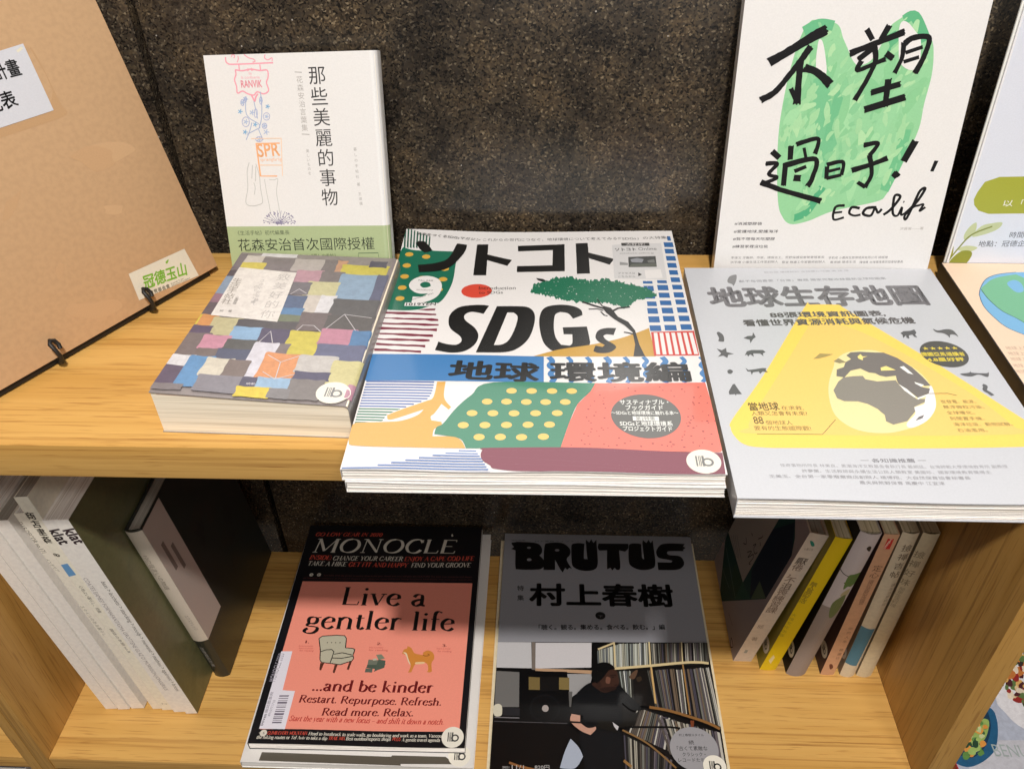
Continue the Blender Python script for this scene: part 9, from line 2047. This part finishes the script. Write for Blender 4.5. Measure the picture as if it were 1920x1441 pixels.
GLOBE = C((240, 214, 190), 'peach_board', 0.45, 0.1)
book('book', 'peach coloured hardback with a cartoon globe on its cover, cut by the right edge', 'book', flat_frame(343, -240, 0.1, -0.012), 130, 206, 13, th=2.2, over=0, cover=C((34, 30, 30), 'dark_board_edge', 0.5, 0), pages=PAGE_Y, art='globe', ink='matte', page_inset=4, clip=(0.8, 129, 0.8, 205.2))

# ------------------------------------------------------------------ things standing on the top board
U, V = lean_axes(-0.066, 0.323, 0.04); N = U.cross(V); t = 17
O = Vector((-220.1, -55.5, 1)) - N * t
M = MF(O, U, V); low = min((Vector((0, 0, 1)).dot(U * a + V * b + N * c) for a in (0, 133) for b in (0, 175) for c in (0, t)))
book('book', 'upright white book with a black vertical title and green paper band, leaning on the granite', 'book', M, 131.5, 174.8, t, side='R', r=5, cover=C((232, 229, 225), 'white_jacket', 0.42, 0.2), pages=PAGE_C, art='hana', ink='satin', th=1.2, page_inset=2.5, clip=(0, 150, 0, 174.8))

U, V = lean_axes(-0.051, 0.174); N = U.cross(V); t = 14
book('book', 'tall white paperback with a green plastic bag and brush lettering, standing at the right', 'book', MF(Vector((166.4, -42, 1)) - N * t, U, V), 163.6, 230, t, side='L', cover=WHITE, pages=PAGE_W, art='eco', ink='matte', th=0.5)

U, V = lean_axes(-0.011, 0.068); N = U.cross(V)
M = MF(Vector((348.3, -36, 1)) - N * 4, U, V)
st = thing('display_stand', 'clear edged display board with a pale blue event notice, cut by the right edge', 'display board', M)
bm = bmesh.new(); grid_box(bm, 0, 212, 0, 300, 0, 1.6); bevel_all(bm, 0.3); mesh_obj('backing', bm, mat('white_plastic_board', (226, 226, 222), 0.35), st, 40)
bm = bmesh.new(); grid_box(bm, 1.6, 210.4, 1.6, 298.4, 1.9, 3.2); pn = mesh_obj('notice', bm, mat('white_card', (232, 232, 236), 0.5), st)
artwork(ART['board'], (3, 160, 3, 298), lambda u, v, l: (u, v, 3.2 + l), INK['satin'], 'printed_artwork', pn)

# kraft board on its wrought iron easel
U, V = lean_axes(1.044, 0.277); O = Vector((-240.9, -32.1, 6)) - U * 300
M = MF(O, U, V)
kb = thing('menu_board', 'large tan kraft board with two white labels, leaning back at the left edge', 'kraft board', M)
def kbox(name, *a, m, bev=0.5, par=kb):
    bm = bmesh.new(); grid_box(bm, *a); bevel_all(bm, bev); return mesh_obj(name, bm, m, par, 40)
fb = kbox('front_board', 0, 300, 0, 330, -2.4, 0, m=KRAFT)
kbox('inner_sheets', 0, 298.5, 0.8, 329, -8.2, -2.5, m=KRAFT_D)
kbox('back_board', 0, 302, 0, 330, -10.6, -8.3, m=KRAFT)
artwork(ART['kraftm'], (0, 300, 0, 330), lambda u, v, l: (u, v, l), INK['paper'], 'stain', fb)['kind'] = 'stuff'
artwork([o for o in ART['kraft'][:6]], (0, 300, 0, 330), lambda u, v, l: (u, v, 0.25 + l), INK['satin'], 'title_label', kb)
artwork(ART['kraft'][6:], (0, 300, 0, 330), lambda u, v, l: (u, v, 0.25 + l), INK['satin'], 'logo_label', kb)
ez = thing('easel', 'black wrought iron easel whose two curled hooks hold up the kraft board', 'easel', M)
def ebar(name, *a):
    bm = bmesh.new(); grid_box(bm, *a); bevel_all(bm, 0.4); return mesh_obj(name, bm, IRON, ez, 40)
ebar('bottom_bar', 2, 292, -4.2, -0.6, -26, -2.5)  # black bar along the board's bottom edge
ebar('back_frame', 60, 66, -5, 260, -17, -11); ebar('back_frame', 214, 220, -5, 260, -17, -11)
for hu in HOOKS:
    tube('hook', [(hu, -3.2, -14), (hu, -3.4, 3), (hu, -2.0, 7), (hu - 0.4, 3, 9.5), (hu - 1.4, 9, 9.5), (hu - 1.6, 13, 7), (hu + 0.6, 14.6, 4.5), (hu + 3.4, 13, 4.2), (hu + 4.4, 9.5, 5), (hu + 3.6, 6.6, 6)], 1.6, IRON, ez)

# ------------------------------------------------------------------ magazines lying on the lower shelf
BLK = C((26, 26, 30), 'black_cover_stock', 0.32, 0.4)
def mono_bend(x, y, z): return (x, y, z + (0.8 * math.sin(x * 0.03 + 0.5) * math.exp(-(y / 70) ** 2) + 0.9 * math.exp(-((y - 265) / 40) ** 2)) * min(1, z / 9))
book('magazine', 'white lifestyle magazine with dark grey blocks, sticking out under the black and salmon one', 'magazine', flat_frame(-242.5, -254.5, -392.6, 0.004), 213.5, 277, 9.6, cover=WHITE, pages=PAGE_W, art='mono2', ink='gloss', ny=4, page_inset=0.8, group='lifestyle magazines stacked on the lower shelf')
book('magazine', 'black and salmon lifestyle magazine with an armchair and a dog on its cover', 'magazine', flat_frame(-237.2, -241.9, -382.7, 0.0097), 200, 265, 9.4, cover=BLK, pages=PAGE_W, art='mono', ink='gloss', ny=10, bend=mono_bend, cuts=([k * 10 for k in range(1, 20)], [k * 10 for k in range(1, 27)]), page_inset=0.5, group='lifestyle magazines stacked on the lower shelf')
BRC = C((190, 190, 192), 'grey_cover_stock_b', 0.32, 0.4)
book('magazine', 'lower culture magazine, only its cream edges show on both sides of the grey copy', 'magazine', flat_frame(-17.3, -259.5, -392.6, 0.003), 220.5, 280, 2.9, cover=C((226, 212, 180), 'cream_cover_stock'), pages=PAGE_C, group='culture magazines stacked on the lower shelf')
book('magazine', 'grey culture magazine with a man choosing records in the photograph on its cover', 'magazine', flat_frame(-14.3, -257, -389.6, -0.001), 214, 285, 3.6, cover=BRC, pages=PAGE_C, art='brutus', ink='gloss', ny=6, group='culture magazines stacked on the lower shelf')

# ------------------------------------------------------------------ books standing on the lower shelf, left
LG = 'white spined magazines leaning left on the lower shelf'
SP = lambda n: C((240, 234, 226), n, 0.45, 0.1)
def mag(x, y, tilt, h, t, label, art=None, cover=None, pages=PAGE_W, w=215, cov_art=None):
    return book('magazine', label, 'magazine', stand_L(x, y, tilt), w - 18, h, t, cover=cover or SP('white_spine_stock'), pages=pages, art=cov_art, spine_art=art, ink='wash', spine_ink='satin', group=LG, th=0.4, page_inset=0.4)
mag(-394.2, -200.9, -6.2, 266, 11.6, 'leftmost white magazine of the leaning row, its spine faintly lettered', 'm1')
mag(-381.6, -201.0, -6.2, 268, 11.6, 'plain white magazine, second from the left in the leaning row', 'm2')
mag(-368.8, -199.6, -6.2, 269, 13.0, 'plain white magazine with a grey page edge showing, third in the leaning row', None, pages=PAGE_G)
mag(-347.6, -199.4, -6.2, 278, 8.8, 'slim cream spined magazine lettered ELLE DECOR', 'm4', cover=C((242, 234, 218), 'cream_spine_stock'))
mag(-337.6, -200.3, -6.2, 297, 11.4, 'tallest white magazine with bold black characters and a blue square on its spine', 'm5', cover=C((243, 236, 218), 'cream_spine_stock_b'), pages=PAGE_G)
mag(-325.4, -202.1, -6.3, 273.5, 11.4, 'left one of the two magazines lettered klat, its spine list set in capitals', 'm6')
mag(-313.0, -203.4, -6.5, 275.5, 11.4, 'right one of the two magazines lettered klat, with a dark olive photograph on its cover', 'm7', cov_art='m7c')
DARK = C((34, 37, 32), 'black_jacket', 0.42, 0.2)
book('book', 'dark hardback with a pale taupe jacket strip, leaning between the klat magazine and the gap', 'book', stand_L(-298.0, -161, -7), 158, 218, 15.5, over=0, th=1.4, bulge=2.2, cover=DARK, pages=PAGE_G, art='darkc', spine_art='dark', ink='satin', page_inset=3)

# ------------------------------------------------------------------ books standing on the lower shelf, right
RG = 'small books leaning right against the side panel'
def small(n, x, y, tilt, h, t, label, cov, bulge=0.0, pages=PAGE_Y, w=140, art=None, th=0.5, inset=0.6):
    return book('book', label, 'book', stand_R(x, y, tilt, w, t), w, h, t, side='R', cover=cov, pages=pages, spine_art=n, art=art or n + 'c', bulge=bulge, ink='matte', th=th, group=RG, page_inset=inset)
small('b1', 224.5, -129.5, 11.3, 197, 17.6, 'beige spined book with green and navy triangles on its cover, beside the yellow book', C((206, 188, 170), 'beige_spine', 0.5, 0.05), 0, PAGE_G, 130, 'b1c', 1.6, 3)
small('b2', 249.5, -138, 9.2, 201, 15.4, 'bright yellow spined book, second from the left of the right hand row', C((222, 190, 20), 'yellow_spine', 0.5, 0.05), 1.2)
small('b3', 274.5, -142, 6.5, 212, 18.6, 'thick white and grey book with a green illustration on its rounded spine', C((176, 164, 158), 'grey_rounded_spine', 0.5, 0.05), 3.2, th=1.0)
small('b4', 308.2, -142, 3.0, 208, 13.2, 'salmon brown book with a red tab near the top of its spine', C((204, 156, 122), 'salmon_spine', 0.55, 0.0), 0.8)
small('b5', 327.2, -142, 1.7, 211, 14.2, 'cream book with a blue band low on its rounded spine', C((214, 200, 174), 'cream_spine_c', 0.55, 0.0), 2.6)
small('b6', 343.4, -142, 1.9, 210.5, 14.4, 'cream book touching the oak side panel, rightmost of the right hand row', C((218, 204, 172), 'cream_spine_d', 0.55, 0.0), 2.2)

# ------------------------------------------------------------------ neighbours at the bottom corners
book('magazine', 'food magazine with a blue bowl and a white plate, at the lower right corner', 'magazine', flat_frame(402, -245, -392.6, 0.02), 215, 280, 12.5, cover=C((176, 34, 60), 'crimson_edge'), pages=PAGE_W, art='food', ink='wash', clip=(0.9, 214, 0.9, 279), page_inset=1.5)
bx = book('book', 'dark navy book just visible under the left shelf at the bottom edge', 'book', flat_frame(-640, -250, -436, 0), 180, 150, 22, th=2, cover=C((24, 34, 66), 'navy_cover'), pages=PAGE_W, page_inset=3)
